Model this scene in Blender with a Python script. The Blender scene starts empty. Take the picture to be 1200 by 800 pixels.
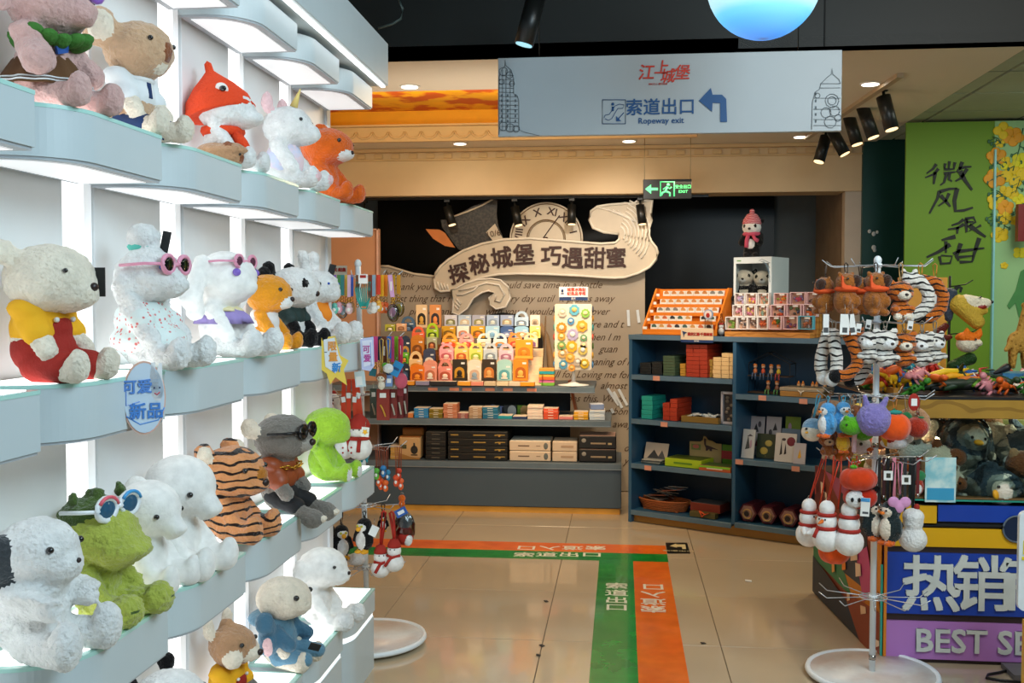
import bpy, bmesh, math, random
import numpy as np
from mathutils import Vector, Matrix, Euler
rnd = random.Random(7)
R = math.radians
SC = bpy.context.scene
COL = SC.collection
# ------------------------------------------------------------ camera
CAMLOC = Vector((0, 0, 1.55)); FPX = 1220.0
CAMROT = Euler((R(90 - 2.25), 0, R(5.99)), 'XYZ')
cd = bpy.data.cameras.new('camera'); cam = bpy.data.objects.new('camera', cd); COL.objects.link(cam)
cam.location = CAMLOC; cam.rotation_euler = CAMROT; cd.sensor_width = 36; cd.lens = 36 * FPX / 1200
cd.clip_start = .05; cd.clip_end = 60
SC.camera = cam
# ------------------------------------------------------------ world + exposure
w = bpy.data.worlds.new('world'); SC.world = w; w.use_nodes = True
w.node_tree.nodes['Background'].inputs[0].default_value = (.62, .80, .95, 1)
w.node_tree.nodes['Background'].inputs[1].default_value = .30
SC.view_settings.view_transform = 'Standard'; SC.view_settings.look = 'None'
SC.view_settings.gamma = 1; SC.view_settings.exposure = 0; SC.view_settings.use_curve_mapping = False
# ------------------------------------------------------------ lamps of the shop and added fill lights
def lamp(kind, name, loc, energy, color, target=None, size=.3, sizey=None, spot=60, blend=.5):
    d = bpy.data.lights.new(name, kind); d.energy = energy; d.color = color
    if kind == 'AREA':
        d.size = size
        if sizey: d.shape = 'RECTANGLE'; d.size_y = sizey
    elif kind == 'SPOT': d.spot_size = R(spot); d.spot_blend = blend; d.shadow_soft_size = size
    else: d.shadow_soft_size = size
    o = bpy.data.objects.new(name, d); COL.objects.link(o); o.location = loc
    if target is not None:
        o.rotation_euler = (Vector(target) - Vector(loc)).to_track_quat('-Z', 'Y').to_euler()
    return o
WARM = (1, .74, .45); NEUT = (1, .90, .76); COOL = (.80, .93, 1)
lamp('AREA', 'overhead_fill_light', (.9, 2.6, 3.3), 26, COOL, (.9, 2.6, 0), 1.6, 2.2)  # added ambient fill over the aisle, no ceiling panel behind it
lamp('AREA', 'overhead_fill_light', (1.6, 1.2, 3.0), 75, (.66, .88, 1), (-1.0, 2.9, 1.2), 1.6, 1.2)  # added cool fill that brightens the shelf fronts and toys
for x, e in ((-1.45, 60), (-.85, 105), (-.45, 95), (0, 30)):       # spots added without fixtures to brighten the tiered gift display
    lamp('SPOT', 'display_fill_spot', (x, 6.75, 2.66), e, WARM, (x - .02, 7.8, 1.08), .04, spot=34, blend=.7)
lamp('SPOT', 'display_fill_spot', (-.1, 6.9, 2.66), 62, (1, .93, .84), (-.05, 8.4, 1.5), .05, spot=75, blend=.8)  # added neutral fill for the right of the handwriting board
lamp('SPOT', 'display_fill_spot', (-1.3, 6.9, 2.66), 22, NEUT, (-1.2, 8.4, 1.6), .05, spot=75, blend=.8)  # weaker added fill for the left of the board
lamp('SPOT', 'display_fill_spot', (.6, 5.6, 2.6), 95, NEUT, (.62, 7.1, 1.5), .05, spot=32, blend=.8)  # added fill to lift the trinket boxes on the blue unit
lamp('SPOT', 'track_spot_light', (1.45, 5.7, 2.5), 60, WARM, (1.35, 5.0, 1.0), .05, spot=55, blend=.8)
lamp('SPOT', 'track_spot_light', (1.4, 6.2, 2.5), 52, WARM, (.9, 5.9, 0), .05, spot=75, blend=.8)
lamp('AREA', 'rear_area_light', (-.6, 6.3, 2.72), 24, WARM, (-.6, 6.3, 0), .5, 1.0)  # broad area in place of the ceiling downlights
lamp('AREA', 'rear_area_light', (.5, 7.9, 2.4), 7, WARM, (.5, 7.3, 0), .4, .4)  # small area in place of the rear downlights
lamp('AREA', 'rear_area_light', (-.7, 5.6, 1.9), 10, NEUT, (-.7, 6.8, 2.75), 1.5, .6)  # added fill aimed up at the ceiling, not a downlight
lamp('AREA', 'overhead_fill_light', (2.2, 2.6, 3.2), 42, NEUT, (1.9, 5.6, 1.2), 1.0, 1.0)  # added fill to lift the counter side, no panel there
lamp('AREA', 'overhead_fill_light', (2.6, 5.9, 2.70), 16, (.9, 1, .85), (2.5, 6.4, 0), .9, .9)  # added fill to lift the banners, no lit panel among the tiles
lamp('SPOT', 'floor_fill_spot', (-.6, 6.2, 2.70), 80, WARM, (-.5, 7.0, 0), .05, spot=50, blend=.9)  # added warm spot without a fixture, for the glow on the floor
lamp('AREA', 'cove_light', (-1.0, 7.0, 2.80), 5, (1, .8, .4), (-1.0, 7.6, 3.0), 2.2, .15)
# ------------------------------------------------------------ pixel -> point on a real plane
CM = CAMROT.to_matrix()
def P(px, py, Y=None, X=None, Z=None):
    d = CM @ Vector(((px - 600) / FPX, -(py - 400) / FPX, -1))
    if Y is not None: t = (Y - CAMLOC.y) / d.y
    elif X is not None: t = (X - CAMLOC.x) / d.x
    else: t = (Z - CAMLOC.z) / d.z
    return CAMLOC + d * t
# ------------------------------------------------------------ materials
def lin(h):
    h = h.lstrip('#'); c = [int(h[i:i + 2], 16) / 255 for i in (0, 2, 4)]
    return tuple(x / 12.92 if x < .04045 else ((x + .055) / 1.055) ** 2.4 for x in c) + (1,)
MC = {}
def M(name, hx='#ffffff', rough=.55, metal=0, sheen=0, bump=0, bs=60, var=.10, vs=9, emit=0, coat=0, spec=.5, c2=None, pat=None, ps=10, pd=0):
    if name in MC: return MC[name]
    m = bpy.data.materials.new(name); m.use_nodes = True; MC[name] = m
    nt = m.node_tree; N = nt.nodes; L = nt.links; b = N['Principled BSDF']
    b.inputs['Roughness'].default_value = rough; b.inputs['Metallic'].default_value = metal
    b.inputs['Coat Weight'].default_value = coat; b.inputs['Specular IOR Level'].default_value = spec
    if sheen: b.inputs['Sheen Weight'].default_value = sheen; b.inputs['Sheen Roughness'].default_value = .5
    tc = N.new('ShaderNodeTexCoord')
    def noise(scale, det=3):
        n = N.new('ShaderNodeTexNoise'); n.inputs['Scale'].default_value = scale; n.inputs['Detail'].default_value = det
        L.new(tc.outputs['Object'], n.inputs['Vector']); return n
    base = lin(hx)
    n = noise(vs)
    mp = N.new('ShaderNodeMapRange'); mp.inputs[1].default_value = .3; mp.inputs[2].default_value = .7
    mp.inputs[3].default_value = 1 - var; mp.inputs[4].default_value = 1 + var
    L.new(n.outputs['Fac'], mp.inputs[0])
    vm = N.new('ShaderNodeVectorMath'); vm.operation = 'SCALE'; L.new(mp.outputs[0], vm.inputs['Scale'])
    if c2 is not None:
        mx = N.new('ShaderNodeMix'); mx.data_type = 'RGBA'
        mx.inputs[6].default_value = base; mx.inputs[7].default_value = lin(c2)
        cr = N.new('ShaderNodeValToRGB')
        if pat == 'stripe':
            wv = N.new('ShaderNodeTexWave'); wv.inputs['Scale'].default_value = ps; wv.inputs['Distortion'].default_value = 5
            wv.inputs['Detail'].default_value = 1; wv.inputs['Detail Scale'].default_value = 1.3; wv.bands_direction = 'Z'
            L.new(tc.outputs['Object'], wv.inputs['Vector']); L.new(wv.outputs['Fac'], cr.inputs[0])
            cr.color_ramp.elements[0].position = .78; cr.color_ramp.elements[1].position = .86
        elif pat == 'dots':
            vo = N.new('ShaderNodeTexVoronoi'); vo.inputs['Scale'].default_value = ps
            L.new(tc.outputs['Object'], vo.inputs['Vector']); L.new(vo.outputs['Distance'], cr.inputs[0])
            cr.color_ramp.elements[0].position = .22; cr.color_ramp.elements[1].position = .34
            cr.color_ramp.elements[0].color = (1, 1, 1, 1); cr.color_ramp.elements[1].color = (0, 0, 0, 1)
        else:
            n2 = noise(ps, 5); L.new(n2.outputs['Fac'], cr.inputs[0])
            cr.color_ramp.elements[0].position = .42 - pd; cr.color_ramp.elements[1].position = .6 + pd
        L.new(cr.outputs[0], mx.inputs[0]); L.new(mx.outputs[2], vm.inputs[0])
    else: vm.inputs[0].default_value = base[:3]
    L.new(vm.outputs[0], b.inputs['Base Color'])
    if bump:
        n3 = noise(bs, 4); bp = N.new('ShaderNodeBump'); bp.inputs['Strength'].default_value = bump; bp.inputs['Distance'].default_value = .01
        L.new(n3.outputs['Fac'], bp.inputs['Height']); L.new(bp.outputs[0], b.inputs['Normal'])
    if emit:
        L.new(vm.outputs[0], b.inputs['Emission Color']); b.inputs['Emission Strength'].default_value = emit
    return m
def plush(name, hx, **k):
    a = dict(rough=.95, sheen=.35, bump=.9, bs=110, var=.10, vs=35, spec=.15); a.update(k); return M(name, hx, **a)
def glassy(name, hx='#ffffff', mixf=.12, rough=.05):
    if name in MC: return MC[name]
    m = bpy.data.materials.new(name); m.use_nodes = True; MC[name] = m
    nt = m.node_tree; N = nt.nodes; L = nt.links; N.remove(N['Principled BSDF'])
    t = N.new('ShaderNodeBsdfTransparent'); t.inputs[0].default_value = lin(hx)
    g = N.new('ShaderNodeBsdfGlossy'); g.inputs['Roughness'].default_value = rough
    fr = N.new('ShaderNodeLayerWeight'); fr.inputs[0].default_value = mixf
    mx = N.new('ShaderNodeMixShader'); L.new(fr.outputs['Fresnel'], mx.inputs[0]); L.new(t.outputs[0], mx.inputs[1]); L.new(g.outputs[0], mx.inputs[2])
    L.new(mx.outputs[0], N['Material Output'].inputs[0]); return m
# ------------------------------------------------------------ mesh builder
def mx4(c=(0, 0, 0), rot=None, s=(1, 1, 1)):
    m = Matrix.Translation(Vector(c))
    if rot is not None: m = m @ Euler([R(a) for a in rot]).to_matrix().to_4x4()
    return m @ Matrix.Diagonal((s[0], s[1], s[2], 1))
class B:
    def __init__(s): s.b = bmesh.new(); s.m = []
    def _mi(s, mat):
        if mat not in s.m: s.m.append(mat)
        return s.m.index(mat)
    def _fin(s, vs, mat, smooth):
        i = s._mi(mat)
        for f in {f for v in vs for f in v.link_faces}: f.material_index = i; f.smooth = smooth
    def box(s, c, d, mat, rot=None, bev=0, seg=2):
        r = bmesh.ops.create_cube(s.b, size=1, matrix=mx4(c, rot, d)); vs = r['verts']
        s._fin(vs, mat, False)
        if bev:
            es = list({e for v in vs for e in v.link_edges})
            bmesh.ops.bevel(s.b, geom=es, offset=bev, segments=seg, affect='EDGES', clamp_overlap=True)
        return s
    def sph(s, c, r, mat, rot=None, u=16, v=10):
        if not hasattr(r, '__len__'): r = (r, r, r)
        q = bmesh.ops.create_uvsphere(s.b, u_segments=u, v_segments=v, radius=1, matrix=mx4(c, rot, r)); s._fin(q['verts'], mat, True); return s
    def cyl(s, p0, p1, r0, mat, r1=None, n=12, caps=True, smooth=True):
        p0 = Vector(p0); p1 = Vector(p1); d = p1 - p0; r1 = r0 if r1 is None else r1
        m = Matrix.Translation((p0 + p1) / 2) @ d.to_track_quat('Z', 'Y').to_matrix().to_4x4()
        q = bmesh.ops.create_cone(s.b, cap_ends=caps, segments=n, radius1=max(r0, 1e-5), radius2=max(r1, 1e-5), depth=d.length, matrix=m)
        s._fin(q['verts'], mat, smooth)
        for v in q['verts']:
            for f in v.link_faces:
                if len(f.verts) > 4: f.smooth = False
        return s
    def tube(s, pts, r, mat, n=6, closed=False):
        pts = [Vector(p) for p in pts]; k = len(pts); rings = []
        up = Vector((0, 0, 1))
        for i in range(k):
            a = pts[(i - 1) % k] if (closed or i > 0) else pts[i]; c = pts[(i + 1) % k] if (closed or i < k - 1) else pts[i]
            t = (c - a).normalized(); u = t.cross(up)
            if u.length < .1: u = t.cross(Vector((1, 0, 0)))
            u.normalize(); w_ = t.cross(u)
            rr = r[i] if hasattr(r, '__len__') else r
            rings.append([s.b.verts.new(pts[i] + (u * math.cos(2 * math.pi * j / n) + w_ * math.sin(2 * math.pi * j / n)) * rr) for j in range(n)])
        mi = s._mi(mat)
        for i in range(k if closed else k - 1):
            A = rings[i]; C = rings[(i + 1) % k]
            for j in range(n):
                try: f = s.b.faces.new((A[j], A[(j + 1) % n], C[(j + 1) % n], C[j])); f.material_index = mi; f.smooth = True
                except ValueError: pass
        if not closed:
            for rg in (rings[0][::-1], rings[-1]):
                f = s.b.faces.new(rg); f.material_index = mi
        return s
    def lathe(s, prof, mat, c=(0, 0, 0), n=24, wav=None, rot=None):
        mm = mx4(c, rot); mi = s._mi(mat); rings = []
        for r, z in prof:
            ring = []
            for j in range(n):
                a = 2 * math.pi * j / n; q = r * (1 + (wav[1] * math.sin(a * wav[0]) if wav else 0))
                ring.append(s.b.verts.new(mm @ Vector((q * math.cos(a), q * math.sin(a), z))))
            rings.append(ring)
        for A, C in zip(rings, rings[1:]):
            for j in range(n):
                f = s.b.faces.new((A[j], A[(j + 1) % n], C[(j + 1) % n], C[j])); f.material_index = mi; f.smooth = True
        for rg, e in ((rings[0][::-1], prof[0][0]), (rings[-1], prof[-1][0])):
            if e > 1e-4: f = s.b.faces.new(rg); f.material_index = mi
        return s
    def poly(s, pts, nrm, mat):        # pts 3-D outline, extruded by vector nrm (solid)
        mi = s._mi(mat); n = Vector(nrm); pts = [Vector(p) for p in pts]
        a = [s.b.verts.new(p) for p in pts]; c = [s.b.verts.new(p + n) for p in pts]; k = len(a)
        fs = [s.b.faces.new(a), s.b.faces.new(c[::-1])]
        for i in range(k): fs.append(s.b.faces.new((a[i], c[i], c[(i + 1) % k], a[(i + 1) % k])))
        for f in fs: f.material_index = mi
        return s
    def out(s, name, parent=None, loc=None, rz=0, world=False, tri=True, **tags):
        bmesh.ops.recalc_face_normals(s.b, faces=s.b.faces[:])
        ng = [f for f in s.b.faces if len(f.verts) > 4]
        if ng: bmesh.ops.triangulate(s.b, faces=ng)
        if world and parent is not None: bmesh.ops.transform(s.b, matrix=WM(parent).inverted(), verts=s.b.verts[:])
        me = bpy.data.meshes.new(name); s.b.to_mesh(me); s.b.free()
        for m in s.m: me.materials.append(m)
        return link(name, me, parent, loc, rz, **tags)
def WM(o):
    m = o.matrix_basis.copy()
    while o.parent: o = o.parent; m = o.matrix_basis @ m
    return m
def link(name, me, parent=None, loc=None, rz=0, **tags):
    o = bpy.data.objects.new(name, me); COL.objects.link(o)
    if parent is not None: o.parent = parent
    if loc is not None: o.location = loc
    o.rotation_euler = (0, 0, rz) if not hasattr(rz, '__len__') else rz
    for k, v in tags.items():
        if v is not None: o[{'cat': 'category'}.get(k, k)] = v
    return o
def thing(name, label, cat, loc=(0, 0, 0), rz=0, group=None):
    return link(name, None, None, loc, rz, label=label, cat=cat, group=group)
def struct(b, name, parent=None, **k): 
    return b.out(name, parent, **({} if parent else {'kind': 'structure'}), **k)
def dup(o, parent=None, loc=None, rz=None, label=None, group=None):
    c = o.copy(); COL.objects.link(c); c.parent = parent
    if loc is not None: c.location = loc
    if rz is not None: c.rotation_euler = (0, 0, rz) if not hasattr(rz, '__len__') else rz
    if label: c['label'] = label
    if group: c['group'] = group
    for ch in [x for x in o.children]: dup(ch, c)
    return c
def txt(name, body, size, mat, loc, parent=None, rz=0, rx=90, depth=.001, bold=0, shear=0, align='CENTER', sx=1, ry=0, world=False, res=2, **tags):
    c = bpy.data.curves.new(name, 'FONT'); c.body = body; c.size = size; c.extrude = depth; c.shear = shear
    c.align_x = align; c.align_y = 'CENTER'; c.resolution_u = res
    t = bpy.data.objects.new(name, c); COL.objects.link(t); bpy.context.view_layer.update()
    me = bpy.data.meshes.new_from_object(t.evaluated_get(bpy.context.evaluated_depsgraph_get()))
    bpy.data.objects.remove(t); bpy.data.curves.remove(c)
    me.materials.clear(); me.materials.append(mat)
    if bold:
        n = len(me.vertices); bb = bmesh.new(); bb.from_mesh(me); base = bb.verts[:] ; geo = base + bb.edges[:] + bb.faces[:]
        for i, (dx, dz) in enumerate(((1, 1), (-1, 1), (1, -1), (-1, -1))):
            q = bmesh.ops.duplicate(bb, geom=geo)
            bmesh.ops.translate(bb, vec=(dx * bold * .8, dz * bold * .8, (i + 1) * depth * .04), verts=[v for v in q['geom'] if isinstance(v, bmesh.types.BMVert)])
        bb.to_mesh(me); bb.free()
    m = Matrix.Translation(Vector(loc)) @ Matrix.Rotation(R(rz), 4, 'Z') @ Matrix.Rotation(R(ry), 4, 'Y') @ Matrix.Rotation(R(rx), 4, 'X') @ Matrix.Diagonal((sx, 1, 1, 1))
    if world and parent is not None: m = WM(parent).inverted() @ m
    me.transform(m); return link(name, me, parent, **tags)
# ------------------------------------------------------------ soft toy surface: union of blobs -> voxel skin
def skin(prims, mats, name, parent, vox, disp=0, sm=3, S=1.0):
    bm = bmesh.new()
    for p in prims:
        if p[0] == 'e':
            rot = p[4] if len(p) > 4 else None
            bmesh.ops.create_icosphere(bm, subdivisions=3, radius=1, matrix=mx4(Vector(p[1]) * S, rot, [x * S for x in p[2]]))
        else:
            a, b_, r0, r1 = Vector(p[1]) * S, Vector(p[2]) * S, p[3] * S, p[4] * S
            n = max(2, int((b_ - a).length / (.35 * min(r0, r1))) + 1)
            for i in range(n + 1):
                t = i / n; bmesh.ops.create_icosphere(bm, subdivisions=2, radius=r0 + (r1 - r0) * t, matrix=Matrix.Translation(a.lerp(b_, t)))
    me = bpy.data.meshes.new('tmp'); bm.to_mesh(me); bm.free()
    o = bpy.data.objects.new('tmp', me); COL.objects.link(o)
    r = o.modifiers.new('r', 'REMESH'); r.mode = 'VOXEL'; r.voxel_size = vox
    q = o.modifiers.new('s', 'SMOOTH'); q.factor = .5; q.iterations = sm
    if disp:
        tx = bpy.data.textures.get('fur') or bpy.data.textures.new('fur', 'CLOUDS'); tx.noise_scale = .012; tx.noise_depth = 1
        d = o.modifiers.new('d', 'DISPLACE'); d.texture = tx; d.strength = disp; d.mid_level = .5
    bpy.context.view_layer.update()
    nm = bpy.data.meshes.new_from_object(o.evaluated_get(bpy.context.evaluated_depsgraph_get()))
    bpy.data.objects.remove(o); bpy.data.meshes.remove(me)
    nm.name = name; nm.materials.clear()
    for m in mats: nm.materials.append(m)
    nf = len(nm.polygons); nm.shade_smooth()
    if len(mats) > 1:
        cen = np.empty(nf * 3, np.float32); nm.polygons.foreach_get('center', cen); cen = cen.reshape(-1, 3)
        best = np.full(nf, 1e9); idx = np.zeros(nf, np.int32)
        for p in prims:
            if p[0] == 'e':
                mi = p[3]; v = cen - np.array(Vector(p[1]) * S)
                if len(p) > 4 and p[4]: v = v @ np.array(Euler([R(a) for a in p[4]]).to_matrix())
                rr = np.array(p[2]) * S; d = (np.sqrt(((v / rr) ** 2).sum(1)) - 1) * rr.min()
            else:
                mi = p[5]; a = np.array(Vector(p[1]) * S); b_ = np.array(Vector(p[2]) * S); ab = b_ - a
                t = np.clip(((cen - a) @ ab) / max((ab @ ab), 1e-9), 0, 1)
                d = np.linalg.norm(cen - (a + t[:, None] * ab), axis=1) - (p[3] + (p[4] - p[3]) * t) * S
            k = d < best; best[k] = d[k]; idx[k] = mi
        nm.polygons.foreach_set('material_index', idx)
    return link(name, nm, parent)
# ============================================================ SETTING
XF, XW = -1.03, -1.24
# ---- floor: 0.8 m polished tiles on a grout bed
mgrout = M('grout', '#6f6350', .8)
mtile = M('floor_tile', '#bfae92', .13, var=.05, vs=1.5, coat=.3, spec=.6)
fl = B().box((0.3, 4.6, -.03), (8.2, 11.4, .05), mgrout).out('floor', kind='structure')
xj = P(625, 800, Z=0).x; yj = P(634, 750, Z=0).y
tm = None
for i in range(-4, 6):
    for j in range(-6, 6):
        cx, cy = xj + .8 * i + .4, yj + .8 * j + .4
        if tm is None:
            o = B().box((0, 0, 0), (.7965, .7965, .012), mtile, bev=.0012, seg=1).out('floor_tile', fl, (cx, cy, -.006)); tm = o.data
        else: link('floor_tile', tm, fl, (cx, cy, -.006))
# ---- ceilings
mblack = M('black_paint', '#0d1311', .6, var=.05, vs=2)
mcream = M('cream_paint', '#d9c7ab', .7, var=.03, vs=2)
mcreamw = M('warm_white_paint', '#e2d6c2', .7, var=.02, vs=2)
B().box((.3, 2.2, 3.44), (8, 6, .08), mblack).out('ceiling', kind='structure')
tb = B().box((.3, 5.15, 3.075), (8, .1, .65), mblack)
tb.box((.95, 5.098, 3.07), (.006, .004, .64), M('seam', '#040606', .8)).out('trim_1', kind='structure')
rx0, rx1, ry0, ry1 = -2.38, .55, 5.93, 7.8
c = B()
for x0, x1, y0, y1 in ((-2.45, rx0, 5.1, 8.25), (rx1, 1.91, 5.1, 8.25), (rx0, rx1, 5.1, ry0), (rx0, rx1, ry1, 8.25)):
    c.box(((x0 + x1) / 2, (y0 + y1) / 2, 2.775), (x1 - x0, y1 - y0, .05), mcreamw)
low = c.out('ceiling', kind='structure')
mgold = M('golden_mural', '#e8a51c', .6, c2='#c4541a', pat='n', ps=5, pd=-.05, var=.15, vs=4)
mgoldp = M('golden_paint', '#eba816', .6, var=.05)
mcorn = M('cornice_cream', '#d8b98a', .65, var=.03)
rec = B().box(((rx0 + rx1) / 2, (ry0 + ry1) / 2, 3.0), (rx1 - rx0, ry1 - ry0, .04), mgold).out('ceiling_mural', low)
r = B(); r.box(((rx0 + rx1) / 2, ry1 + .02, 2.89), (rx1 - rx0, .04, .2), mgoldp)
r.box(((rx0 + rx1) / 2, ry0 - .02, 2.89), (rx1 - rx0, .04, .18), mgoldp)
for x in (rx0 - .02, rx1 + .02): r.box((x, (ry0 + ry1) / 2, 2.89), (.04, ry1 - ry0, .2), mgoldp)
r.out('recess_side', low)
t2 = B().box(((rx0 + rx1) / 2, ry1 - .02, 2.80), (rx1 - rx0 - .01, .04, .11), mcorn)
t2.box(((rx0 + rx1) / 2, ry1 - .05, 2.858), (rx1 - rx0 - .01, .1, .012), mcorn).out('trim_2', kind='structure')
tr = bpy.data.objects['trim_2']; sc = None
for i in range(23):
    x = rx0 + .07 + i * .125
    if sc is None:
        b = B(); b.tube([(-.06, 0, .0), (-.045, 0, -.03), (-.02, 0, -.045), (.02, 0, -.045), (.045, 0, -.03), (.06, 0, 0)], .008, mcorn)
        sc = b.out('corbel', tr, (x, ry1 - .045, 2.815)).data
    else: link('corbel', sc, tr, (x, ry1 - .045, 2.815))
# tiled ceiling on the right
mct = M('ceiling_tile', '#a9b39a', .8, var=.03); mbar = M('ceiling_bar', '#4d5650', .5)
rc = B()
rc.box((3.2, 6.6, 2.80), (2.58, 3.2, .04), mbar).out('ceiling', kind='structure'); rc = bpy.data.objects['ceiling.002']
xq = P(1200, 75, Z=2.75).x
tl = None
for i in range(-1, 4):
    for j in range(0, 5):
        x0, x1 = max(xq + .6 * i, 1.915), min(xq + .6 * (i + 1), 4.4); y0, y1 = 5.2 + .59 * j if j else 5.2, min(5.2 + .59 * (j + 1), 8.15)
        if x1 - x0 < .05: continue
        B().box(((x0 + x1) / 2, (y0 + y1) / 2, 2.77), (x1 - x0 - .022, y1 - y0 - .022, .022), mct).out('ceiling_tile', rc)
# ---- beam, pillar, rear walls
bm_ = B().box((-.32, 8.35, 2.567), (4.27, .3, .367), M('beam_paint', '#dcc29a', .65, var=.02))
bm_.box((-.32, 8.19, 2.665), (4.27, .02, .012), mcorn); bm_.box((-.32, 8.17, 2.735), (4.27, .06, .025), mcorn)
bm = bm_.out('trim_3', kind='structure')
dn = None
for i in range(30):
    x = -2.35 + i * .14
    if dn is None: dn = B().box((0, 0, 0), (.07, .016, .04), mcorn, bev=.005).out('dentil', bm, (x, 8.192, 2.695)).data
    else: link('dentil', dn, bm, (x, 8.192, 2.695))
mpil = M('pillar_paint', '#cdbfae', .7, var=.03)
B().box((1.755, 8.26, 1.19), (.12, .12, 2.38), mpil).out('trim_4', kind='structure')
B().box((1.735, 8.86, 1.3), (.08, 1.1, 2.6), M('taupe_wall', '#8d7c6a', .75)).out('wall_right_alcove', kind='structure')
B().box((-.3, 9.45, 1.4), (4.3, .1, 2.8), M('slate_wall', '#5d6668', .7, var=.04)).out('wall_back', kind='structure')
B().box((-.3, 8.98, 2.66), (4.2, .95, .05), M('dark_soffit', '#4a4843', .8)).out('ceiling', kind='structure')
B().box((-2.5, 7.0, 1.4), (.1, 5.2, 2.8), mcream).out('wall_left_rear', kind='structure')
B().box((-2.1, 4.42, 1.6), (1.25, .1, 3.2), mcream).out('wall_left_return', kind='structure')
x0, x1 = P(443, 300, Y=9.33).x, P(907, 300, Y=9.33).x; zt = P(700, 232, Y=9.33).z
bg = B().box(((x0 + x1) / 2, 9.36, zt / 2 + .05), (x1 - x0, .06, zt - .1), M('black_glass', '#070c0a', .3, var=.02, spec=.2), bev=.004)
bg.out('wall_screen', label='large black glossy panel covering the rear wall behind the ribbon board', cat='wall panel')
mtan = M('tan_panel', '#c8946e', .6, var=.04, vs=3)
xa, xb = -2.44, P(444, 300, Y=8.0).x; zt = P(444, 268, Y=8.0).z
tb = B().box(((xa + xb) / 2, 8.03, zt / 2), (xb - xa, .05, zt), mtan); tb.box((xb - .006, 8.0, zt / 2), (.014, .05, zt), M('tan_edge', '#dcb4a0', .5))
tb.box(((xa + xb) / 2, 8.0, zt - .004), (xb - xa, .05, .008), MC['tan_edge'])
tb.out('partition_panel', label='tan partition panel standing left of the black wall behind the lanyard rack', cat='partition')
# right hand walls
x0 = 1.815
tw = B().box((x0 + .35, 8.2, 1.4), (.7, .08, 2.8), M('teal_wall', '#08423c', .5, var=.05)).out('wall_right_rear', kind='structure')
for px, py, r_ in ((1019, 271, .014), (1024, 274, .016), (1028, 272, .012), (1024, 290, .018), (1025, 293, .014)):
    q = P(px, py, Y=8.158); B().sph(q, (r_, .002, r_ * 1.1), M('bare_plaster', '#d4dcdc', .8), u=7, v=5).out('peeled_spot', tw)
B().box((3.4, 7.42, 1.4), (2.9, .06, 2.8), M('dark_green_wall', '#1c4a3a', .7)).out('wall_right_banner', kind='structure')
B().box((4.45, 3.2, 1.7), (.1, 8.6, 3.4), M('grey_green_wall', '#6f7d70', .7)).out('wall_right', kind='structure')
# ---- lit shelf wall on the left
mwl = M('shelfwall_body', '#d9dde0', .5, var=.02); mwp = M('shelfwall_panel', '#e0e2e2', .45, var=.02)
mbright = M('light_diffuser', '#ffffff', .5, var=0, emit=.95); mjamb = M('light_jamb', '#f4f6f8', .5, var=0, emit=.35)
mface = M('shelf_lacquer', '#c6d2d6', .42, var=.015); munder = M('shelf_under', '#aeb4ba', .5, var=.01)
mmint = M('mint_glass_edge', '#b4e2d9', .15, var=.02); mtop = M('shelf_light_top', '#ffffff', .3, var=0, emit=1.7); mbot = M('shelf_light_bottom', '#e6e8ea', .5, var=0, emit=.62)
YE = [4.265, 3.757, 3.262, 2.757, 2.262, 1.752]
wl = B().box((XW - .045, 2.65, 1.3), (.08, 3.42, 2.6), mwl).box((XW - .03, 4.335, 1.25), (.07, .05, 2.5), mwl).out('wall_left', kind='structure')
for k, ye in enumerate(YE):
    ys = ye - .44
    B().box((XW - .002, (ye - .233), 1.22), (.012, .355, 2.43), mwp, bev=.002, seg=1).out('wall_panel', wl)
    if k == 0: continue
    B().box((XW - .001, ye - .012, 1.22), (.012, .085, 2.43), mbright).out('light_strip', wl)
    B().box((XW + .001, ye + .047, 1.22), (.014, .034, 2.43), mjamb).out('strip_frame', wl)  # frame given its own dim glow as the strip's less bright edge
ROWZ = [(2.346, 2.437), (1.820, 1.920), (1.281, 1.391), (.745, .857), (.0, .338)]
RN = ['row under the canopy', 'second row down', 'middle row', 'fourth row down', 'lowest row']
BN = ['at the far end', 'second from far end', 'third from far end', 'fourth from far end', 'fifth from far end', 'nearest']
def outline(d, r, W, ins=0, xb=0):     # x from xb (wall) to W, y from 0 to d; near front corner rounded
    pts = [(xb + ins, d - ins), (xb + ins, ins)]
    rr = r - ins
    for i in range(19):
        a = -math.pi / 2 + i * math.pi / 36
        pts.append((W - r + rr * math.cos(a), r + rr * math.sin(a)))
    pts.append((W - ins, d - ins)); return pts
def slab(b, pts, z0, z1, mat): b.poly([(x, y, z0) for x, y in pts], (0, 0, z1 - z0), mat)
protos = {}
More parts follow.
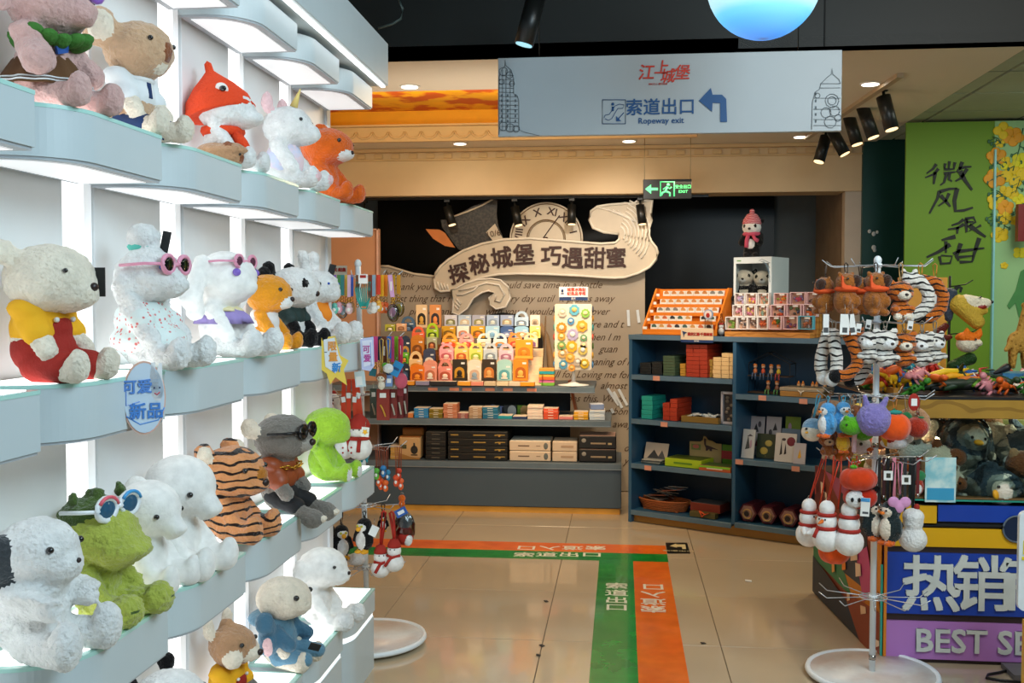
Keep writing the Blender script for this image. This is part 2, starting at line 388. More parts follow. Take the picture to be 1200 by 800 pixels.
for k, ye in enumerate(YE):
    for rI, (z0, z1) in enumerate(ROWZ):
        W = XF - XW; d = .44; loc = (XW + .008, ye - d, z0); h = z1 - z0; W -= .008
        lab = f'blue light-up shelf box, {BN[k]}, {RN[rI]}'
        g = 'light-up shelf boxes on the left wall'
        if rI in protos:
            dup(protos[rI], None, loc, None, lab, g); continue
        t = thing('display_shelf', lab, 'shelf', loc, 0, g); protos[rI] = t
        b = B()
        if rI < 4: slab(b, outline(d, .15, W), 0, h - .008, mface)
        else:
            slab(b, outline(d, .15, W), .245, h - .008, mface); slab(b, outline(d, .15, W, .004), .0, .222, mface)
        b.out('shelf_body', t)
        if rI == 4:
            b = B(); slab(b, outline(d, .15, W, .008), .222, .245, mbright); b.out('light_strip', t)
        if rI > 0:
            b = B(); slab(b, outline(d, .15, W, -.001), h - .008, h, mmint); b.out('glass_top', t)
            b = B(); slab(b, outline(d, .15, W, .016), h, h + .0015, mtop); b.out('light_panel', t)
        if rI < 4:
            b = B(); slab(b, outline(d, .15, W, .004), -.006, 0, munder); b.out('bottom_rim', t)
            b = B(); slab(b, outline(d, .15, W, .026), -.008, -.006, mbot); b.out('bottom_light', t)
cn = thing('shelf_canopy', 'long pale blue canopy box with a bright light line above the shelf wall', 'canopy', (XW, 1.0, 2.44))
b = B().box((.133, 1.66, .095), (.266, 3.32, .176), mface, bev=.003, seg=1); b.out('canopy_body', cn)
B().box((.245, 1.66, .004), (.016, 3.31, .008), M('canopy_tube', '#ffffff', .5, var=0, emit=2.2)).out('light_strip', cn)
# ---- downlights
mwhite = M('white_plastic', '#eceae4', .4, var=.02)
for px, py, pz, ds in ((480, 101, 2.75, 'left of the hanging sign'), (1020, 98, 2.75, 'right of the sign near the track'), (539, 168, 2.75, 'below the golden mural'), (737, 165, 2.75, 'above the exit sign'), (938, 160, 2.75, 'behind the lower right corner of the sign')):
    p = P(px, py, Z=pz)
    t = thing('downlight', f'round recessed ceiling downlight {ds}', 'downlight', (p.x, p.y, 2.75), 0, 'round ceiling downlights')
    B().lathe([(.03, -.002), (.056, -.006), (.06, 0)], mwhite, n=24).out('rim', t)
    B().cyl((0, 0, -.0075), (0, 0, -.003), .046, M('downlight_glow', '#fff4e0', .5, var=0, emit=5), n=24).out('lamp_lens', t)
# ---- black spotlights
mbk = M('black_metal', '#141615', .38, var=.05); mlens = M('spot_lens', '#ffd9a0', .4, var=0, emit=2); mlensc = M('spot_lens_cool', '#9fd8e8', .4, var=0, emit=1)
def spot_head(p, q, lab, ln=.16, r=.038, lens=None, grp='black track spotlights', top=None):
    p = Vector(p); q = Vector(q); d = (q - p).normalized()
    t = thing('track_spotlight', lab, 'spotlight', p, 0, grp)
    B().cyl((0, 0, 0), d * ln, r, mbk, n=20).out('lamp_body', t)
    B().cyl(d * (ln), d * (ln + .004), r * .86, lens or mlens, n=20).out('lamp_lens', t)
    tz = (top or .1)
    b = B().cyl(d * ln * .25 + Vector((0, 0, 0)), (0, 0, tz - .03), .009, mbk, n=8); b.box((0, 0, tz - .015), (.05, .03, .035), mbk, bev=.004, seg=1); b.out('bracket', t)
p0 = P(1055, 90, Z=2.73); p1 = P(945, 163, Z=2.73); 
if p1.y > 8.1: p1 = p0 + (p1 - p0) * ((8.05 - p0.y) / (p1.y - p0.y))
dv = (p1 - p0)
trk = B().box((0, 0, 0), (.035, dv.length, .022), M('cream_track', '#b8a284', .4)); 
ob = trk.out('lighting_track', None, (p0 + p1) / 2 + Vector((0, 0, .008)), math.atan2(-dv.x, dv.y), label='cream ceiling lighting track with a row of black spotlights right of the sign', cat='lighting track')
for i, (px, py, qx, qy, ln) in enumerate(((1035, 113, 1044, 155, .17), (1010, 123, 1023, 164, .17), (994, 134, 1004, 172, .17), (975, 153, 990, 183, .16), (968, 160, 958, 192, .17))):
    s = (px + 2 - 945) / (1055 - 945); yy = p1.y + (p0.y - p1.y) * max(.02, s ** 1.35)
    a = P(px, py, Y=yy); q = P(qx, qy, Y=yy)
    spot_head(a, q + Vector((0, -.03, 0)), ['black cylinder spotlight nearest the track end, aimed down', 'black cylinder spotlight second from the near end of the track', 'black cylinder spotlight third from the near end of the track', 'black cylinder spotlight fourth on the track, tilted right under the sign corner', 'black cylinder spotlight last on the track, tilted left'][i], max(.12, (q - a).length * .95), .04, top=max(.06, 2.73 - a.z))
# track under the beam
ya = 8.33
B().box(((P(422, 232, Y=ya).x + P(830, 232, Y=ya).x) / 2, ya, 2.372), (P(830, 232, Y=ya).x - P(422, 232, Y=ya).x, .035, .02), mbk).out('lighting_track', label='long black lighting track fixed under the cream beam', cat='lighting track')
for i, (px, py, qx, qy) in enumerate(((427, 246, 430, 262), (524, 242, 531, 266), (603, 242, 609, 268), (670, 240, 670, 267), (750, 240, 753, 266))):
    a = P(px, py, Y=ya); q = P(qx, qy, Y=ya)
    spot_head(a, q + Vector((0, -.02, 0)), f"black spotlight under the cream beam, {['first', 'second', 'third', 'fourth', 'last'][i]} from the left", .155, .034, top=2.372 - a.z, grp='spotlights under the beam')
a = P(628, -2, Y=4.6); q = P(614, 52, Y=4.6)
spot_head(a, q, 'black cylinder spotlight hanging above the left part of the white sign', (q - a).length, .043, lens=mlensc, grp=None, top=3.4 - a.z)
# ---- hanging direction sign
YS = 4.95
tl_, br_ = P(583.5, 68, Y=YS), P(986, 153.5, Y=YS)
sw, sh = br_.x - tl_.x, .415; scx, scz = (tl_.x + br_.x) / 2, (P(785, 63, Y=YS).z + P(785, 156.5, Y=YS).z) / 2; sh = P(785, 63, Y=YS).z - P(785, 156.5, Y=YS).z
sg = thing('hanging_sign', 'long white hanging sign reading Ropeway exit with a blue left-turn arrow', 'sign', (scx, YS, scz))
B().box((0, .02, 0), (sw, .035, sh), M('sign_white', '#b4bdc2', .45, var=.01), bev=.002, seg=1).out('sign_board', sg)
mblue = M('sign_blue', '#17518a', .5, var=.02); mred = M('sign_red', '#d23a22', .5, var=.03); mgr = M('sign_grey_ink', '#5c666c', .6)
def SP(px, py, dy=-.001): v = P(px, py, Y=YS); return (v.x - scx, dy, v.z - scz)
kpx = YS / FPX
txt('lettering', '索道出口', 20 * kpx * 1.0, mblue, SP(774, 126.5), sg, bold=.0012, label='blue Chinese characters')
txt('lettering', 'Ropeway exit', 9.5 * kpx, mblue, SP(774.5, 141.5), sg, bold=.0004, label='small blue English words')
for s_, x, y, z in (('江', 757, 86, 19), ('上', 775, 80, 17), ('城', 782, 90, 17), ('堡', 799, 86, 18)):
    txt('lettering', s_, z * kpx, mred, SP(x, y), sg, bold=.0011, shear=.15, label='red brush characters')
txt('lettering', '相约江上 遇见城堡', 2.6 * kpx, mred, SP(771, 98.5), sg, label='tiny red caption')
b = B().poly([SP(x, y) for x, y in ((819, 118), (833, 103), (835, 111), (846, 111), (851, 116), (852, 143), (844, 143), (844, 121), (835, 120.5), (834.5, 131))], (0, -.002, 0), mblue); b.out('turn_arrow', sg, label='blue arrow turning left')
b = B(); q = [SP(x, y, -.002) for x, y in ((706, 117), (733, 117), (733, 145), (706, 145))]; b.tube(q, .0022, mblue, closed=True)
b.tube([SP(x, y, -.002) for x, y in ((709, 139), (713, 141), (717, 139), (724, 127), (730, 127), (731, 123), (726, 122), (721, 124), (714, 134), (709, 135), (708, 138))], .0016, mblue)
b.sph(SP(718, 122), .007, mblue, u=8, v=6); b.cyl(SP(718, 125), SP(718, 130), .005, mblue, n=8); b.tube([SP(731, 132, -.002), SP(723, 141, -.002)], .002, mblue)
b.poly([SP(x, y) for x, y in ((722, 136), (722, 142), (728, 142))], (0, -.002, 0), mblue); b.out('escalator_symbol', sg, label='blue escalator pictogram')
for bx, pts in ((0, [(585, 158), (585, 90), (588, 82), (592, 77), (592, 70), (593, 77), (599, 82), (602, 92), (602, 110), (606, 112), (608, 118), (608, 152), (615, 155), (632, 159)]), (1, [(951, 152), (952, 120), (955, 108), (960, 105), (962, 98), (968, 92), (974, 87), (975, 80), (976, 87), (983, 93), (985, 98)])):
    b = B(); b.tube([SP(x, y, -.002) for x, y in pts], .0012, mgr, n=4)
    if bx == 0:
        for yy in range(88, 156, 5): b.tube([SP(585, yy, -.002), SP(602 if yy < 110 else 607, yy + .5, -.002)], .0009, mgr, n=4)
        for xx in (589, 593, 598): b.tube([SP(xx, 82, -.002), SP(xx, 152, -.002)], .0009, mgr, n=4)
        for xx, yy, rr in ((590, 84, 5), (597, 88, 4), (590, 148, 5), (598, 150, 5), (605, 151, 4), (588, 96, 3), (600, 98, 3)):
            b.tube([SP(xx + rr * math.cos(a), yy + rr * math.sin(a), -.002) for a in np.linspace(0, 6.2, 11)], .0013, mgr, n=4)
        for yy in range(112, 146, 6):
            for xx in (588, 595, 604): b.box(SP(xx, yy), (.007, .002, .012), mgr)
    else:
        for yy in (98, 103, 115, 128, 140, 147): b.tube([SP(953 if yy > 104 else 961, yy, -.002), SP(985, yy, -.002)], .0009, mgr, n=4)
        for xx, yy, rr in ((975, 118, 8), (975, 118, 5), (968, 132, 6), (978, 130, 6), (973, 143, 7), (982, 138, 4), (958, 112, 3)):
            b.tube([SP(xx + rr * math.cos(a), yy + rr * math.sin(a), -.002) for a in np.linspace(0, 6.2, 11)], .0012, mgr, n=4)
        for yy in range(110, 150, 8): b.box(SP(956, yy), (.006, .002, .012), mgr)
    b.out('castle_drawing', sg, label='grey line drawing of a castle tower')
for dx in (-.6, .6): B().cyl((dx, .02, sh / 2), (dx, .02, 3.4 - scz), .003, mbk, n=6).out('hanging_wire', sg)
# ---- exit sign
YX = 7.8; pc = P(782, 221.5, Y=YX)
ex = thing('exit_sign', 'green lit emergency exit sign with running figure on two wires', 'sign', pc)
B().box((0, .012, 0), (.355, .025, .145), mbk, bev=.003, seg=1).out('sign_case', ex)
mgl = M('exit_glow', '#58e08a', .5, var=0, emit=1.1)
def EP(px, py, dy=-.002): v = P(px, py, Y=YX); return (v.x - pc.x, dy, v.z - pc.z)
b = B(); b.poly([EP(x, y) for x, y in ((756, 221.5), (763, 216), (763, 220), (771, 220), (771, 223), (763, 223), (763, 227))], (0, -.002, 0), mgl); b.out('arrow', ex)
b = B(); b.tube([EP(x, y) for x, y in ((774, 230), (774, 213), (790, 213), (790, 230))], .006, mgl, n=4)
b.sph(EP(783, 216.5), .012, mgl, u=8, v=6); b.tube([EP(x, y) for x, y in ((782, 219), (780, 224), (776, 226), (775, 229))], .008, mgl, n=5)
b.tube([EP(x, y) for x, y in ((780, 224), (785, 226), (785, 230))], .007, mgl, n=5); b.tube([EP(x, y) for x, y in ((777, 222), (781, 219), (785, 221), (787, 219))], .005, mgl, n=5); b.out('running_figure', ex)
txt('lettering', '安全出口', 4.6 * YX / FPX, mgl, EP(800.5, 219), ex, bold=.0003); txt('lettering', 'EXIT', 4.4 * YX / FPX, mgl, EP(800.5, 224.5), ex, bold=.0005, sx=1.2)
for dx in (-.168, .168): B().cyl((dx, .012, .07), (dx, .012, 2.75 - pc.z), .003, M('chain', '#b9a888', .4, metal=.6), n=6).out('hanging_wire', ex)
# ---- globe lamp
pg = P(895, -21, Y=4.0)
mg = M('globe_glow', '#9adcf6', .4, var=.0, emit=1.0)
nt = mg.node_tree; bs_ = nt.nodes['Principled BSDF']; tc = nt.nodes.new('ShaderNodeTexCoord'); sx_ = nt.nodes.new('ShaderNodeSeparateXYZ'); cr = nt.nodes.new('ShaderNodeValToRGB'); mr = nt.nodes.new('ShaderNodeMapRange')
nt.links.new(tc.outputs['Object'], sx_.inputs[0]); nt.links.new(sx_.outputs[2], mr.inputs[0]); mr.inputs[1].default_value = -.21; mr.inputs[2].default_value = .21
nt.links.new(mr.outputs[0], cr.inputs[0]); nt.links.new(cr.outputs[0], bs_.inputs['Emission Color']); bs_.inputs['Base Color'].default_value = (.3, .5, .7, 1)
for l in list(bs_.inputs['Base Color'].links): nt.links.remove(l)
for pos, hx in ((0, '#0a7be8'), (.12, '#1aa4f4'), (.2, '#4cc4f8'), (.26, '#a8e0f6'), (.36, '#c4ecf6'), (.8, '#bfe8fa')):
    e = cr.color_ramp.elements.new(pos); e.color = lin(hx)
gl = thing('globe_lamp', 'glowing blue and white planet globe lamp hanging from the black ceiling', 'lamp', (pg.x, pg.y, pg.z))
B().sph((0, 0, 0), .21, mg, u=40, v=24).out('lamp_globe', gl); B().cyl((0, 0, .2), (0, 0, 3.4 - pg.z), .006, mbk).out('cord', gl)
b = B().tube([P(x, y, Y=4.9) for x, y in ((472, -12), (466, -3), (472, 10), (470, 22), (460, 28), (443, 33))], .006, M('cable_grey', '#4a5a58', .5))
b.out('loose_cable', label='thin loose cable dangling in the dark ceiling void above the canopy', cat='cable')
# ---- wayfinding stripes stuck on the floor
mgs = M('floor_green', '#1a9236', .2, c2='#117a2c', pat='n', ps=6, pd=.05, coat=.3); mos = M('floor_orange', '#ea7420', .2, c2='#e0661c', pat='n', ps=6, pd=.05, coat=.3); mwt = M('floor_print', '#d8d6c8', .4)
def FP(px, py, z=0): return P(px, py, Z=z)
def strip(name, px, mat, lab, z=.0005):
    q = [FP(x, y) for x, y in px]; b = B(); b.poly([(v.x, v.y, z) for v in q], (0, 0, .0012), mat); return b.out(name, label=lab, cat='floor sticker')
yA, yB, yC = FP(780, 641).y, FP(780, 650).y, FP(780, 636.5).y
y_o1, y_o0, y_g0 = FP(640, 636).y, FP(640, 646).y, FP(640, 655).y
xl = -2.2; xr = FP(780, 640).x
xg0, xg1, xo1 = FP(702, 660).x, FP(742, 660).x, FP(783, 660).x
def rect(x0, x1, y0, y1, mat, nm, lab):
    b = B().box(((x0 + x1) / 2, (y0 + y1) / 2, .0012), (x1 - x0, y1 - y0, .0014), mat); return b.out(nm, label=lab, cat='floor sticker')
s1 = rect(xl, xr, y_o0, y_o1, mos, 'floor_stripe', 'orange floor stripe running left to right across the far floor, upside-down white characters')
s2 = rect(xl, xr, y_g0, y_o0, mgs, 'floor_stripe', 'green floor stripe running left to right below the orange crossing stripe')
s3 = rect(xg0, xg1, 3.2, y_g0 - .001, mgs, 'floor_stripe', 'green floor stripe running toward the camera with white characters')
s4 = rect(xg1, xo1, 3.2, y_g0 - .001, mos, 'floor_stripe', 'orange floor stripe running toward the camera beside the green one')
zt = .0021
def ftxt(s, x, y, size, sxx, par, rot=0, sy=1):
    v = FP(x, y); txt('lettering', s, size, mwt, (v.x, v.y, zt), par, rz=rot, rx=0, depth=.0003, bold=.002, sx=sxx)
for i, ch in enumerate('索道出口'): ftxt(ch, 722.5, 687 + 8.4 * i, .118, 1.1, s3)
for i, ch in enumerate('口入道索'): ftxt(ch, 765.5 , 687.5 + 8.6 * i, .12, 1.15, s4, 180)
for i, ch in enumerate('口入道索'): ftxt(ch, 617 + 27 * i, 641.8, .11, 1.25, s1, 180)
for i, ch in enumerate('索道出口'): ftxt(ch, 614 + 26.5 * i, 650.3, .11, 1.25, s2)
q = [FP(x, y) for x, y in ((780, 636), (805, 636), (809, 648.5), (782, 648.5))]
ar = B().poly([(v.x, v.y, .0004) for v in q], (0, 0, .002), M('sticker_black', '#0e120f', .35)); ar = ar.out('floor_arrow_sticker', label='small black floor sticker with a cream turn arrow at the stripe end', cat='floor sticker')
b = B(); b.poly([(v.x, v.y, .0025) for v in [FP(x, y) for x, y in ((785, 640), (792, 637.2), (792.5, 638.2), (803, 638.2), (804, 643.5), (799.5, 643.5), (799, 641), (793, 641), (793.5, 642))]], (0, 0, .0004), M('cream_print', '#cdbf8f', .5)); b.out('arrow', ar)
v = FP(795, 645.8); txt('lettering', '索道出口', .035, M('cream_print'), (v.x, v.y, .0026), ar, rx=0, depth=.0002, sx=1.4)
for i, (x, y) in enumerate(((877, 681), (640, 705), (635, 757), (631, 768), (824, 754))):
    v = FP(x, y); b = B().box((0, 0, .002), (.035 if i == 0 else .018, .02, .003), M('paper_scrap', '#d9d9d6', .7) if i == 0 else M('dark_scrap', '#3a3430', .7), rot=(8, 4, 30 * i))
    b.out('litter', None, (v.x, v.y, .002), label=['small crumpled white paper scrap on the tiles right of the stripes', 'tiny dark scrap left of the green stripe', 'tiny dark speck on the tile joint near the bottom', 'lower tiny dark speck beside the tile joint', 'dark flattened spot right of the orange stripe'][i], cat='litter')
# ============================================================ LARGE SOFT TOYS ON THE LIT SHELVES
meye = M('toy_eye', '#0b0a0b', .08, var=0, coat=.6); mnose = M('toy_nose', '#2a1c1a', .4)
SHZ = {1: 1.922, 2: 1.393, 3: .859, 4: .34}
def toy(name, label, px, Y, row, H, rz=-18, mats=None, head=(.05, 0, .70), hr=(.20, .21, .19), torso=((0, 0, .3), (.17, .19, .28)),
        arms=((.02, .17, .48), (.20, .23, .24), .075, .065), legs=((.08, .12, .11), (.40, .19, .085), .10, .085), foot=((.44, .20, .12), (.06, .085, .11)),
        snout=((.20, 0, .63), (.11, .12, .085)), sm_=1, am=0, lm=0, tm=0, hm=0, fm=0, extra=(), eye=.024, eyeang=38, eyez=.05, nose=.03, nosem=None,
        eyemat=None, vox=None, disp=.006, tilt=0, dx=0, z=None, cloth=(), X=None, add=None, group='large soft toys on the light-up shelves', cat='soft toy', loc=None, loc_warp=.34):
    rz += 17
    if loc is None:
        zz = SHZ[row] if z is None else z
        if X is None: x = -1.232 + .30 * H; Yn = P(px, 400, X=x).y; H *= min(1.08, max(.9, Yn / Y)); Y = Yn
        else: x = X
        loc = (x, Y, zz)
    t = thing(name, label, cat, loc, R(rz), group)
    t.rotation_euler = (0, R(tilt), R(rz))
    E_ = []
    hr = tuple(q * 1.10 for q in hr); torso = (torso[0], (torso[1][0] * 1.16, torso[1][1] * 1.14, torso[1][2] * 1.08))
    if snout: snout = ((snout[0][0] * .93, snout[0][1], snout[0][2]), snout[1])
    if arms: arms = (arms[0], arms[1], arms[2] * 1.22, arms[3] * 1.22)
    if legs: legs = (legs[0], (legs[1][0] * .94, legs[1][1], legs[1][2]), legs[2] * 1.12, legs[3] * 1.15)
    if foot: foot = ((foot[0][0] * .94, foot[0][1], foot[0][2] * 1.05), tuple(q * 1.2 for q in foot[1]))
    E_.append(('e', torso[0], torso[1], tm)); E_.append(('e', head, hr, hm))
    if snout: E_.append(('e', snout[0], snout[1], sm_))
    for s in (-1, 1):
        f = lambda v: (v[0], v[1] * s, v[2])
        if arms: E_.append(('c', f(arms[0]), f(arms[1]), arms[2], arms[3], am))
        if legs: E_.append(('c', f(legs[0]), f(legs[1]), legs[2], legs[3], lm))
        if foot: E_.append(('e', f(foot[0]), foot[1], fm))
    for e in extra:
        if e[0].isupper():      # mirrored entries
            for s in (-1, 1):
                ks = 1.2 if (e[1][2] > .6 and e[0] == 'E') else 1
                flat = e[0] == 'E' and e[2][0] < e[2][1] * .95 and e[1][2] > .78 and e[1][0] < .1; e0 = e
                if flat: e = (e[0], (e[1][0] - .045, e[1][1] * .80 + (.035 if e[3] != hm else 0), e[1][2] - .015), (e[2][1] * 1.05, max(e[2][0], .05), e[2][2] * 1.1)) + tuple(e[3:])
                q = list(e); q[0] = e[0].lower(); f = lambda v: (head[0] + (v[0] - head[0]) * ks, v[1] * s * ks, head[2] + (v[2] - head[2]) * ks); q[1] = f(e[1])
                if q[0] == 'c': q[2] = f(e[2])
                elif len(q) > 4: q[4] = (q[4][0] * s, q[4][1], q[4][2] * s)
                E_.append(tuple(q)); e = e0
        else: E_.append(e)
    skin(E_, mats, 'body', t, vox or H * .022, disp, 3, H)
    h = Vector(head); 
    if eye:
        for s in (-1, 1):
            a = R(eyeang) * s; b = B()
            n = Vector((math.cos(a) * hr[0], math.sin(a) * hr[1], eyez)); n *= 1.0
            k = math.sqrt(max(.05, 1 - (eyez / hr[2]) ** 2)); c = h + Vector((n.x * k, n.y * k, eyez))
            b.sph(c * H, eye * H, eyemat or meye, u=10, v=8); b.out('eye', t)
    if nose and snout:
        B().sph((Vector(snout[0]) + Vector((snout[1][0] * .93, 0, snout[1][2] * .25))) * H, (nose * H * .8, nose * H * 1.2, nose * H), nosem or mnose, u=12, v=8).out('nose', t)
    for nm, mt, pr in cloth:
        skin(pr, [mt] if not isinstance(mt, list) else mt, nm, t, (vox or H * .022), disp * .25, 2, H)
    if add: add(t, H)
    if loc_warp:
        K = loc_warp
        def rec(o):
            for ch in o.children:
                me = ch.data; n = len(me.vertices); v = np.empty(n * 3, np.float32); me.vertices.foreach_get('co', v); v = v.reshape(-1, 3)
                u = np.clip((v[:, 2] / H - .47) / .12, 0, 1); u = u * u * (3 - 2 * u); k = 1 + K * u
                c_ = np.array([0, 0, .52 * H]); v = (c_ + (v - c_) * k[:, None]) / (1 + .42 * K); v[:, :2] *= 1.07
                me.vertices.foreach_set('co', v.ravel()); me.update(); rec(ch)
        rec(t)
    return t
def S2(e):      # mirrored pair
    out = []
    for s in (-1, 1):
        q = list(e); q[1] = (e[1][0], e[1][1] * s, e[1][2])
        if q[0] == 'c': q[2] = (e[2][0], e[2][1] * s, e[2][2])
        out.append(tuple(q))
    return out
def sunglasses(mfr, mln=None, x=.22, z=.76, w=.09, r=.065, hy=.21, thick=.014):
    hy = hy + .02
    def f(t, H):
        b = B(); 
        for s in (-1, 1):
            pts = [Vector((x, s * w + r * math.cos(a), z + r * .85 * math.sin(a))) * H for a in np.linspace(0, 2 * math.pi, 15)[:-1]]
            b.tube(pts, thick * H, mfr, closed=True)
            b.tube([Vector((x, s * (w + r), z)) * H, Vector((x - .08, s * (hy + .01), z + .0)) * H, Vector((x - .22, s * (hy + .01), z - .01)) * H], thick * .7 * H, mfr)
        b.tube([Vector((x, -w + r, z)) * H, Vector((x, w - r, z)) * H], thick * H, mfr); g = b.out('sunglasses', t)
        for s in (-1, 1): B().sph(Vector((x, s * w, z)) * H, (.012 * H, r * H, r * .85 * H), mln or meye, u=14, v=8).out('lens', g)
    return f
def tagcard(c, size, mat, rot=(0, 0, 0)):
    def f(t, H): B().box(Vector(c) * H, (size[0] * H, .006 * H, size[1] * H), mat, rot=rot).out('swing_tag', t)
    return f
def multi(*fs):
    def f(t, H):
        for g in fs: g(t, H)
    return f
white = plush('fur_white', '#ebebe9'); cream = plush('fur_cream', '#ece0cc'); beige = plush('fur_beige', '#cfa986'); pink = plush('fur_pink', '#d8ada6')
orange = plush('fur_orange', '#dd6212'); amber = plush('fur_amber', '#e8981e'); black = plush('fur_black', '#121214', sheen=.15); grey = plush('fur_grey', '#7d7870')
lime = plush('fur_lime', '#a9d63c'); moss = plush('fur_moss', '#b2bc52'); mossd = plush('fur_dark_moss', '#49602a'); palepink = plush('fur_pale_pink', '#f0c9cc')
tigerf = plush('fur_tiger', '#e39a63', c2='#20120a', pat='stripe', ps=13); brown = plush('fur_brown', '#8a5030'); tan = plush('fur_tan', '#b98d68'); ddark = plush('fur_charcoal', '#3d4246')
velvet = plush('short_white_velvet', '#f0eeea', bump=.25)
cwhite = M('cotton_white', '#e2e5e6', .8, bump=.2, bs=90); cnavy = M('cotton_navy', '#16325f', .8); cred = M('cord_red', '#a02216', .85, bump=.3, bs=150); cyel = M('cotton_yellow', '#f0b014', .85, bump=.2, bs=120)
cgreen = M('knit_green', '#3f7a2c', .9, bump=.6, bs=100); cbrown = M('velvet_brown', '#5f3d1e', .85, var=.2, vs=14); cknit = M('knit_red', '#ee4614', .85, bump=.8, bs=130); cjacket = M('jacket_dark_green', '#1d3634', .7, bump=.3, bs=60)
cflor = M('floral_cotton', '#dfe9e6', .85, c2='#d9706c', pat='dots', ps=80, bump=.2); clilac = M('tulle_lilac', '#9c8ac6', .8, bump=.4, bs=50); cvest = M('vest_orange', '#ee8a1e', .85); cleather = M('leather_rust', '#94451f', .45, bump=.2)
cblack = M('cotton_black', '#15171a', .8, bump=.3); cblue = M('fleece_blue', '#5c88a0', .95, sheen=.3, bump=.6, bs=90); cbluedk = M('fleece_blue_deep', '#3f6b85', .95, sheen=.3, bump=.6, bs=90); gpurple = M('glasses_purple', '#8a58b8', .3); gpink = M('glasses_pink', '#e79ab4', .3)
gblack = M('glasses_black', '#0d0e10', .25); ggold = M('gold_chain', '#d8a73c', .25, metal=.9); ctag = M('tag_black', '#1a1d20', .5); ctagw = M('tag_white', '#e8e8e4', .5)
def ring_tube(b, c, rx, ry, r, mat, n=20, tilt=0):
    b.tube([Vector((c[0] + rx * math.cos(a), c[1] + ry * math.sin(a), c[2] + tilt * math.cos(a))) for a in np.linspace(0, 2 * math.pi, n + 1)[:-1]], r, mat, closed=True)
def overall(t, H):
    for s in (-1, 1): B().sph(Vector((.19, s * .10, .47)) * H, .022 * H, ctagw, u=8, v=6).out('button', t)
PANTS = [('e', (.02, 0, .24), (.222, .238, .215), 0), ('e', (.10, 0, .40), (.12, .16, .13), 0)] + S2(('c', (.06, .12, .12), (.27, .16, .11), .14, .13, 0)) + S2(('c', (.11, .10, .42), (-.02, .11, .56), .03, .03, 0))
SHIRT = [('e', (0, 0, .40), (.208, .225, .21), 0)] + S2(('c', (.01, .16, .50), (.11, .21, .37), .112, .108, 0))
# --- upper toy row (second row of shelves)
def pigadd(t, H):
    sunglasses(gpurple, x=.24, z=.84, w=.10, r=.08)(t, H)
    b = B().lathe([(.13 * H, .46 * H), (.20 * H, .38 * H), (.27 * H, .26 * H), (.33 * H, .17 * H), (.325 * H, .165 * H), (.2 * H, .3 * H)], cbrown, n=48, wav=(12, .05)); b.out('skirt', t)
    b = B(); 
    for z_, q in ((.19, .325), (.215, .31)): b.tube([Vector((q * (1 + .05 * math.sin(12 * a)) * math.cos(a), q * (1 + .05 * math.sin(12 * a)) * math.sin(a), z_)) * H for a in np.linspace(0, 6.2832, 73)[:-1]], .007 * H, cwhite, closed=True, n=4)
    b.out('skirt_trim', t)
    b = B(); 
    for i in range(14): 
        a = i / 14 * 6.283; b.sph(Vector((.04 + .17 * math.cos(a), .20 * math.sin(a), .52 + .02 * math.sin(3 * a))) * H, (.06 * H, .06 * H, .05 * H), cgreen, u=10, v=8)
    b.out('ruffle_collar', t)
    B().box(Vector((.19, -.08, .47)) * H, (.03 * H, .08 * H, .10 * H), M('scarf_blue', '#2a5aa8', .7), rot=(20, 10, -25)).out('neckerchief', t)
toy('elephant_plush', 'pink plush animal wearing purple flower sunglasses, green ruffle collar and brown skirt', 57, 2.06, 1, .31, -22, [pink, pink], hr=(.19, .2, .17), head=(.04, 0, .73),
    snout=((.23, 0, .68), (.10, .085, .085)), nose=0, arms=((.02, .19, .50), (.16, .29, .33), .085, .10), extra=[('E', (-.03, .22, .76), (.05, .12, .14), 0)], add=pigadd)
def koaladd(t, H):
    B().box(Vector((.17, 0, .46)) * H, (.02 * H, .05 * H, .18 * H), cnavy, rot=(0, -20, 0)).out('tie', t)
    b = B(); ring_tube(b, (.02 * H, 0, .53 * H), .13 * H, .14 * H, .025 * H, cwhite); b.out('collar', t)
toy('koala_plush', 'beige koala plush in a white shirt, navy tie and blue trousers', 156, 2.57, 1, .315, -24, [beige, cream, brown], head=(.07, 0, .74), hr=(.20, .20, .185), snout=((.20, 0, .66), (.08, .09, .09)),
    extra=[('E', (-.01, .21, .86), (.055, .12, .13), 0), ('E', (.03, .225, .86), (.035, .085, .09), 1), ('e', (.265, 0, .73), (.035, .055, .075), 2)], nose=0, eye=.018, fm=1, am=1, lm=1,
    cloth=[('shirt', cwhite, SHIRT), ('trousers', cnavy, [('e', (.02, 0, .17), (.19, .21, .13), 0)] + S2(('c', (.06, .12, .11), (.25, .17, .10), .115, .11, 0)))], add=koaladd)
def hat(t, H):
    b = B().lathe([(.285 * H, 0), (.295 * H, .03 * H), (.28 * H, .06 * H), (.26 * H, .14 * H), (.17 * H, .26 * H), (.08 * H, .35 * H), (.035 * H, .40 * H), (.03 * H, .47 * H), (.0, .5 * H)], cknit, c=(.0, 0, .63 * H), n=48, wav=(24, .02), rot=(0, -14, 0)); b.out('knit_hat', t)
    for s in (-1, 1):
        b = B().sph(Vector((.10, s * .20, .82)) * H, (.055 * H, .02 * H, .055 * H), ctagw, rot=(s * -35, 0, 0)); b.sph(Vector((.115, s * .215, .82)) * H, (.03 * H, .02 * H, .03 * H), meye); b.out('hat_eye', t)
    b = B(); ring_tube(b, (.02 * H, 0, .46 * H), .19 * H, .20 * H, .055 * H, cknit); b.tube([Vector((.20, -.08, .43)) * H, Vector((.30, -.12, .30)) * H, Vector((.36, -.13, .20)) * H], [.06 * H, .065 * H, .055 * H], cknit); b.out('scarf', t)
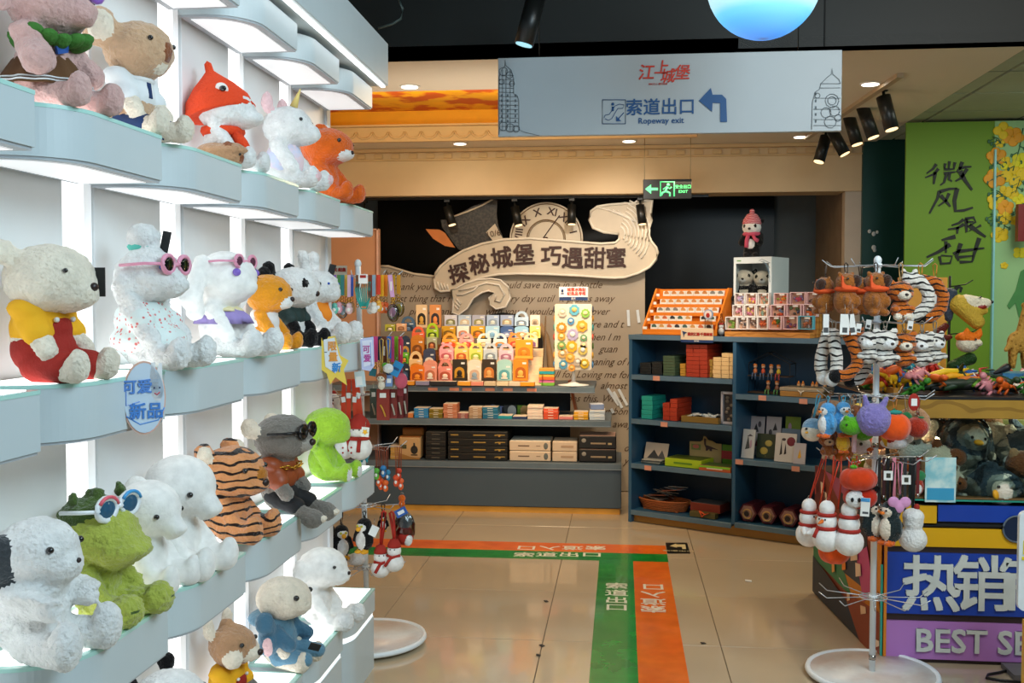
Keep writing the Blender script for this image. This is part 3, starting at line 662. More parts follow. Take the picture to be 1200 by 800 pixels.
toy('goose_plush', 'white plush goose wearing a knitted red hat with a round eye and red scarf', 262, 3.08, 1, .29, -20, [white, white], head=(.05, 0, .66), hr=(.22, .22, .19), snout=((.24, 0, .58), (.15, .12, .10)), nose=0, eye=0, add=hat)
toy('hoofed_plush', 'small grey and brown hoofed plush lying at the feet of the koala', 230, 2.83, 1, .085, -10, [tan, brown, white], X=-1.10, head=(.1, 0, .4), hr=(.5, .35, .4), torso=((-.3, 0, .4), (.5, .4, .4)), arms=None, legs=None, foot=None,
    snout=((.5, 0, .35), (.2, .25, .22)), eye=.05, nose=.06, extra=[('e', (.1, -.2, .75), (.12, .1, .1), 1)], vox=.005, disp=.003, group=None)
def horn(t, H):
    B().cyl(Vector((.10, 0, .86)) * H, Vector((.16, 0, 1.02)) * H, .035 * H, M('horn_gold', '#e9cf7c', .5), r1=.004 * H, n=10).out('horn', t)
cpp = M('dress_pale_pink', '#ecd3da', .85, c2='#cfd6ef', pat='n', ps=20)
toy('unicorn_plush', 'white unicorn plush with pink ears, gold horn and pale pink dress', 333, 3.57, 1, .335, -20, [white, white, palepink], head=(.05, 0, .68), hr=(.19, .19, .17), snout=((.22, 0, .61), (.13, .11, .10)), nose=0, eye=.016,
    extra=[('E', (.0, .13, .86), (.04, .05, .09), 2), ('E', (.50, .20, .13), (.02, .05, .06), 2)], cloth=[('dress', cpp, [('e', (.02, 0, .33), (.215, .235, .25), 0)])], add=horn)
toy('fox_plush', 'orange fox plush with white cheeks at the far end of the upper row', 379, 4.08, 1, .345, -25, [orange, white, white], head=(.05, 0, .66), hr=(.22, .23, .18), snout=((.20, 0, .59), (.12, .15, .07)), extra=[('E', (-.02, .17, .84), (.05, .07, .08), 0), ('E', (.01, .18, .85), (.035, .045, .055), 2)], eye=.02, nose=.02)
# --- middle row
toy('puppy_plush', 'cream plush puppy in a yellow shirt and red corduroy overalls', 48, 2.04, 2, .305, -20, [cream, cream, beige], head=(.06, 0, .71), hr=(.215, .22, .19), snout=((.21, 0, .64), (.13, .14, .12)), nose=.025, eye=.014,
    extra=[('e', (-.10, -.25, .86), (.08, .15, .07), 0, (15, 0, 0)), ('e', (-.02, .28, .84), (.08, .13, .06), 0)], fm=0, cloth=[('shirt', cyel, SHIRT), ('overalls', cred, PANTS)], add=multi(overall, tagcard((.27, .12, .70), (.08, .17), ctag)))
def bunh(t, H):
    sunglasses(gpink, x=.215, z=.74, w=.085, r=.06, hy=.17)(t, H)
    b = B(); ring_tube(b, (.01 * H, 0, .845 * H), .05 * H, .05 * H, .03 * H, M('ribbon_teal', '#5cc5b4', .7)); b.out('hair_band', t)
    tagcard((.12, .05, .86), (.05, .16), ctag, (0, 12, 0))(t, H)
toy('poodle_plush', 'white poodle plush with topknot, pink sunglasses and a floral dress', 166, 2.60, 2, .375, -22, [white, white, cream], head=(.05, 0, .67), hr=(.17, .17, .15), snout=((.20, 0, .62), (.10, .085, .075)), nose=0, eye=.014, eyemat=M('eye_blue', '#2f5fc0', .1),
    torso=((0, 0, .28), (.15, .16, .26)), extra=[('e', (.02, 0, .90), (.095, .09, .085), 0), ('E', (.0, .16, .60), (.07, .07, .12), 0)], disp=.012,
    cloth=[('dress', cflor, [('e', (.01, 0, .38), (.20, .215, .18), 0), ('e', (.06, 0, .22), (.28, .28, .15), 0)] + S2(('c', (.01, .14, .46), (.12, .20, .36), .10, .10, 0)))], add=bunh)
def lopadd(t, H):
    sunglasses(gpink, M('lens_plum', '#5a2f46', .1), x=.21, z=.865, w=.10, r=.055)(t, H)
    b = B().lathe([(.10 * H, .53 * H), (.19 * H, .50 * H), (.22 * H, .47 * H), (.12 * H, .5 * H)], M('tulle_cream', '#e9dcae', .8), n=40, wav=(9, .12)); b.out('ruffle_collar', t)
    b = B().lathe([(.14 * H, .50 * H), (.24 * H, .42 * H), (.28 * H, .34 * H), (.16 * H, .46 * H)], clilac, n=40, wav=(8, .10), c=(.04 * H, 0, 0)); b.out('tulle_cape', t)
toy('lop_rabbit_plush', 'white lop-eared rabbit plush with purple eyes, pink sunglasses and lilac tulle', 258, 3.08, 2, .335, -24, [velvet, velvet, white], head=(.05, 0, .73), hr=(.205, .20, .20), snout=((.22, 0, .67), (.09, .10, .075)), nose=0, eye=.03, eyemat=M('eye_violet', '#7f62c4', .1), eyeang=42,
    extra=[('C', (.0, .24, .86), (-.05, .38, .46), .06, .09, 0), ('E', (.46, .22, .15), (.10, .12, .15), 2)], lm=2, fm=2, add=lopadd)
toy('tiger_plush', 'small orange tiger plush with black ears in white overalls beside the panda', 310, 3.36, 2, .255, -20, [amber, white, black], head=(.05, 0, .74), hr=(.22, .22, .2), snout=((.23, 0, .66), (.10, .12, .09)),
    extra=[('E', (-.01, .15, .94), (.06, .07, .09), 2)], lm=0, fm=0, cloth=[('robe', cwhite, SHIRT[:1] + [('e', (.03, 0, .22), (.20, .22, .2), 0)])])
toy('panda_plush', 'panda plush wearing a dark green jacket with black feet on the middle row', 338, 3.58, 2, .295, -24, [white, white, black], head=(.06, 0, .72), hr=(.23, .23, .20), snout=((.24, 0, .65), (.08, .09, .07)), lm=2, fm=2, am=2, eye=.02,
    extra=[('E', (-.02, .19, .90), (.05, .065, .07), 2), ('E', (.205, .115, .755), (.04, .05, .055), 2)], cloth=[('jacket', cjacket, SHIRT)])
toy('rabbit_plush', 'fluffy white rabbit plush with upright ears and an orange vest at the far end', 366, 4.0, 2, .36, -22, [white, white, palepink], head=(.05, 0, .64), hr=(.18, .18, .16), snout=((.20, 0, .58), (.08, .09, .07)), nose=0, eye=.012, eyemat=M('eye_blue'),
    extra=[('C', (-.02, .09, .78), (-.03, .12, .95), .05, .055, 0), ('E', (.45, .21, .15), (.10, .12, .14), 0)], disp=.012, cloth=[('vest', cvest, SHIRT[:1] + [('e', (.16, 0, .36), (.08, .12, .10), 0)])], add=tagcard((.14, .1, .80), (.06, .15), ctag, (0, 15, 0)))
# --- fourth row
toy('dog_plush', 'white plush dog with one charcoal ear sitting with legs out', 30, 1.97, 3, .285, -22, [white, white, ddark], head=(.05, 0, .76), hr=(.21, .21, .19), snout=((.20, 0, .69), (.13, .14, .12)), nose=.016, eye=.022,
    extra=[('e', (-.06, -.21, .75), (.12, .07, .16), 2), ('e', (-.04, .21, .76), (.10, .06, .15), 0)], torso=((0, 0, .34), (.24, .26, .33)), legs=((.10, .15, .14), (.42, .24, .12), .14, .12), foot=((.5, .26, .17), (.09, .12, .17)), arms=((.05, .2, .5), (.33, .22, .44), .09, .08))
def gog(t, H):
    sunglasses(M('goggle_white', '#e9eef2', .3), M('goggle_lens', '#2c5a78', .1), x=.17, z=.86, w=.105, r=.085, thick=.02)(t, H)
    b = B(); 
    for s in (-1, 1): b.tube([Vector((.185, s * .105 + .09 * math.cos(a), .86 + .08 * math.sin(a))) * H for a in np.linspace(.3, 2.6, 8)], .012 * H, M('goggle_blue' if s > 0 else 'goggle_red', '#3a9ad8' if s > 0 else '#e06070', .3))
    b.out('goggle_trim', t)
toy('dinosaur_plush', 'green curly-furred dinosaur plush with white swimming goggles on its head', 108, 2.18, 3, .29, -28, [moss, moss, mossd], head=(.05, 0, .66), hr=(.20, .21, .19), snout=((.22, 0, .56), (.17, .19, .14)), nose=0, eye=0, disp=.014,
    extra=[('e', (-.02, 0, .80), (.19, .20, .11), 2), ('E', (.02, .18, .88), (.035, .035, .06), 2), ('e', (.0, .0, .93), (.06, .04, .05), 2), ('E', (.54, .22, .15), (.03, .07, .03), 2)], legs=((.08, .12, .12), (.42, .19, .11), .12, .11), foot=((.48, .2, .13), (.1, .12, .12)), add=gog)
EL = dict(mats=[velvet, velvet], head=(.05, 0, .72), hr=(.21, .20, .20), snout=None, nose=0, eye=.02, eyeang=45, eyez=-.02, disp=.002, torso=((0, 0, .30), (.20, .21, .29)), legs=((.08, .12, .13), (.38, .19, .11), .13, .115), foot=((.44, .2, .14), (.06, .10, .13)))
EX = [('c', (.18, 0, .66), (.28, 0, .56), .10, .075, 0), ('E', (-.04, .25, .66), (.12, .045, .21), 0)]
toy('elephant_plush', 'smooth white elephant plush in front, close behind the green dinosaur', 163, 2.42, 3, .28, -24, extra=EX, **EL)
toy('elephant_plush', 'taller smooth white elephant plush sitting behind the other white elephant', 200, 2.62, 3, .33, -24, extra=EX, **EL)
toy('tiger_plush', 'large orange tiger plush with black stripes and white ears sitting on its shelf', 264, 3.08, 3, .305, -26, [tigerf, tigerf, cream, plush('fur_tiger_nose', '#b8742a')], head=(.05, 0, .70), hr=(.24, .24, .21), snout=((.22, 0, .60), (.15, .19, .12)), nose=.035,
    extra=[('E', (-.02, .20, .87), (.06, .08, .08), 0), ('E', (.02, .22, .87), (.04, .06, .065), 2), ('e', (.26, 0, .70), (.11, .07, .07), 3)], torso=((0, 0, .3), (.22, .24, .29)), legs=((.1, .14, .13), (.42, .2, .12), .13, .12), foot=((.46, .21, .15), (.07, .11, .14)))
def chain(t, H):
    b = B()
    for i in range(22):
        a = i / 22 * 6.283; c = Vector((.05 + .17 * math.cos(a), .19 * math.sin(a), .53 - .03 * math.cos(a)))
        u = Vector((-math.sin(a), math.cos(a), 0)); v_ = Vector((0, 0, 1)) if i % 2 else Vector((math.cos(a), math.sin(a), .3))
        b.tube([(c + (u * .034 * math.cos(q) + v_ * .02 * math.sin(q))) * H for q in np.linspace(0, 6.283, 9)[:-1]], .009 * H, ggold, closed=True, n=5)
    b.out('gold_chain', t)
    sunglasses(gblack, M('lens_black', '#08090a', .1), x=.25, z=.80, w=.085, r=.06, hy=.20, thick=.018)(t, H)
toy('meerkat_plush', 'grey meerkat plush with black sunglasses, thick gold chain, rust leather top and black shorts', 323, 3.55, 3, .37, -22, [grey, plush('fur_light_grey', '#a39e94'), cream], head=(.05, 0, .74), hr=(.20, .20, .17), snout=((.22, 0, .69), (.09, .10, .07)), torso=((0, 0, .34), (.15, .17, .30)),
    legs=((.1, .12, .14), (.42, .18, .03), .075, .065), foot=((.48, .18, -.02), (.10, .08, .09)), extra=[('E', (-.05, .17, .83), (.04, .07, .08), 2), ('E', (.58, .18, -.02), (.03, .06, .03), 2)], disp=.008,
    cloth=[('leather_top', cleather, SHIRT), ('shorts', cblack, [('e', (.04, 0, .20), (.18, .20, .14), 0)] + S2(('c', (.08, .12, .16), (.27, .16, .10), .105, .10, 0)))], add=chain)
toy('frog_plush', 'lime green fluffy rabbit plush with white soles on the last shelf', 377, 4.05, 3, .28, -25, [lime, lime, white], head=(.06, 0, .78), hr=(.24, .24, .21), snout=((.22, 0, .68), (.13, .15, .10)), nose=0, eye=0, extra=[('E', (.0, .22, .72), (.08, .06, .22), 0), ('e', (.17, 0, .92), (.07, .07, .06), 2), ('E', (.52, .2, .14), (.035, .09, .13), 2)],
    torso=((0, 0, .30), (.19, .2, .28)), legs=((.1, .14, .12), (.46, .2, .14), .11, .10), foot=((.5, .2, .15), (.07, .1, .13)))
toy('puppy_plush', 'brown and cream plush toy peeking up at the bottom left corner of the picture', 12, 1.60, 3, .17, -20, [cream, tan, brown], X=-1.13, head=(.1, 0, .6), hr=(.3, .3, .3), extra=[('E', (.0, .26, .72), (.1, .07, .2), 2), ('e', (.22, -.2, .75), (.14, .12, .12), 1)], group=None)
# --- lowest row
toy('fox_plush', 'tan fox plush in a yellow shirt and dark red overalls on the lowest row', 262, 3.06, 4, .29, -24, [tan, cream, white, grey], head=(.05, 0, .76), hr=(.18, .18, .17), snout=((.20, 0, .70), (.13, .09, .075)), nose=.03, am=3, fm=3, eye=.022,
    extra=[('E', (-.06, .13, .92), (.05, .05, .11), 1), ('e', (.0, 0, .93), (.07, .05, .08), 0), ('E', (.12, .13, .70), (.09, .06, .09), 1)], cloth=[('shirt', cyel, SHIRT), ('overalls', cred, PANTS)], add=overall)
toy('panda_plush', 'panda plush with black eye patches seen at the bottom edge of the picture', 183, 2.58, 4, .31, -22, [white, white, black], head=(.06, 0, .75), hr=(.23, .23, .2), snout=((.24, 0, .68), (.08, .09, .07)), lm=2, fm=2, am=2, eye=.02, extra=[('E', (-.02, .2, .92), (.05, .065, .07), 2), ('E', (.205, .115, .78), (.04, .05, .055), 2)])
def bunhood(t, H):
    B().box(Vector((.52, -.12, .30)) * H, (.13 * H, .008 * H, .10 * H), ctag, rot=(20, 20, 30)).out('swing_tag', t)
toy('lamb_plush', 'cream plush in a blue rabbit-eared fleece suit with pink inner ear', 322, 3.55, 4, .325, -24, [cream, cream, palepink], head=(.06, 0, .76), hr=(.22, .21, .18), snout=((.2, 0, .71), (.13, .14, .10)), nose=0, eye=.026, extra=[('e', (-.02, -.21, .76), (.05, .04, .10), 0)],
    cloth=[('fleece_suit', [cblue, cbluedk, palepink], [('e', (0, 0, .33), (.22, .24, .28), 0), ('e', (-.06, 0, .56), (.20, .23, .10), 0), ('c', (.0, -.24, .62), (.06, -.36, .34), .08, .11, 1), ('e', (.10, -.45, .38), (.06, .03, .13), 2)] + S2(('c', (.03, .18, .48), (.26, .24, .34), .10, .09, 1)) + S2(('c', (.1, .13, .14), (.42, .18, .15), .13, .10, 0)))], add=bunhood)
toy('puppy_plush', 'plain fluffy white puppy plush on the lowest far shelf by the small rack', 368, 4.05, 4, .33, -24, [velvet, velvet, white], head=(.07, 0, .73), hr=(.22, .22, .19), snout=((.23, 0, .66), (.14, .14, .11)), nose=.02, eye=.018, extra=[('E', (-.02, .22, .72), (.08, .05, .16), 0), ('E', (.50, .2, .13), (.1, .12, .14), 2)], disp=.008)
# ============================================================ REAR: ribbon board, tiered gift display, charm rack
YB = 8.45
mboard = M('board_beige', '#b3a48f', .6, var=.06, vs=2); mboardl = M('board_cream', '#cfc2ac', .55, var=.04); mink = M('script_ink', '#5a452f', .8); mchar = M('title_brown', '#3a1c14', .6)
p = lambda x, y, Y=YB: P(x, y, Y=Y)
bd = thing('decor_board', 'tall beige decor board printed with flowing handwriting behind the gift display', 'decor board', (0, YB, 0))
top = [(445, 312), (455, 312), (468, 316), (485, 321), (510, 324), (560, 300), (640, 285), (756, 300)]
pts = [p(x, y) for x, y in top]; pts += [Vector((pts[-1].x, YB, .005)), Vector((pts[0].x, YB, .005))]
b = B().poly(pts, (0, .03, 0), mboard); b.out('board_panel', bd, world=True)
b = B().tube([p(x, y) for x, y in top[:5]], .012, mboardl); b.out('board_edge', bd, world=True)
for x, y, s_ in ((467, 321, 'happens'), (490, 336, 'thank you for'), (492, 350, 'first thing that i'), (505, 365, 'please   and'), (620, 334, "I'm sad If I could save time in a bottle"), (650, 350, 'every day until  it passes away'), (640, 365, 'with you  I would make a   over'),
                (692, 380, 'day    pure and t'), (705, 395, 'when I m'), (706, 409, '    guan'), (712, 424, 'meaning of lo'), (700, 439, 'all for Loving me for wh'), (728, 452, 'almost feel'), (695, 467, 'does this, When'), (720, 482, 'ut bon'), (722, 497, 'es away'), (735, 525, 'of'), (733, 540, 'y')):
    v = p(x, y); txt('script_line', s_, .082, mink, (v.x, YB - .002, v.z), bd, shear=.45, depth=.0006, sx=.95, world=True)
# cut-out rabbit hole opening in the board (dark arch)
b = B().poly([p(x, y, YB) for x, y in ((636, 505), (636, 400), (632, 385), (622, 376), (605, 368), (590, 366), (575, 368), (560, 375), (560, 505))], (0, -.012, 0), M('arch_dark', '#17120e', .7)); b.out('arch_opening', bd, world=True)
b = B().tube([p(x, y, YB - .01) for x, y in ((646, 505), (645, 420), (640, 395), (632, 380))], .03, M('arch_tan', '#a5835c', .6)); b.out('arch_rim', bd, world=True)
# ribbon title board
YR = 8.38
def px4(l, ox=430, oy=220, k=4): return [(ox + x / k, oy + y / k) for x, y in l]
rb_ = px4([(313, 430), (322, 400), (345, 368), (385, 335), (450, 295), (540, 262), (640, 242), (760, 237), (880, 245), (1000, 255), (1100, 262), (1165, 257), (1183, 240), (1178, 215), (1110, 208), (1060, 188), (1042, 150), (1050, 110), (1080, 88), (1130, 80), (1200, 74)]) + \
    px4([(60, 40), (110, 45), (130, 30), (180, 25), (222, 25), (215, 90), (218, 140), (205, 180), (198, 220), (215, 262), (245, 300), (254, 330), (245, 370), (205, 415), (140, 450), (60, 475), (0, 478)], 720, 230, 5) + px4([(1100, 420), (1000, 412), (850, 405), (700, 402), (620, 405), (560, 415), (500, 432), (455, 455), (420, 480), (385, 482), (345, 486), (320, 470)])
rb = thing('ribbon_sign', 'large carved cream ribbon sign with dark brown Chinese title characters', 'sign', (0, YR, 0))
b = B().poly([p(x, y, YR) for x, y in rb_], (0, .05, 0), mboardl); b.out('ribbon_board', rb, world=True)
b = B().tube([p(x, y, YR - .004) for x, y in rb_], .011, M('ribbon_edge', '#e4dccb', .5), closed=True); b.out('ribbon_edge', rb, world=True)
fl_ = px4([(395, 478), (405, 540), (400, 585), (430, 596), (470, 565), (500, 515), (540, 490), (570, 482), (596, 492), (572, 515), (575, 548), (605, 568), (650, 558), (672, 515), (664, 465), (625, 432), (580, 425), (520, 430), (460, 448), (420, 470)])
b = B().poly([p(x, y, YR - .03) for x, y in fl_], (0, .05, 0), mboardl); b.out('ribbon_curl', rb, world=True)
b = B(); ml = M('ribbon_relief', '#efe8da', .5)
b.tube([p(x, y, YR - .035) for x, y in fl_], .008, ml, closed=True)
for pl in ([(430, 480), (480, 470), (560, 445), (620, 455), (645, 500), (625, 535), (600, 530), (605, 505)], [(420, 500), (450, 500), (500, 480), (520, 460)], [(420, 520), (440, 545)], [(415, 535), (435, 558)], [(412, 550), (428, 572)], [(330, 440), (345, 480)], [(345, 445), (358, 480)], [(360, 448), (370, 478)], [(375, 452), (382, 478)]):
    b.tube([p(x, y, YR - (.038 if pl[0][0] > 390 else .006)) for x, y in px4(pl)], .008, ml)
b.out('relief_lines', rb, world=True, kind='stuff')
b = B()
for i in range(8):
    r_ = 26 + i * 13
    b.tube([p(x, y, YR - .006) for x, y in [(722 + 2 + r_ * .32 * math.cos(a), 277 - 3 + r_ * .36 * math.sin(a)) for a in np.linspace(-1.2, .75, 10)]], .0075, ml)
for i in range(5): b.tube([p(x, y, YR - .006) for x, y in [(700 + i * 6, 243 + i), (712 + i * 6, 246 + i * 2), (724 + i * 6, 250 + i * 3)]], .006, ml)
b.out('relief_scallop', rb, world=True, kind='stuff')
for ch, x, y, rz_, s_ in (('探', 538, 322, 14, 21), ('秘', 562, 311, 12, 21), ('城', 588, 303.5, 8, 22), ('堡', 614, 300, 3, 22), ('巧', 646, 301, 0, 21), ('遇', 671, 304, -2, 22), ('甜', 697, 304, -2, 22), ('蜜', 722, 303.5, 2, 21)):
    v = p(x, y, YR - .008); txt('title_character', ch, s_ * 8.4 / FPX * 1.18, mchar, v, rb, ry=-rz_, depth=.004, bold=.0045, world=True)
# top hat, clock, leaf
ht = thing('top_hat_cutout', 'tilted black top hat cut-out with a price card above the ribbon', 'cut-out', (0, 8.46, 0))
hp = px4([(350, 165), (345, 150), (380, 150), (410, 132), (500, 85), (590, 52), (612, 60), (608, 120), (615, 180), (640, 240), (540, 262), (470, 290), (430, 290), (400, 250), (375, 215), (352, 185)])
B().poly([p(x, y, 8.46) for x, y in hp], (0, .04, 0), M('hat_black', '#171411', .5, c2='#3a352c', pat='n', ps=45, pd=-.02)).out('hat_body', ht, world=True)
B().tube([p(x, y, 8.45) for x, y in px4([(405, 135), (470, 112), (540, 82), (590, 54)])], .008, mboardl).out('hat_rim', ht, world=True)
B().poly([p(x, y, 8.44) for x, y in px4([(558, 208), (600, 168), (636, 236), (590, 248)])], (0, .01, 0), mboardl).out('price_card', ht, world=True)
v = p(578, 274, 8.43); txt('lettering', '10/6', .07, mink, v, ht, ry=-10, world=True)
cl = thing('clock_cutout', 'round cream clock cut-out with roman numerals behind the ribbon', 'clock', p(640, 280, 8.46))
cr_ = 43 * 8.46 / FPX
B().cyl((0, 0, 0), (0, .03, 0), cr_, mboardl, n=48).out('clock_face', cl)
b = B(); ring = lambda rr, th: b.tube([Vector((rr * math.cos(a), -.003, rr * math.sin(a))) for a in np.linspace(0, 6.2832, 41)[:-1]], th, M('clock_ring', '#77603f', .5), closed=True)
ring(cr_ * .95, .004); ring(cr_ * .52, .006); ring(cr_ * .48, .003); b.out('clock_ring', cl)
for i, s_ in enumerate(('I', 'XII', 'XI', 'X', 'IX', 'VIII')):
    a = R(14 + i * 31.5); txt('numeral', s_, .085, mchar, (cr_ * .75 * math.cos(a), -.004, cr_ * .75 * math.sin(a)), cl, ry=90 - math.degrees(a) , depth=.001, bold=.0015)
b = B(); b.cyl((-.03, -.008, 0), (.11, -.008, .19), .004, mchar, n=6); b.sph((-.0, -.008, .0), .018, mchar, u=8, v=6); b.out('clock_hand', cl)
B().poly([p(x, y, 8.46) for x, y in px4([(275, 193), (340, 196), (365, 210), (412, 280), (365, 272), (310, 238)])], (0, .03, 0), M('leaf_orange', '#cf7a35', .6)).out('leaf_cutout', label='orange leaf shaped cut-out left of the top hat', cat='cut-out')
# ---- low display unit
mun = M('unit_slate', '#4a5963', .4, var=.04, vs=3); mund = M('unit_dark', '#2a353c', .5, var=.05); medge = M('shelf_metal', '#98a2a8', .3, metal=.5); mplinth = M('plinth_lit_gold', '#e0a03c', .5)  # plinth gold brightened in the colour to imitate light under the base
YF = 7.52
x1 = P(728, 600, Y=YF).x; x0 = -2.2
du = thing('display_unit', 'long slate blue display unit with three shelves under the ribbon sign', 'display unit', (x0, YF, 0)); Wd = x1 - x0
zb = P(600, 541, Y=YF).z; zm = P(600, 492, Y=YF).z; zt3 = P(600, 452, Y=YF + .12).z
B().box((Wd / 2, .29, .02), (Wd - .02, .55, .04), mplinth).out('plinth', du)
B().box((Wd / 2, .3, (zb - .03 + .05) / 2 + .01), (Wd, .60, zb - .05), mun, bev=.004, seg=1).out('base_cabinet', du)
for i, (z_, xr_, y0_) in enumerate(((zb, Wd, 0), (zm, P(716, 492, Y=YF + .04).x - x0, .04), (zt3, P(697, 455, Y=YF + .12).x - x0, .12))):
    b = B().box((xr_ / 2, y0_ + .29, z_ - .012), (xr_, .58, .024), mun, bev=.002, seg=1); b.out('shelf', du)
    B().box((xr_ / 2, y0_ - .004, z_ - .026), (xr_, .010, .045), M('shelf_lip', '#65747c', .35), bev=.002, seg=1).box((xr_ / 2, y0_ - .011, z_ - .044), (xr_, .006, .006), medge).out('shelf_lip', du)
    if i < 2:
        nz = (zm, zt3)[i]; xe = P(668, 480, Y=YF + .55).x - x0
        B().box((xe / 2, .60, (z_ + nz) / 2 - .02), (xe, .02, nz - z_ - .05), mund).out('back_panel', du)
mtagp = M('price_tag', '#d88a6a', .6)
for px in (507, 532, 547, 574, 595, 623): q = P(px, 455, Y=YF + .10); B().box((q.x - x0, .11, zt3 - .028), (.07, .004, .022), mtagp).out('price_label', du)
# ---- stacks of boxed goods on the shelves
CN = {}
def hexm(h): 
    k = 'card_' + h[1:]
    return M(k, h, .5, var=.04)
def cbox(name, lab, cat, c, size, hx, top=None, grp=None, rz=0, deco=None, T=None):
    """a closed carton standing on c (bottom centre of its front edge)"""
    t = thing(name, lab, cat, c, rz, grp); w_, d_, h_ = size
    B().box((0, d_ / 2, h_ / 2), (w_ * .985, d_, h_ * .94), hexm(hx), bev=min(h_, w_) * .06, seg=1).out('carton', t)
    B().box((0, d_ / 2, h_ * .97 + .0005), (w_ * .95, d_ * .96, .002), hexm(top or '#d8c8b4')).out('lid_print', t)
    if deco: deco(t, w_, h_)
    return t
ordn = ['topmost', 'second from top', 'third from top', 'fourth from top', 'fifth from top', 'sixth from top', 'seventh from top', 'eighth from top', 'ninth from top']
def stack(x0p, x1p, ytop, n, hx, cname, where, Y, zbase, top=None, dd=.14, deco=None, fr=None, rz=0, nm='boxed_card_set', cat='box'):
    a, c_ = P(x0p, 500, Y=Y), P(x1p, 500, Y=Y); hh = (P(x0p, ytop, Y=Y).z - zbase) / n
    for i in range(n):
        cbox(nm, f'{cname} box, {ordn[n - 1 - i]} of {where}'.replace('second from top of', 'second of').replace('third from top of', 'third of').replace('the tall stack on the middle shelf', 'tall middle-shelf stack') if n > 1 else f'single {cname} box {where}', cat, ((a.x + c_.x) / 2 + rnd.uniform(-.002, .002), Y + rnd.uniform(0, .006), zbase + i * hh), (c_.x - a.x - .004, dd, hh), hx if isinstance(hx, str) else hx[i % len(hx)], top, f'{cname} boxes stacked {where}' if n > 1 else None, deco=deco)
YS2 = YF + .06; z2 = zm + .0005
def dline(col, x=0, w=.4, zz=.5):
    m_ = hexm(col)
    def f(t, W_, H_):
        B().box((x * W_, -.0006, H_ * zz), (W_ * w, .001, H_ * .22), m_).out('print', t)
    return f
for a in ((477, 484.5, 484, 2, '#d9803f', 'small orange', 'the pile left of the blue boxes'), (485, 502.5, 478, 4, '#2f86bd', 'blue', 'the stack at left on the middle shelf'), (502.5, 519, 479, 4, '#8b7416', 'olive', 'the stack right of the blue boxes'), (519, 536, 473, 6, '#c67a55', 'terracotta', 'the tall stack on the middle shelf'),
          (536, 549, 484, 3, '#a05a50', 'dusty red', 'the low stack right of the terracotta boxes'), (549, 565, 477, 5, '#b28f6c', 'tan', 'the stack left of the teal boxes'), (565, 584, 477, 5, '#1f6f8e', 'deep teal', 'the stack under the crown card'), (583, 600, 487, 2, '#2aa0a8', 'turquoise', 'the low stack in the middle'),
          (600, 617.5, 488, 2, '#2b3d66', 'navy', 'the low stack right of the turquoise boxes'), (617.5, 636.5, 475, 5, '#e6cdb8', 'cream', 'the tall stack on the middle shelf'), (636.5, 654.5, 478.5, 4, '#e2512a', 'vermilion', 'the stack right of the tall cream boxes'), (654.5, 672, 488, 1, '#dc8078', 'pink', 'right of the vermilion stack'),
          (672, 689.5, 482.5, 3, '#e2a41c', 'yellow', 'the stack near the right shelf end'), (690, 709, 480.5, 4, '#cdd6da', 'pale grey', 'the stack at the right shelf end')):
    stack(*a, YS2, z2, deco=dline('#e9e1d0', 0, .35) if a[3] > 2 else None)
cbox('boxed_card_set', 'crooked blue box lying on the pale grey stack', 'box', (P(700, 480, Y=YS2).x, YS2 + .02, P(700, 480.5, Y=YS2).z + .001), (.10, .12, .04), '#7d8fb4', '#c8d0dc', rz=R(8))
for px, hx, lab in ((577, '#6b7fb5', 'small blue crown-shaped card standing behind the teal boxes'), (598, '#26343c', 'dark postcard with a silver arch standing behind the turquoise boxes'), (613, '#5f8f22', 'green postcard standing left of the cream stack')):
    q = P(px, 483, Y=YS2 + .2); t = thing('postcard', lab, 'postcard', (q.x, YS2 + .22, zm)); h_ = P(px, 474 if px < 590 else 475, Y=YS2 + .2).z - zm
    if px < 590: B().poly([(-.07, 0, 0), (.07, 0, 0), (.07, 0, h_ * .75), (.085, 0, h_ * .82), (.05, 0, h_ * .86), (.0, 0, h_), (-.05, 0, h_ * .86), (-.085, 0, h_ * .82), (-.07, 0, h_ * .75)], (0, .004, 0), hexm(hx)).out('card', t)
    else: B().box((0, 0, h_ / 2), (.105, .004, h_), hexm(hx)).out('card', t)
    B().sph((.01, -.004, h_ * .45), (.035, .003, .045), hexm('#a8b4ba' if px < 605 else '#b9a06a'), u=12, v=8).out('print', t)
q = P(672, 478, Y=YF + .5); B().box((0, 0, .13), (.02, .12, .26), hexm('#c2642c'), rot=(0, -12, 0)).out('leaning_board', None, (q.x, YF + .45, zm + .004), label='narrow orange board leaning behind the yellow boxes', cat='board')
YS3 = YF + .03; z3 = zb + .0005
def gun(t, W_, H_):
    g_ = hexm('#b08a3e')
    for x_, w2 in ((-.38, .13), (.03, .2)): B().box((x_ * W_, -.0006, H_ * .5), (W_ * w2, .001, H_ * .16), g_).out('print', t)
    B().poly([(W_ * .28, 0, H_ * .55), (W_ * .33, 0, H_ * .62), (W_ * .45, 0, H_ * .6), (W_ * .45, 0, H_ * .5), (W_ * .38, 0, H_ * .48), (W_ * .37, 0, H_ * .3), (W_ * .345, 0, H_ * .3), (W_ * .34, 0, H_ * .48), (W_ * .28, 0, H_ * .42)], (0, -.001, 0), g_).out('print', t)
stack(524, 595.8, 505, 4, '#17150f', 'long black', 'the big stack on the bottom shelf', YS3, z3, dd=.3, deco=gun, top='#3a3630')
stack(498, 522.5, 506, 6, '#1b1a17', 'short black', 'the stack left of the long black boxes', YS3, z3, dd=.25, deco=dline('#5d574c', 0, .4), top='#5a5248')
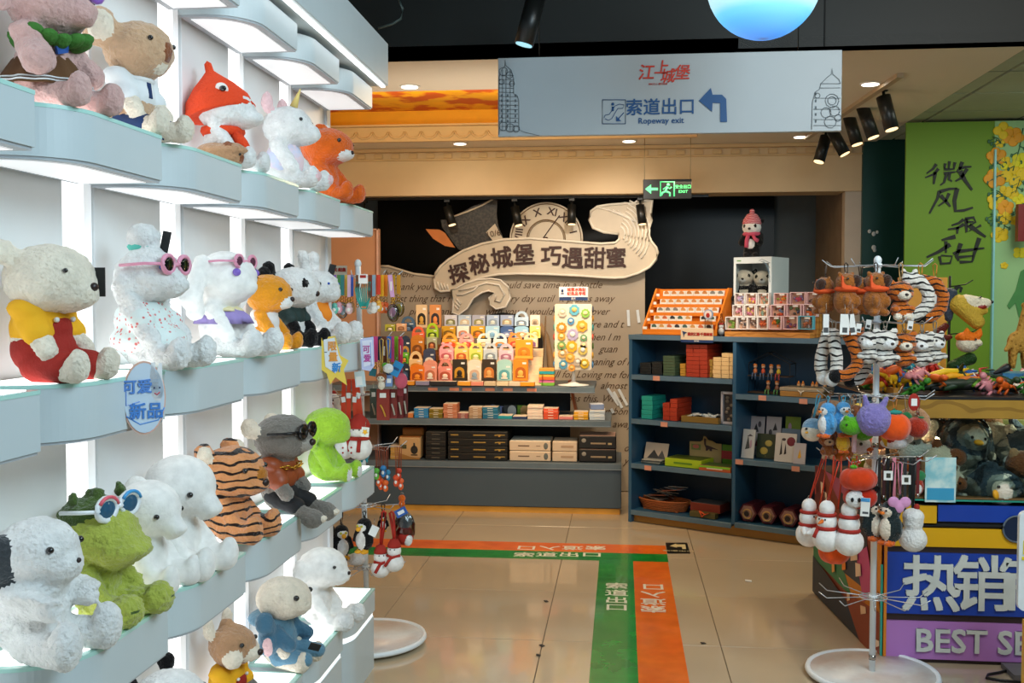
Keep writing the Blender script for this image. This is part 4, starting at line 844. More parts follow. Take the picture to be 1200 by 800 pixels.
def cdec(t, W_, H_):
    B().box((-.15 * W_, -.0006, H_ * .5), (W_ * .27, .001, H_ * .12), hexm('#6f5a48')).out('print', t); B().box((.2 * W_, -.0006, H_ * .5), (W_ * .1, .001, H_ * .08), hexm('#a08468')).out('print', t)
    B().sph((.38 * W_, 0, H_ * .5), (.017, .0015, .025), hexm('#6c7068'), u=10, v=6).out('print', t)
stack(596.5, 646, 516, 2, '#dcc3a5', 'long cream', 'the pair in the middle of the bottom shelf', YS3, z3, dd=.28, deco=cdec, top='#c9ccc4')
stack(647, 677, 517, 2, '#d9c0a2', 'shorter cream', 'the pair right of the long cream boxes', YS3, z3, dd=.25, deco=dline('#b89878', .1, .5), top='#d8c6ae')
def bdec(t, W_, H_):
    B().box((.02 * W_, -.0006, H_ * .42), (W_ * .4, .001, H_ * .12), hexm('#a38a6a')).out('print', t); B().sph((-.36 * W_, 0, H_ * .62), (.018, .0015, .016), hexm('#9a9284'), u=10, v=6).out('print', t); B().box((.33 * W_, -.0006, H_ * .4), (W_ * .1, .001, H_ * .14), hexm('#b8a070')).out('print', t)
stack(678, 723, 510, 2, '#1c1a16', 'thick black', 'the pair at the right end of the bottom shelf', YS3, z3, dd=.25, deco=bdec, top='#b08a78')
stack(457, 470, 522, 5, '#c99a4e', 'amber', 'the low stack beside the camel-brown cartons', YS3, z3, dd=.15)
t = cbox('gift_carton', 'kraft brown carton with a dark lantern print in front on the bottom shelf', 'box', (P(480, 540, Y=YS3).x, YS3, z3), (.165, .14, P(480, 511, Y=YS3).z - z3), '#c9a06c', '#a8682c')
zz = P(480, 511, Y=YS3).z - z3
b = B(); b.sph((.035, -.001, zz * .42), (.027, .002, .032), hexm('#2a2620'), u=12, v=8); b.box((.035, -.001, zz * .2), (.05, .002, .008), hexm('#2a2620')); b.cyl((.035, -.001, zz * .55), (.035, -.001, zz * .72), .006, hexm('#2a2620'), n=8); b.out('lantern_print', t)
B().box((-.045, -.0006, zz * .55), (.045, .001, .03), hexm('#4c4a2c')).out('print', t); B().poly([(-.08, 0, .002), (.08, 0, .002), (.08, 0, .01), (0, 0, .022), (-.08, 0, .05)], (0, -.001, 0), hexm('#a8763a')).out('print', t)
cbox('gift_carton', 'plain camel-brown carton standing behind the lantern print carton', 'box', (P(484, 540, Y=YS3 + .16).x, YS3 + .16, z3), (.165, .14, P(484, 500, Y=YS3 + .16).z - z3), '#b06a28', '#8a4e1c')
# ---- tiered stand with arch-handled gift boxes
ms = M('acrylic_warm', '#e8d2b0', .25); zs = zt3 + .0005
YT = 7.66
def giftbox(px, yb, yt, wpx, hx, style, lab, Y, win='#7a4a30', fig='#e8b070', txtc=None):
    q = P(px, yb, Y=Y); h_ = P(px, yt, Y=Y).z - q.z; w_ = wpx * Y / FPX; m_ = hexm(hx); mw = hexm(win)
    t = thing('gift_box', lab, 'gift box', (q.x, Y, q.z), 0)
    bh = h_ * {'arch': .58, 'plain': 1, 'house': .78, 'bow': .66, 'cap': .8}[style]
    B().box((0, .02, bh / 2), (w_, .04, bh), m_, bev=.002, seg=1).out('carton', t)
    if style in ('arch', 'bow'):
        hw = w_ * .46; b = B(); ph = h_ - bh
        out_ = [(hw * math.cos(a), 0, bh - .002 + ph * math.sin(a)) for a in np.linspace(0, math.pi, 13)]
        inn = [(hw * .58 * math.cos(a), 0, bh - .002 + ph * .62 * math.sin(a)) for a in np.linspace(0, math.pi, 13)]
        mi = b._mi(m_); o1 = [b.b.verts.new((x, .005, z)) for x, _, z in out_]; i1 = [b.b.verts.new((x, .005, z)) for x, _, z in inn]; o2 = [b.b.verts.new((x, .02, z)) for x, _, z in out_]; i2 = [b.b.verts.new((x, .02, z)) for x, _, z in inn]
        for k in range(12):
            for A_, B_ in ((o1, i1), (i1, i2), (i2, o2), (o2, o1)): b.b.faces.new((A_[k], A_[k + 1], B_[k + 1], B_[k]))
        b.out('carry_handle', t)
        if style == 'bow':
            b = B(); 
            for s in (-1, 1): b.sph((s * hw * .55, .012, h_ * .97), (w_ * .14, .008, h_ * .09), m_, u=10, v=6)
            b.out('ear_trim', t)
    elif style == 'house': B().poly([(-w_ / 2, 0, bh), (w_ / 2, 0, bh), (w_ * .3, 0, h_ * .93), (0, 0, h_), (-w_ * .3, 0, h_ * .93)], (0, .03, 0), m_).out('gable', t)
    elif style == 'cap':
        b = B().poly([(w_ * .5 * math.cos(a), 0, bh + (h_ - bh) * math.sin(a)) for a in np.linspace(0, math.pi, 11)], (0, .03, 0), m_); b.out('rounded_top', t)
    ww, wh = w_ * .36, bh * .27
    if style == 'plain': wh = h_ * .24
    zc = bh * .36 if style != 'plain' else h_ * .38
    b = B().poly([(-ww, 0, zc - wh), (ww, 0, zc - wh)] + [(ww * math.cos(a), 0, zc + wh * .2 + wh * .9 * math.sin(a)) for a in np.linspace(0, math.pi, 9)], (0, -.0015, 0), mw); b.out('window', t)
    b = B().sph((0, -.002, zc - wh * .1), (ww * .55, .005, wh * .62), hexm(fig), u=10, v=8); b.box((0, -.004, zc - wh * .75), (ww * 1.2, .003, wh * .3), hexm(fig)); b.out('souvenir', t)
    B().box((w_ * .25, -.001, bh * .82), (w_ * .26, .001, bh * .09), ctagw).out('price_sticker', t)
    return t
st = thing('tiered_stand', 'clear acrylic tiered stand holding the pastel gift boxes', 'stand', (0, YT, zs))
xa_, xb_ = P(514, 450, Y=YT).x, P(634, 450, Y=YT).x
for i in range(5):
    zt_ = (.0, .07, .13, .19, .25)[i] + .012
    B().box(((xa_ + xb_) / 2, .04 + .07 * i, zt_ / 2), (xb_ - xa_, .066, zt_), ms, bev=.002, seg=1).out('step', st)
for x_ in (xa_ - .01, xb_ + .008):
    B().poly([(x_, 0, 0), (x_, .36, 0), (x_, .36, P(514, 370, Y=YT + .3).z - zs), (x_, .30, P(514, 370, Y=YT + .3).z - zs), (x_, .0, .09)], (.006, 0, 0), glassy('acrylic_side', '#f2dcb8', .3)).out('side_panel', st)
rows = [ # yb, yt, Y, entries (px,w,hex,style,win,fig,label)
 (446, 421, YT + .02, [(521.5, 18, '#e88e80', 'bow', '#b05038', '#e8d0c0', 'salmon pink'), (538.5, 17, '#2c2416', 'plain', '#c08a20', '#20180c', 'black'), (556, 17, '#ecdcc8', 'cap', '#c8a890', '#8aa0b0', 'cream white'), (573, 17, '#3a2c1c', 'plain', '#c87830', '#e0a860', 'dark brown'), (591, 18, '#a8d4d0', 'cap', '#5aa0a8', '#e8e0d0', 'pale aqua'), (610, 18, '#e88a1c', 'plain', '#b05a10', '#f0b050', 'orange')]),
 (424, 402, YT + .09, [(523, 18, '#f0a8b0', 'bow', '#c06068', '#f0d0c0', 'light pink'), (540.5, 17, '#f4c86a', 'bow', '#c05a28', '#f0a050', 'honey yellow'), (557.5, 17, '#f0dc6c', 'bow', '#9ab030', '#f0e8b0', 'lemon yellow'), (574.5, 17, '#ccd6de', 'bow', '#8894a0', '#e8ecec', 'silver grey'), (593, 18, '#e8c0cc', 'arch', '#a06a80', '#d8b0c0', 'mauve pink'), (614, 21, '#ec9a20', 'plain', '#c07818', '#d08820', 'large amber')]),
 (409, 390, YT + .16, [(527, 19, '#f4a83c', 'arch', '#d04a20', '#e87030', 'bright orange'), (546.5, 18, '#f0a0a0', 'arch', '#c84030', '#e87868', 'coral'), (567, 17, '#e6e8e4', 'arch', '#b8a880', '#e8d8b0', 'white'), (586, 17, '#dfe6ea', 'arch', '#e0903a', '#6a9ac0', 'white and blue'), (603.5, 17, '#f09040', 'bow', '#c8402a', '#e8a070', 'tangerine'), (622, 17, '#f2cca8', 'bow', '#7a5a8a', '#d88a50', 'peach')]),
 (398, 382, YT + .23, [(525.5, 17, '#c99a1c', 'plain', '#7a5a10', '#a87c14', 'mustard'), (542.5, 15, '#e6e2d8', 'plain', '#c08060', '#8a98b0', 'ivory'), (560, 17, '#d0a01c', 'plain', '#7a5410', '#e07818', 'deep mustard'), (577, 17, '#a8d4ec', 'plain', '#e8eef2', '#88b8d8', 'sky blue'), (594, 16, '#3c5c94', 'cap', '#7888b0', '#c8d0e0', 'royal blue'), (611, 17, '#90c0dc', 'cap', '#e0a080', '#f0d8c0', 'powder blue'), (627, 13, '#f0dc7a', 'plain', '#c8a840', '#e8e0a0', 'pale yellow')]),
 (384, 369, YT + .30, [(528, 16, '#c8ccdc', 'plain', '#7a7a50', '#c8d0b8', 'lilac grey'), (544.5, 16, '#b0c4dc', 'plain', '#c8b8a0', '#e0dcd0', 'mist blue'), (561, 16, '#a8aec4', 'plain', '#8a8a5a', '#d8d0b8', 'slate lilac'), (577.5, 15, '#a4b8d8', 'plain', '#8898a8', '#d0d4cc', 'periwinkle'), (594, 16, '#98a8c8', 'plain', '#a89878', '#e0d4b8', 'steel blue'), (611, 17, '#b4cce4', 'arch', '#708090', '#e8e8e4', 'ice blue'), (627, 12, '#e4dcd0', 'plain', '#b8a890', '#8a7868', 'parchment')])]
RNm = ['bottom row', 'second row up', 'third row up', 'fourth row up', 'top row']
for ri, (yb, yt, Y, ent) in enumerate(rows):
    for (px, w_, hx, stl, wn, fg, cn_) in ent:
        ytt = yt - (5 if (ri == 4 and stl == 'arch') else 0) - (4 if (cn_ in ('large amber',)) else 0)
        giftbox(px, yb - (2 if ri else 0), ytt, w_ * .97, hx, stl, f'{cn_} gift box, {RNm[ri]} of the pastel tiered stand', Y, wn, fg)
B().box((0, 0, .06), (.14, .01, .02), hexm('#e8a840')).out('lettering_strip', None, (P(614, 418, Y=YT + .085).x, YT + .078, P(614, 420, Y=YT + .085).z - .05), label='orange strip across the front of the large amber box', cat='strip')
# thin flat packs along the shelf front
for i, (px, w_, hx) in enumerate(((478, 16, '#e0942c'), (495, 17, '#8f8aa8'), (512, 17, '#26262a'), (527, 17, '#1e2026'), (544, 16, '#e8a030'), (559, 15, '#e89078'), (574, 14, '#dcc49c'), (589, 14, '#e8d4ac'), (603, 14, '#dccab0'), (618, 18, '#e69a1c'))):
    cbox('flat_pack', f"thin {['orange', 'mauve grey', 'black', 'blue-black', 'amber', 'salmon', 'sand', 'cream', 'pale beige', 'golden orange'][i]} flat pack at the front edge of the display top", 'box', (P(px, 450, Y=YT - .05).x, YT - .055, zs), (w_ * YT / FPX * .97, .05, .032), hx)
for i, hx in enumerate(('#78b43c', '#e070a0', '#e86a2c', '#e8b43c', '#2aa0a8', '#d89a3c')):
    cbox('rainbow_box', f"{['green', 'pink', 'orange', 'yellow', 'teal', 'amber'][i]} flat box in the colourful stack right of the tiered stand", 'box', (P(640.5, 450, Y=YT).x, YT + rnd.uniform(0, .01), zs + i * .0215), (.115, .1, .0215), hx, hx)
# left group of boxes
for px, yb, yt, w_, hx, stl, wn, fg, Y, lab in ((489, 446, 427, 18, '#e87a14', 'cap', '#a04808', '#e89028', YT, 'dark orange gift box with a carved pattern, front left group'), (504, 446, 422, 17, '#ec9c84', 'cap', '#c07050', '#e8e0d0', YT + .01, 'salmon gift box, front of the left group beside the stand'), (487, 434, 411, 17, '#ecc890', 'arch', '#d08a20', '#e0a850', YT + .06, 'cream and yellow gift box with arched handle, left group'),
      (503, 430, 408, 15, '#3c4660', 'cap', '#e0d8c8', '#d08a60', YT + .08, 'navy gift box with rounded lid, left group'), (489, 416, 392, 17, '#c87a20', 'house', '#7a4410', '#a86018', YT + .13, 'caramel house-shaped gift box, left group'), (506, 410, 395, 13, '#b0b48c', 'plain', '#6a3a20', '#d8824a', YT + .14, 'sage gift box under the lime one, left group'), (490, 400, 382, 16, '#e0623c', 'arch', '#f0b898', '#e8a078', YT + .18, 'red-orange arched gift box, left group'),
      (506.5, 396, 378, 15, '#a4c81c', 'arch', '#3c5010', '#c8d860', YT + .19, 'lime green arched gift box, left group'), (494, 384, 357, 14, '#d8bc94', 'plain', '#1c1810', '#c89a40', YT + .24, 'tall narrow box with gold figure in dark window, left group'), (510, 384, 357, 14, '#d08a50', 'plain', '#28242c', '#e0884a', YT + .24, 'tall narrow orange box with cat print, left group'), (478, 388, 370, 18, '#3e5f7e', 'arch', '#1c2c3c', '#58789a', YT + .22, 'blue carton at the back of the left group'),
      (475, 418, 393, 13, '#26364c', 'house', '#c08a40', '#3a4c68', YT + .12, 'dark navy house-shaped box, left group'), (474, 446, 425, 12, '#1e2e44', 'house', '#3c5478', '#8aa0b8', YT + .04, 'dark navy box behind the blue tag'), (474, 426, 413, 10, '#6ab82c', 'plain', '#3a7a1c', '#e08a3c', YT + .07, 'small green box between the navy boxes'), (457, 388, 380, 13, '#a8a838', 'plain', '#6a6a20', '#e8e0d0', YT + .12, 'low olive box behind the hanging straps'), (470, 388, 379, 12, '#d8a880', 'plain', '#8a6040', '#a87850', YT + .10, 'low tan box behind the hanging straps')):
    giftbox(px, yb, yt, w_ * .96, hx, stl, lab, Y, wn, fg)
lg = thing('tiered_stand', 'stepped wooden riser under the left group of gift boxes', 'stand', (P(491, 450, Y=YT).x, YT, zs))
for i, zt_ in enumerate((.055, .09, .15, .21, .29)):
    B().box((-.03, .085 + .055 * i, zt_ / 2), (.34, .05, zt_), M('riser_wood', '#c98a4c', .5), bev=.002, seg=1).out('step', lg)
# ---- spinner card stand with magnets
qs = P(672, 452, Y=7.74); cs = thing('magnet_stand', 'white rotating stand covered with yellow souvenir magnets and a header sign', 'stand', (qs.x + .0, 7.74, zs))
B().lathe([(.115, 0), (.115, .006), (.05, .012), (.015, .03), (.012, .12)], mwhite, n=28).out('base', cs)
B().cyl((0, 0, .02), (0, 0, P(672, 350, Y=7.74).z - zs), .009, mwhite).out('pole', cs)
zl, zh = P(672, 433, Y=7.74).z - zs, P(672, 356, Y=7.74).z - zs; wq = 43 * 7.74 / FPX
B().box((0, 0, (zl + zh) / 2), (wq, .14, zh - zl), M('pegboard_cream', '#e8dcc4', .5), bev=.006).out('pegboard_box', cs)
for sx_ in (-1, 1):
    for i in range(7): B().sph((sx_ * (wq / 2 + .006), -.03 + .02 * (i % 3), zl + .04 + i * (zh - zl - .08) / 6), (.008, .024, .026), hexm(('#3f86c0', '#e8b038', '#6a8a3c', '#c84a30', '#3aa0a0', '#e0a030', '#4a4a58')[i]), u=8, v=6).out('side_magnet', cs)
zh2 = P(672, 336, Y=7.74).z - zs; B().box((.0, -.02, zh2 - .05), (.215, .02, .10), mwhite, bev=.003, seg=1).out('header_board', cs)
B().box((.0, -.031, zh2 - .088), (.212, .002, .026), cnavy).out('header_stripe', cs)
txt('lettering', '城堡冰箱贴', .028, mred, (.022, -.032, zh2 - .022), cs, bold=.001); txt('lettering', '纪念品专柜', .028, mred, (.022, -.032, zh2 - .052), cs, bold=.001); txt('lettering', '重庆', .017, mwhite, (.0, -.033, zh2 - .088), cs)
b = B(); b.sph((-.082, -.032, zh2 - .03), (.010, .002, .012), cnavy, u=10, v=6); b.box((-.082, -.032, zh2 - .05), (.022, .002, .008), cnavy); b.out('header_emblem', cs)
for i, (x, y, c_, k) in enumerate(((659, 366, '#d9c9b4', 1), (673, 363, '#5fb0c8', 1.2), (686, 367, '#86b84c', 1), (669, 376, '#4f8fc0', .8), (658, 384, '#d98a1c', 1.2), (682, 382, '#e8a52c', 1.3), (658, 394, '#d8a038', .9), (671, 392, '#b4a8cc', 1.3), (684, 396, '#6a9a6c', .8), (658, 405, '#7aa05c', 1), (670, 406, '#e8ac1c', 1.3), (683, 410, '#cdb860', 1.1), (659, 414, '#c8a060', 1), (668, 419, '#e8a83c', 1.1), (685, 426, '#c8a41c', 1.1), (677, 424, '#c0b09a', .9), (660, 427, '#4f94b4', 1), (670, 431, '#e09a3c', .8), (684, 404, '#c9bda4', .8))):
    q = P(x, y, Y=7.66); t = thing('fridge_magnet', f"small {('beige', 'teal', 'green', 'blue', 'dark orange', 'sunny yellow', 'ochre', 'lilac', 'dull green', 'olive', 'golden', 'pale olive', 'sand', 'apricot', 'mustard', 'stone grey', 'steel blue', 'amber', 'pale stone')[i]} souvenir magnet, {'left' if x < 665 else 'middle' if x < 678 else 'right'} column {'near the top' if y < 378 else 'at mid height' if y < 405 else 'near the bottom'} of the magnet stand", 'magnet', (q.x, 7.668, q.z), 0)
    b = B(); n_ = 7 + i % 5; rr = .031 * k
    b.poly([(rr * (1 + .16 * (j % 2)) * math.cos(j * math.pi / n_) * .95, 0, rr * (1 + .16 * (j % 2)) * math.sin(j * math.pi / n_)) for j in range(2 * n_)], (0, -.008, 0), hexm(c_)); b.out('magnet_body', t)
    B().sph((0, -.009, .002), (rr * .55, .006, rr * .5), hexm(('#f0e4c4', '#e8c070', '#f4e8a0', '#e8e8e0')[i % 4]), u=10, v=6).out('relief', t)

for i, (x0, y0, x1, y1) in enumerate(((712, 455, 725, 475), (719, 459, 729, 478), (725, 456, 735, 475), (716, 479, 719, 484), (736, 363, 737, 382), (747, 363, 749, 378))):
    a, c_ = P(x0, y0, Y=YB - .02), P(x1, y1, Y=YB - .02); m_ = (a + c_) / 2; d = c_ - a
    B().box((0, 0, 0), (.022, .006, d.length), M('strip_white', '#dfe6ea', .4), rot=(0, math.degrees(math.atan2(d.x, d.z)), 0)).out('adhesive_strip', None, (m_.x, YB - .006, m_.z), label=f"white adhesive strip stuck on the handwriting board, {['left of the slanted three', 'middle of the slanted three', 'right of the slanted three', 'short piece below the slanted three', 'upright, left of the upper two', 'upright, right of the upper two'][i]}", cat='strip')
# ============================================================ RIGHT: angled shelf unit, counter, charm racks
A0 = P(736, 611, Z=0); A1 = P(952, 642, Z=0); ud = (A1 - A0); ud.z = 0; uL = ud.length; ud.normalize(); PHI = math.atan2(ud.y, ud.x); vd = Vector((-ud.y, ud.x, 0))
def PU(px, py, off=0):      # pixel -> (along, height) on the unit's front plane moved back by off
    d = CM @ Vector(((px - 600) / FPX, -(py - 400) / FPX, -1)); o = A0 + vd * off
    t = (o - CAMLOC).dot(vd) / d.dot(vd); q = CAMLOC + d * t
    return (q - A0).dot(ud), q.z
def UW(u, v, z): q = A0 + ud * u + vd * v; return (q.x, q.y, z)
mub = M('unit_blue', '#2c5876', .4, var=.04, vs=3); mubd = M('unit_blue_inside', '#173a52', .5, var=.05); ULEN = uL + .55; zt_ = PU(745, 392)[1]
un = thing('shelf_unit', 'dark blue angled shelf unit with open shelves of boxes and postcards', 'shelf unit', (A0.x, A0.y, 0), PHI)
zbot = PU(740, 598)[1]; um = PU(860, 500)[0]; DEP = .36
B().box((ULEN / 2, .20, zbot / 2), (ULEN - .02, .32, zbot - .005), M('plinth_brown', '#b88238', .5, var=.1, vs=4)).out('plinth', un)
for x_ in (.0125, um, ULEN - .0125): B().box((x_, DEP / 2, (zt_ + (0 if x_ == um else 0)) / 2 + (zbot if x_ == um else 0) / 2), (.025, DEP, zt_ - (zbot if x_ == um else 0)), mub, bev=.002, seg=1).out('side_panel', un)
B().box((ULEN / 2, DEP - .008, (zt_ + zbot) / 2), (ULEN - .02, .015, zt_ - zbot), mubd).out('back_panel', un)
SL = {}
def ushelf(key, u0, u1, z, lip=True):
    SL[key] = z
    B().box(((u0 + u1) / 2, DEP / 2, z - .012), (u1 - u0, DEP - .01, .022), mub).out('shelf', un)
    if lip: B().box(((u0 + u1) / 2, -.003, z - .016), (u1 - u0, .008, .034), M('lip_blue', '#5e7c92', .3, metal=.3), bev=.001, seg=1).out('shelf_lip', un)
ushelf('top', 0, ULEN, zt_)
ushelf('L1', .025, um - .0125, PU(748, 439)[1]); ushelf('L2', .025, um - .0125, PU(748, 491)[1]); ushelf('L3', .025, um - .0125, PU(746, 543)[1]); ushelf('L4', .025, um - .0125, PU(740, 597)[1])
ushelf('R1', um + .0125, ULEN, PU(870, 462)[1]); ushelf('R2', um + .0125, ULEN, PU(868, 538)[1]); ushelf('R4', um + .0125, ULEN, PU(862, 612)[1])
mtagu = M('price_tag_pink', '#d0917a', .6)
for px, py in ((770, 443), (779, 497), (760, 548), (894, 466), (942, 470), (867, 541), (933, 549)): u, z = PU(px, py); B().box((u, -.009, z), (.052, .003, .032), mtagu).out('price_label', un)
def ucard(name, lab, cat, px0, px1, ytop, key, off, dd, hx, top=None, tilt=0, n=1, cname=None, where=None, dec=None, zadd=0):
    u0 = PU(px0, 400, off)[0]; u1 = PU(px1, 400, off)[0]; zz = SL[key] + .0006 + zadd; hh = PU((px0 + px1) / 2, ytop, off)[1] - zz; h1 = hh / n
    for i in range(n):
        l_ = lab if n == 1 else f'{cname} box, {ordn[n - 1 - i]} of {where}'
        t = thing(name, l_, cat, UW((u0 + u1) / 2 + rnd.uniform(-.002, .002), off, zz + i * h1), PHI, None if n == 1 else f'{cname} boxes in {where}')
        B().box((0, dd / 2, h1 / 2), ((u1 - u0) * .97, dd, h1 * .95), hexm(hx), bev=min(h1, .01) * .15, seg=1, rot=(tilt, 0, 0) if tilt else None).out('carton', t)
        if top: B().box((0, dd / 2, h1 * .975 + .001), ((u1 - u0) * .94, dd * .96, .0015), hexm(top)).out('lid_print', t)
        if dec: dec(t, u1 - u0, h1)
NM = dict(name='small_carton', lab='', cat='box')
ucard(**NM, px0=750, px1=763, ytop=425, key='L1', off=.05, dd=.2, hx='#14181a', n=5, cname='black', where='the left black pile')
ucard(**NM, px0=764, px1=776, ytop=424, key='L1', off=.05, dd=.2, hx='#171b1c', n=5, cname='matt black', where='the right black pile')
ucard(**NM, px0=777, px1=791, ytop=417, key='L1', off=.03, dd=.22, hx='#40543c', n=7, cname='dark green', where='the green pile')
ucard(**NM, px0=797, px1=804, ytop=426, key='L1', off=.06, dd=.2, hx='#b8862c', n=5, cname='ochre', where='the pile left of the tall red ones')
for a, b_, o in ((804, 812, 'left'), (812, 820, 'middle'), (820, 829, 'right')): ucard(**NM, px0=a, px1=b_, ytop=403.5, key='L1', off=.02, dd=.24, hx='#9e3018', n=8, cname='brick red', where=f'the {o} red tower')
ucard(**NM, px0=829, px1=835, ytop=421, key='L1', off=.06, dd=.2, hx='#b08a3a', n=5, cname='mustard', where='the pile right of the tall red ones')
for a, b_, o, yt_, n_ in ((835.5, 845, 'left', 418.5, 5), (845.5, 854.5, 'middle', 413.5, 6), (855, 861, 'right', 414, 6)): ucard(**NM, px0=a, px1=b_, ytop=yt_, key='L1', off=.03, dd=.22, hx='#dbb67e', n=n_, cname='light wood', where=f'the {o} wooden tower')
ucard(**NM, px0=752, px1=765, ytop=464, key='L2', off=.04, dd=.2, hx='#1c9a8c', n=5, cname='turquoise green', where='the turquoise pile')
ucard(**NM, px0=777, px1=785, ytop=472, key='L2', off=.04, dd=.22, hx='#a8321a', n=4, cname='red', where='the low red pile')
ucard(**NM, px0=785.5, px1=794, ytop=467.5, key='L2', off=.04, dd=.22, hx='#ac361c', n=5, cname='scarlet', where='the higher red pile')
u0, z0 = PU(820, 492, .05)
t = thing('trinket_tray', 'gold rimmed tray with clear trinkets beside the red piles', 'tray', UW(u0, .05, SL['L2'] + .001), PHI)
b = B().box((0, .08, .006), (.27, .16, .01), hexm('#3a2c14')); 
for x_ in (-.135, .135): b.box((x_, .08, .02), (.006, .16, .04), hexm('#8a6a2c'))
for y_ in (0, .16): b.box((0, y_, .02), (.27, .006, .04), hexm('#8a6a2c'))
b.out('tray_body', t)
for i in range(9): B().box((-.1 + .026 * i, .06 + .03 * (i % 3), .035 + .008 * (i % 2)), (.05, .05, .012), M('clear_sachet', '#cfd2cc', .15, var=.1), rot=(10 * (i % 3), 14 * ((i % 4) - 1.5), 25 * i), bev=.003, seg=1).out('sachet', t)
u0 = PU(855, 492, .1)[0]; hF = PU(855, 459, .1)[1] - SL['L2']
t = thing('framed_relief', 'white framed dark relief picture standing at the divider', 'picture', UW(u0, .1, SL['L2'] + .001), PHI)
b = B(); 
for x_, w2 in ((-.05, .014), (.04, .014)): b.box((x_, 0, hF / 2), (w2, .03, hF), hexm('#b9b4b8'))
for z_ in (.008, hF - .008): b.box((-.005, 0, z_), (.10, .03, .016), hexm('#b9b4b8'))
b.out('frame', t); B().box((-.005, .008, hF / 2), (.08, .008, hF - .03), hexm('#3a3638')).out('picture_panel', t)
b = B(); [b.sph((-.005 + .02 * math.sin(i * 2), .0, .03 + i * hF / 9), (.014, .006, .012), hexm('#7a7266'), u=8, v=6) for i in range(7)]; b.out('relief', t)
# third row left
def upost(lab, px, y0, y1, w_, key, off, hx, lean=14, dec=None, nm='postcard', cat='postcard', thick=.004, grp=None):
    u = PU(px, 400, off)[0]; h_ = PU(px, y1, off)[1] - SL[key]; q = UW(u, off, SL[key] + .0015)
    t = thing(nm, lab, cat, q, PHI, grp); t.rotation_euler = (R(-lean), 0, PHI); h_ = h_ / math.cos(R(lean)); ww = w_ * q[1] / FPX
    B().box((0, 0, h_ / 2), (ww, thick, h_), hexm(hx)).out('card', t)
    if dec: dec(t, ww, h_, -thick / 2 - .0006)
    return t
def ink(*items):
    def f(t, W_, H_, y):
        for k, (x, z, w2, h2, hx) in enumerate(items):
            if k % 2: B().sph((x * W_, y, z * H_), (w2 * W_, .001, h2 * H_), hexm(hx), u=10, v=6).out('print', t)
            else: B().poly([(x * W_ - w2 * W_, y, z * H_ - h2 * H_), (x * W_ + w2 * W_, y, z * H_ - h2 * H_ * .8), (x * W_ + w2 * W_ * .4, y, z * H_ + h2 * H_ * .3), (x * W_, y, z * H_ + h2 * H_)], (0, -.0006, 0), hexm(hx)).out('print', t)
    return f
upost('pale card with a dark mountain silhouette leaning on the third left shelf', 768, 0, 520, 30, 'L3', .10, '#b9ab98', 18, ink((-.1, .35, .35, .3, '#2c3236'), (.2, .25, .15, .12, '#3a4044'), (.25, .4, .2, .25, '#454a4c')))
u0 = PU(762, 540, .03)[0]; 
for i in range(4): B().box((0, .07, .004), (.15, .13, .006), hexm(('#5a6464', '#8a8e88', '#3e4648', '#a0a29a')[i]), rot=(0, 0, 4 * i - 5), bev=.001, seg=1).out('card_packet', None, UW(u0, .03, SL['L3'] + .001 + .0075 * i), PHI, label=f"thin grey card packet, {['lowest', 'second lowest', 'second highest', 'highest'][i]} of the four under the mountain card", cat='packet', group='thin card packets')
def boxlid(lab, px0, px1, y0, off, hx, hx2, dd, hh, texta, lidlab):
    a, c_ = PU(px0, 540, off)[0], PU(px1, 540, off)[0]; W_ = c_ - a
    t = thing('science_kit', lab, 'box', UW((a + c_) / 2, off, SL['L3'] + .0012), PHI)
    B().box((0, dd / 2, hh / 2), (W_, dd, hh), hexm(hx), bev=.002, seg=1).out('tray', t)
    B().box((0, dd / 2, hh + .001), (W_ * .9, dd * .85, .003), hexm(hx2)).out('inside', t)
    B().box((.0, -.0008, hh * .5), (W_ * .5, .001, hh * .22), hexm(texta)).out('print', t)
    return t, W_
t, W_ = boxlid('lime green excavation kit with an upright dinosaur back card', 779, 822, 540, .03, '#a8c41e', '#56661c', .19, .055, '#5c8a1c', '')
H2 = PU(815, 511, .2)[1] - SL['L3']
pts = [(-.05, .0), (.19, .0), (.19, H2 * .78), (.15, H2 * .78), (.12, H2 * .86), (.09, H2 * .88), (.07, H2), (.055, H2), (.05, H2 * .86), (.03, H2 * .8), (-.05, H2 * .78)]
B().poly([(x, .2, z) for x, z in pts], (0, .004, 0), hexm('#b09a66')).out('back_card', t)
B().poly([(x, .198, z) for x, z in ((.06, H2 * .93), (.075, H2 * .92), (.075, H2 * .7), (.11, H2 * .66), (.17, H2 * .56), (.12, H2 * .58), (.12, H2 * .5), (.105, H2 * .5), (.10, H2 * .57), (.085, H2 * .5), (.075, H2 * .5), (.075, H2 * .6), (.062, H2 * .72))], (0, -.002, 0), hexm('#3e2c34')).out('dinosaur_print', t)
B().box((.0, .197, H2 * .6), (.07, .002, H2 * .2), hexm('#7a8a4c')).out('print', t); B().sph((.0, .196, H2 * .62), (.025, .001, .014), hexm('#c46a5c')).out('print', t)
t, W_ = boxlid('red and green excavation kit beside the divider', 819, 856, 540, .0, '#b8562c', '#3e5c2a', .14, .035, '#e8d8c0', '')
B().box((0, -.001, .028), (W_, .002, .014), hexm('#7ab82c')).out('green_edge', t)
H2 = PU(848, 521, .2)[1] - SL['L3']; B().box((.03, .21, H2 / 2), (.14, .004, H2), hexm('#4e8a24')).out('back_card', t); B().box((.0, .207, H2 * .55), (.09, .003, H2 * .36), hexm('#a02c34')).out('print', t); B().sph((.07, .206, H2 * .6), (.022, .002, .022), hexm('#c89a80')).out('print', t)
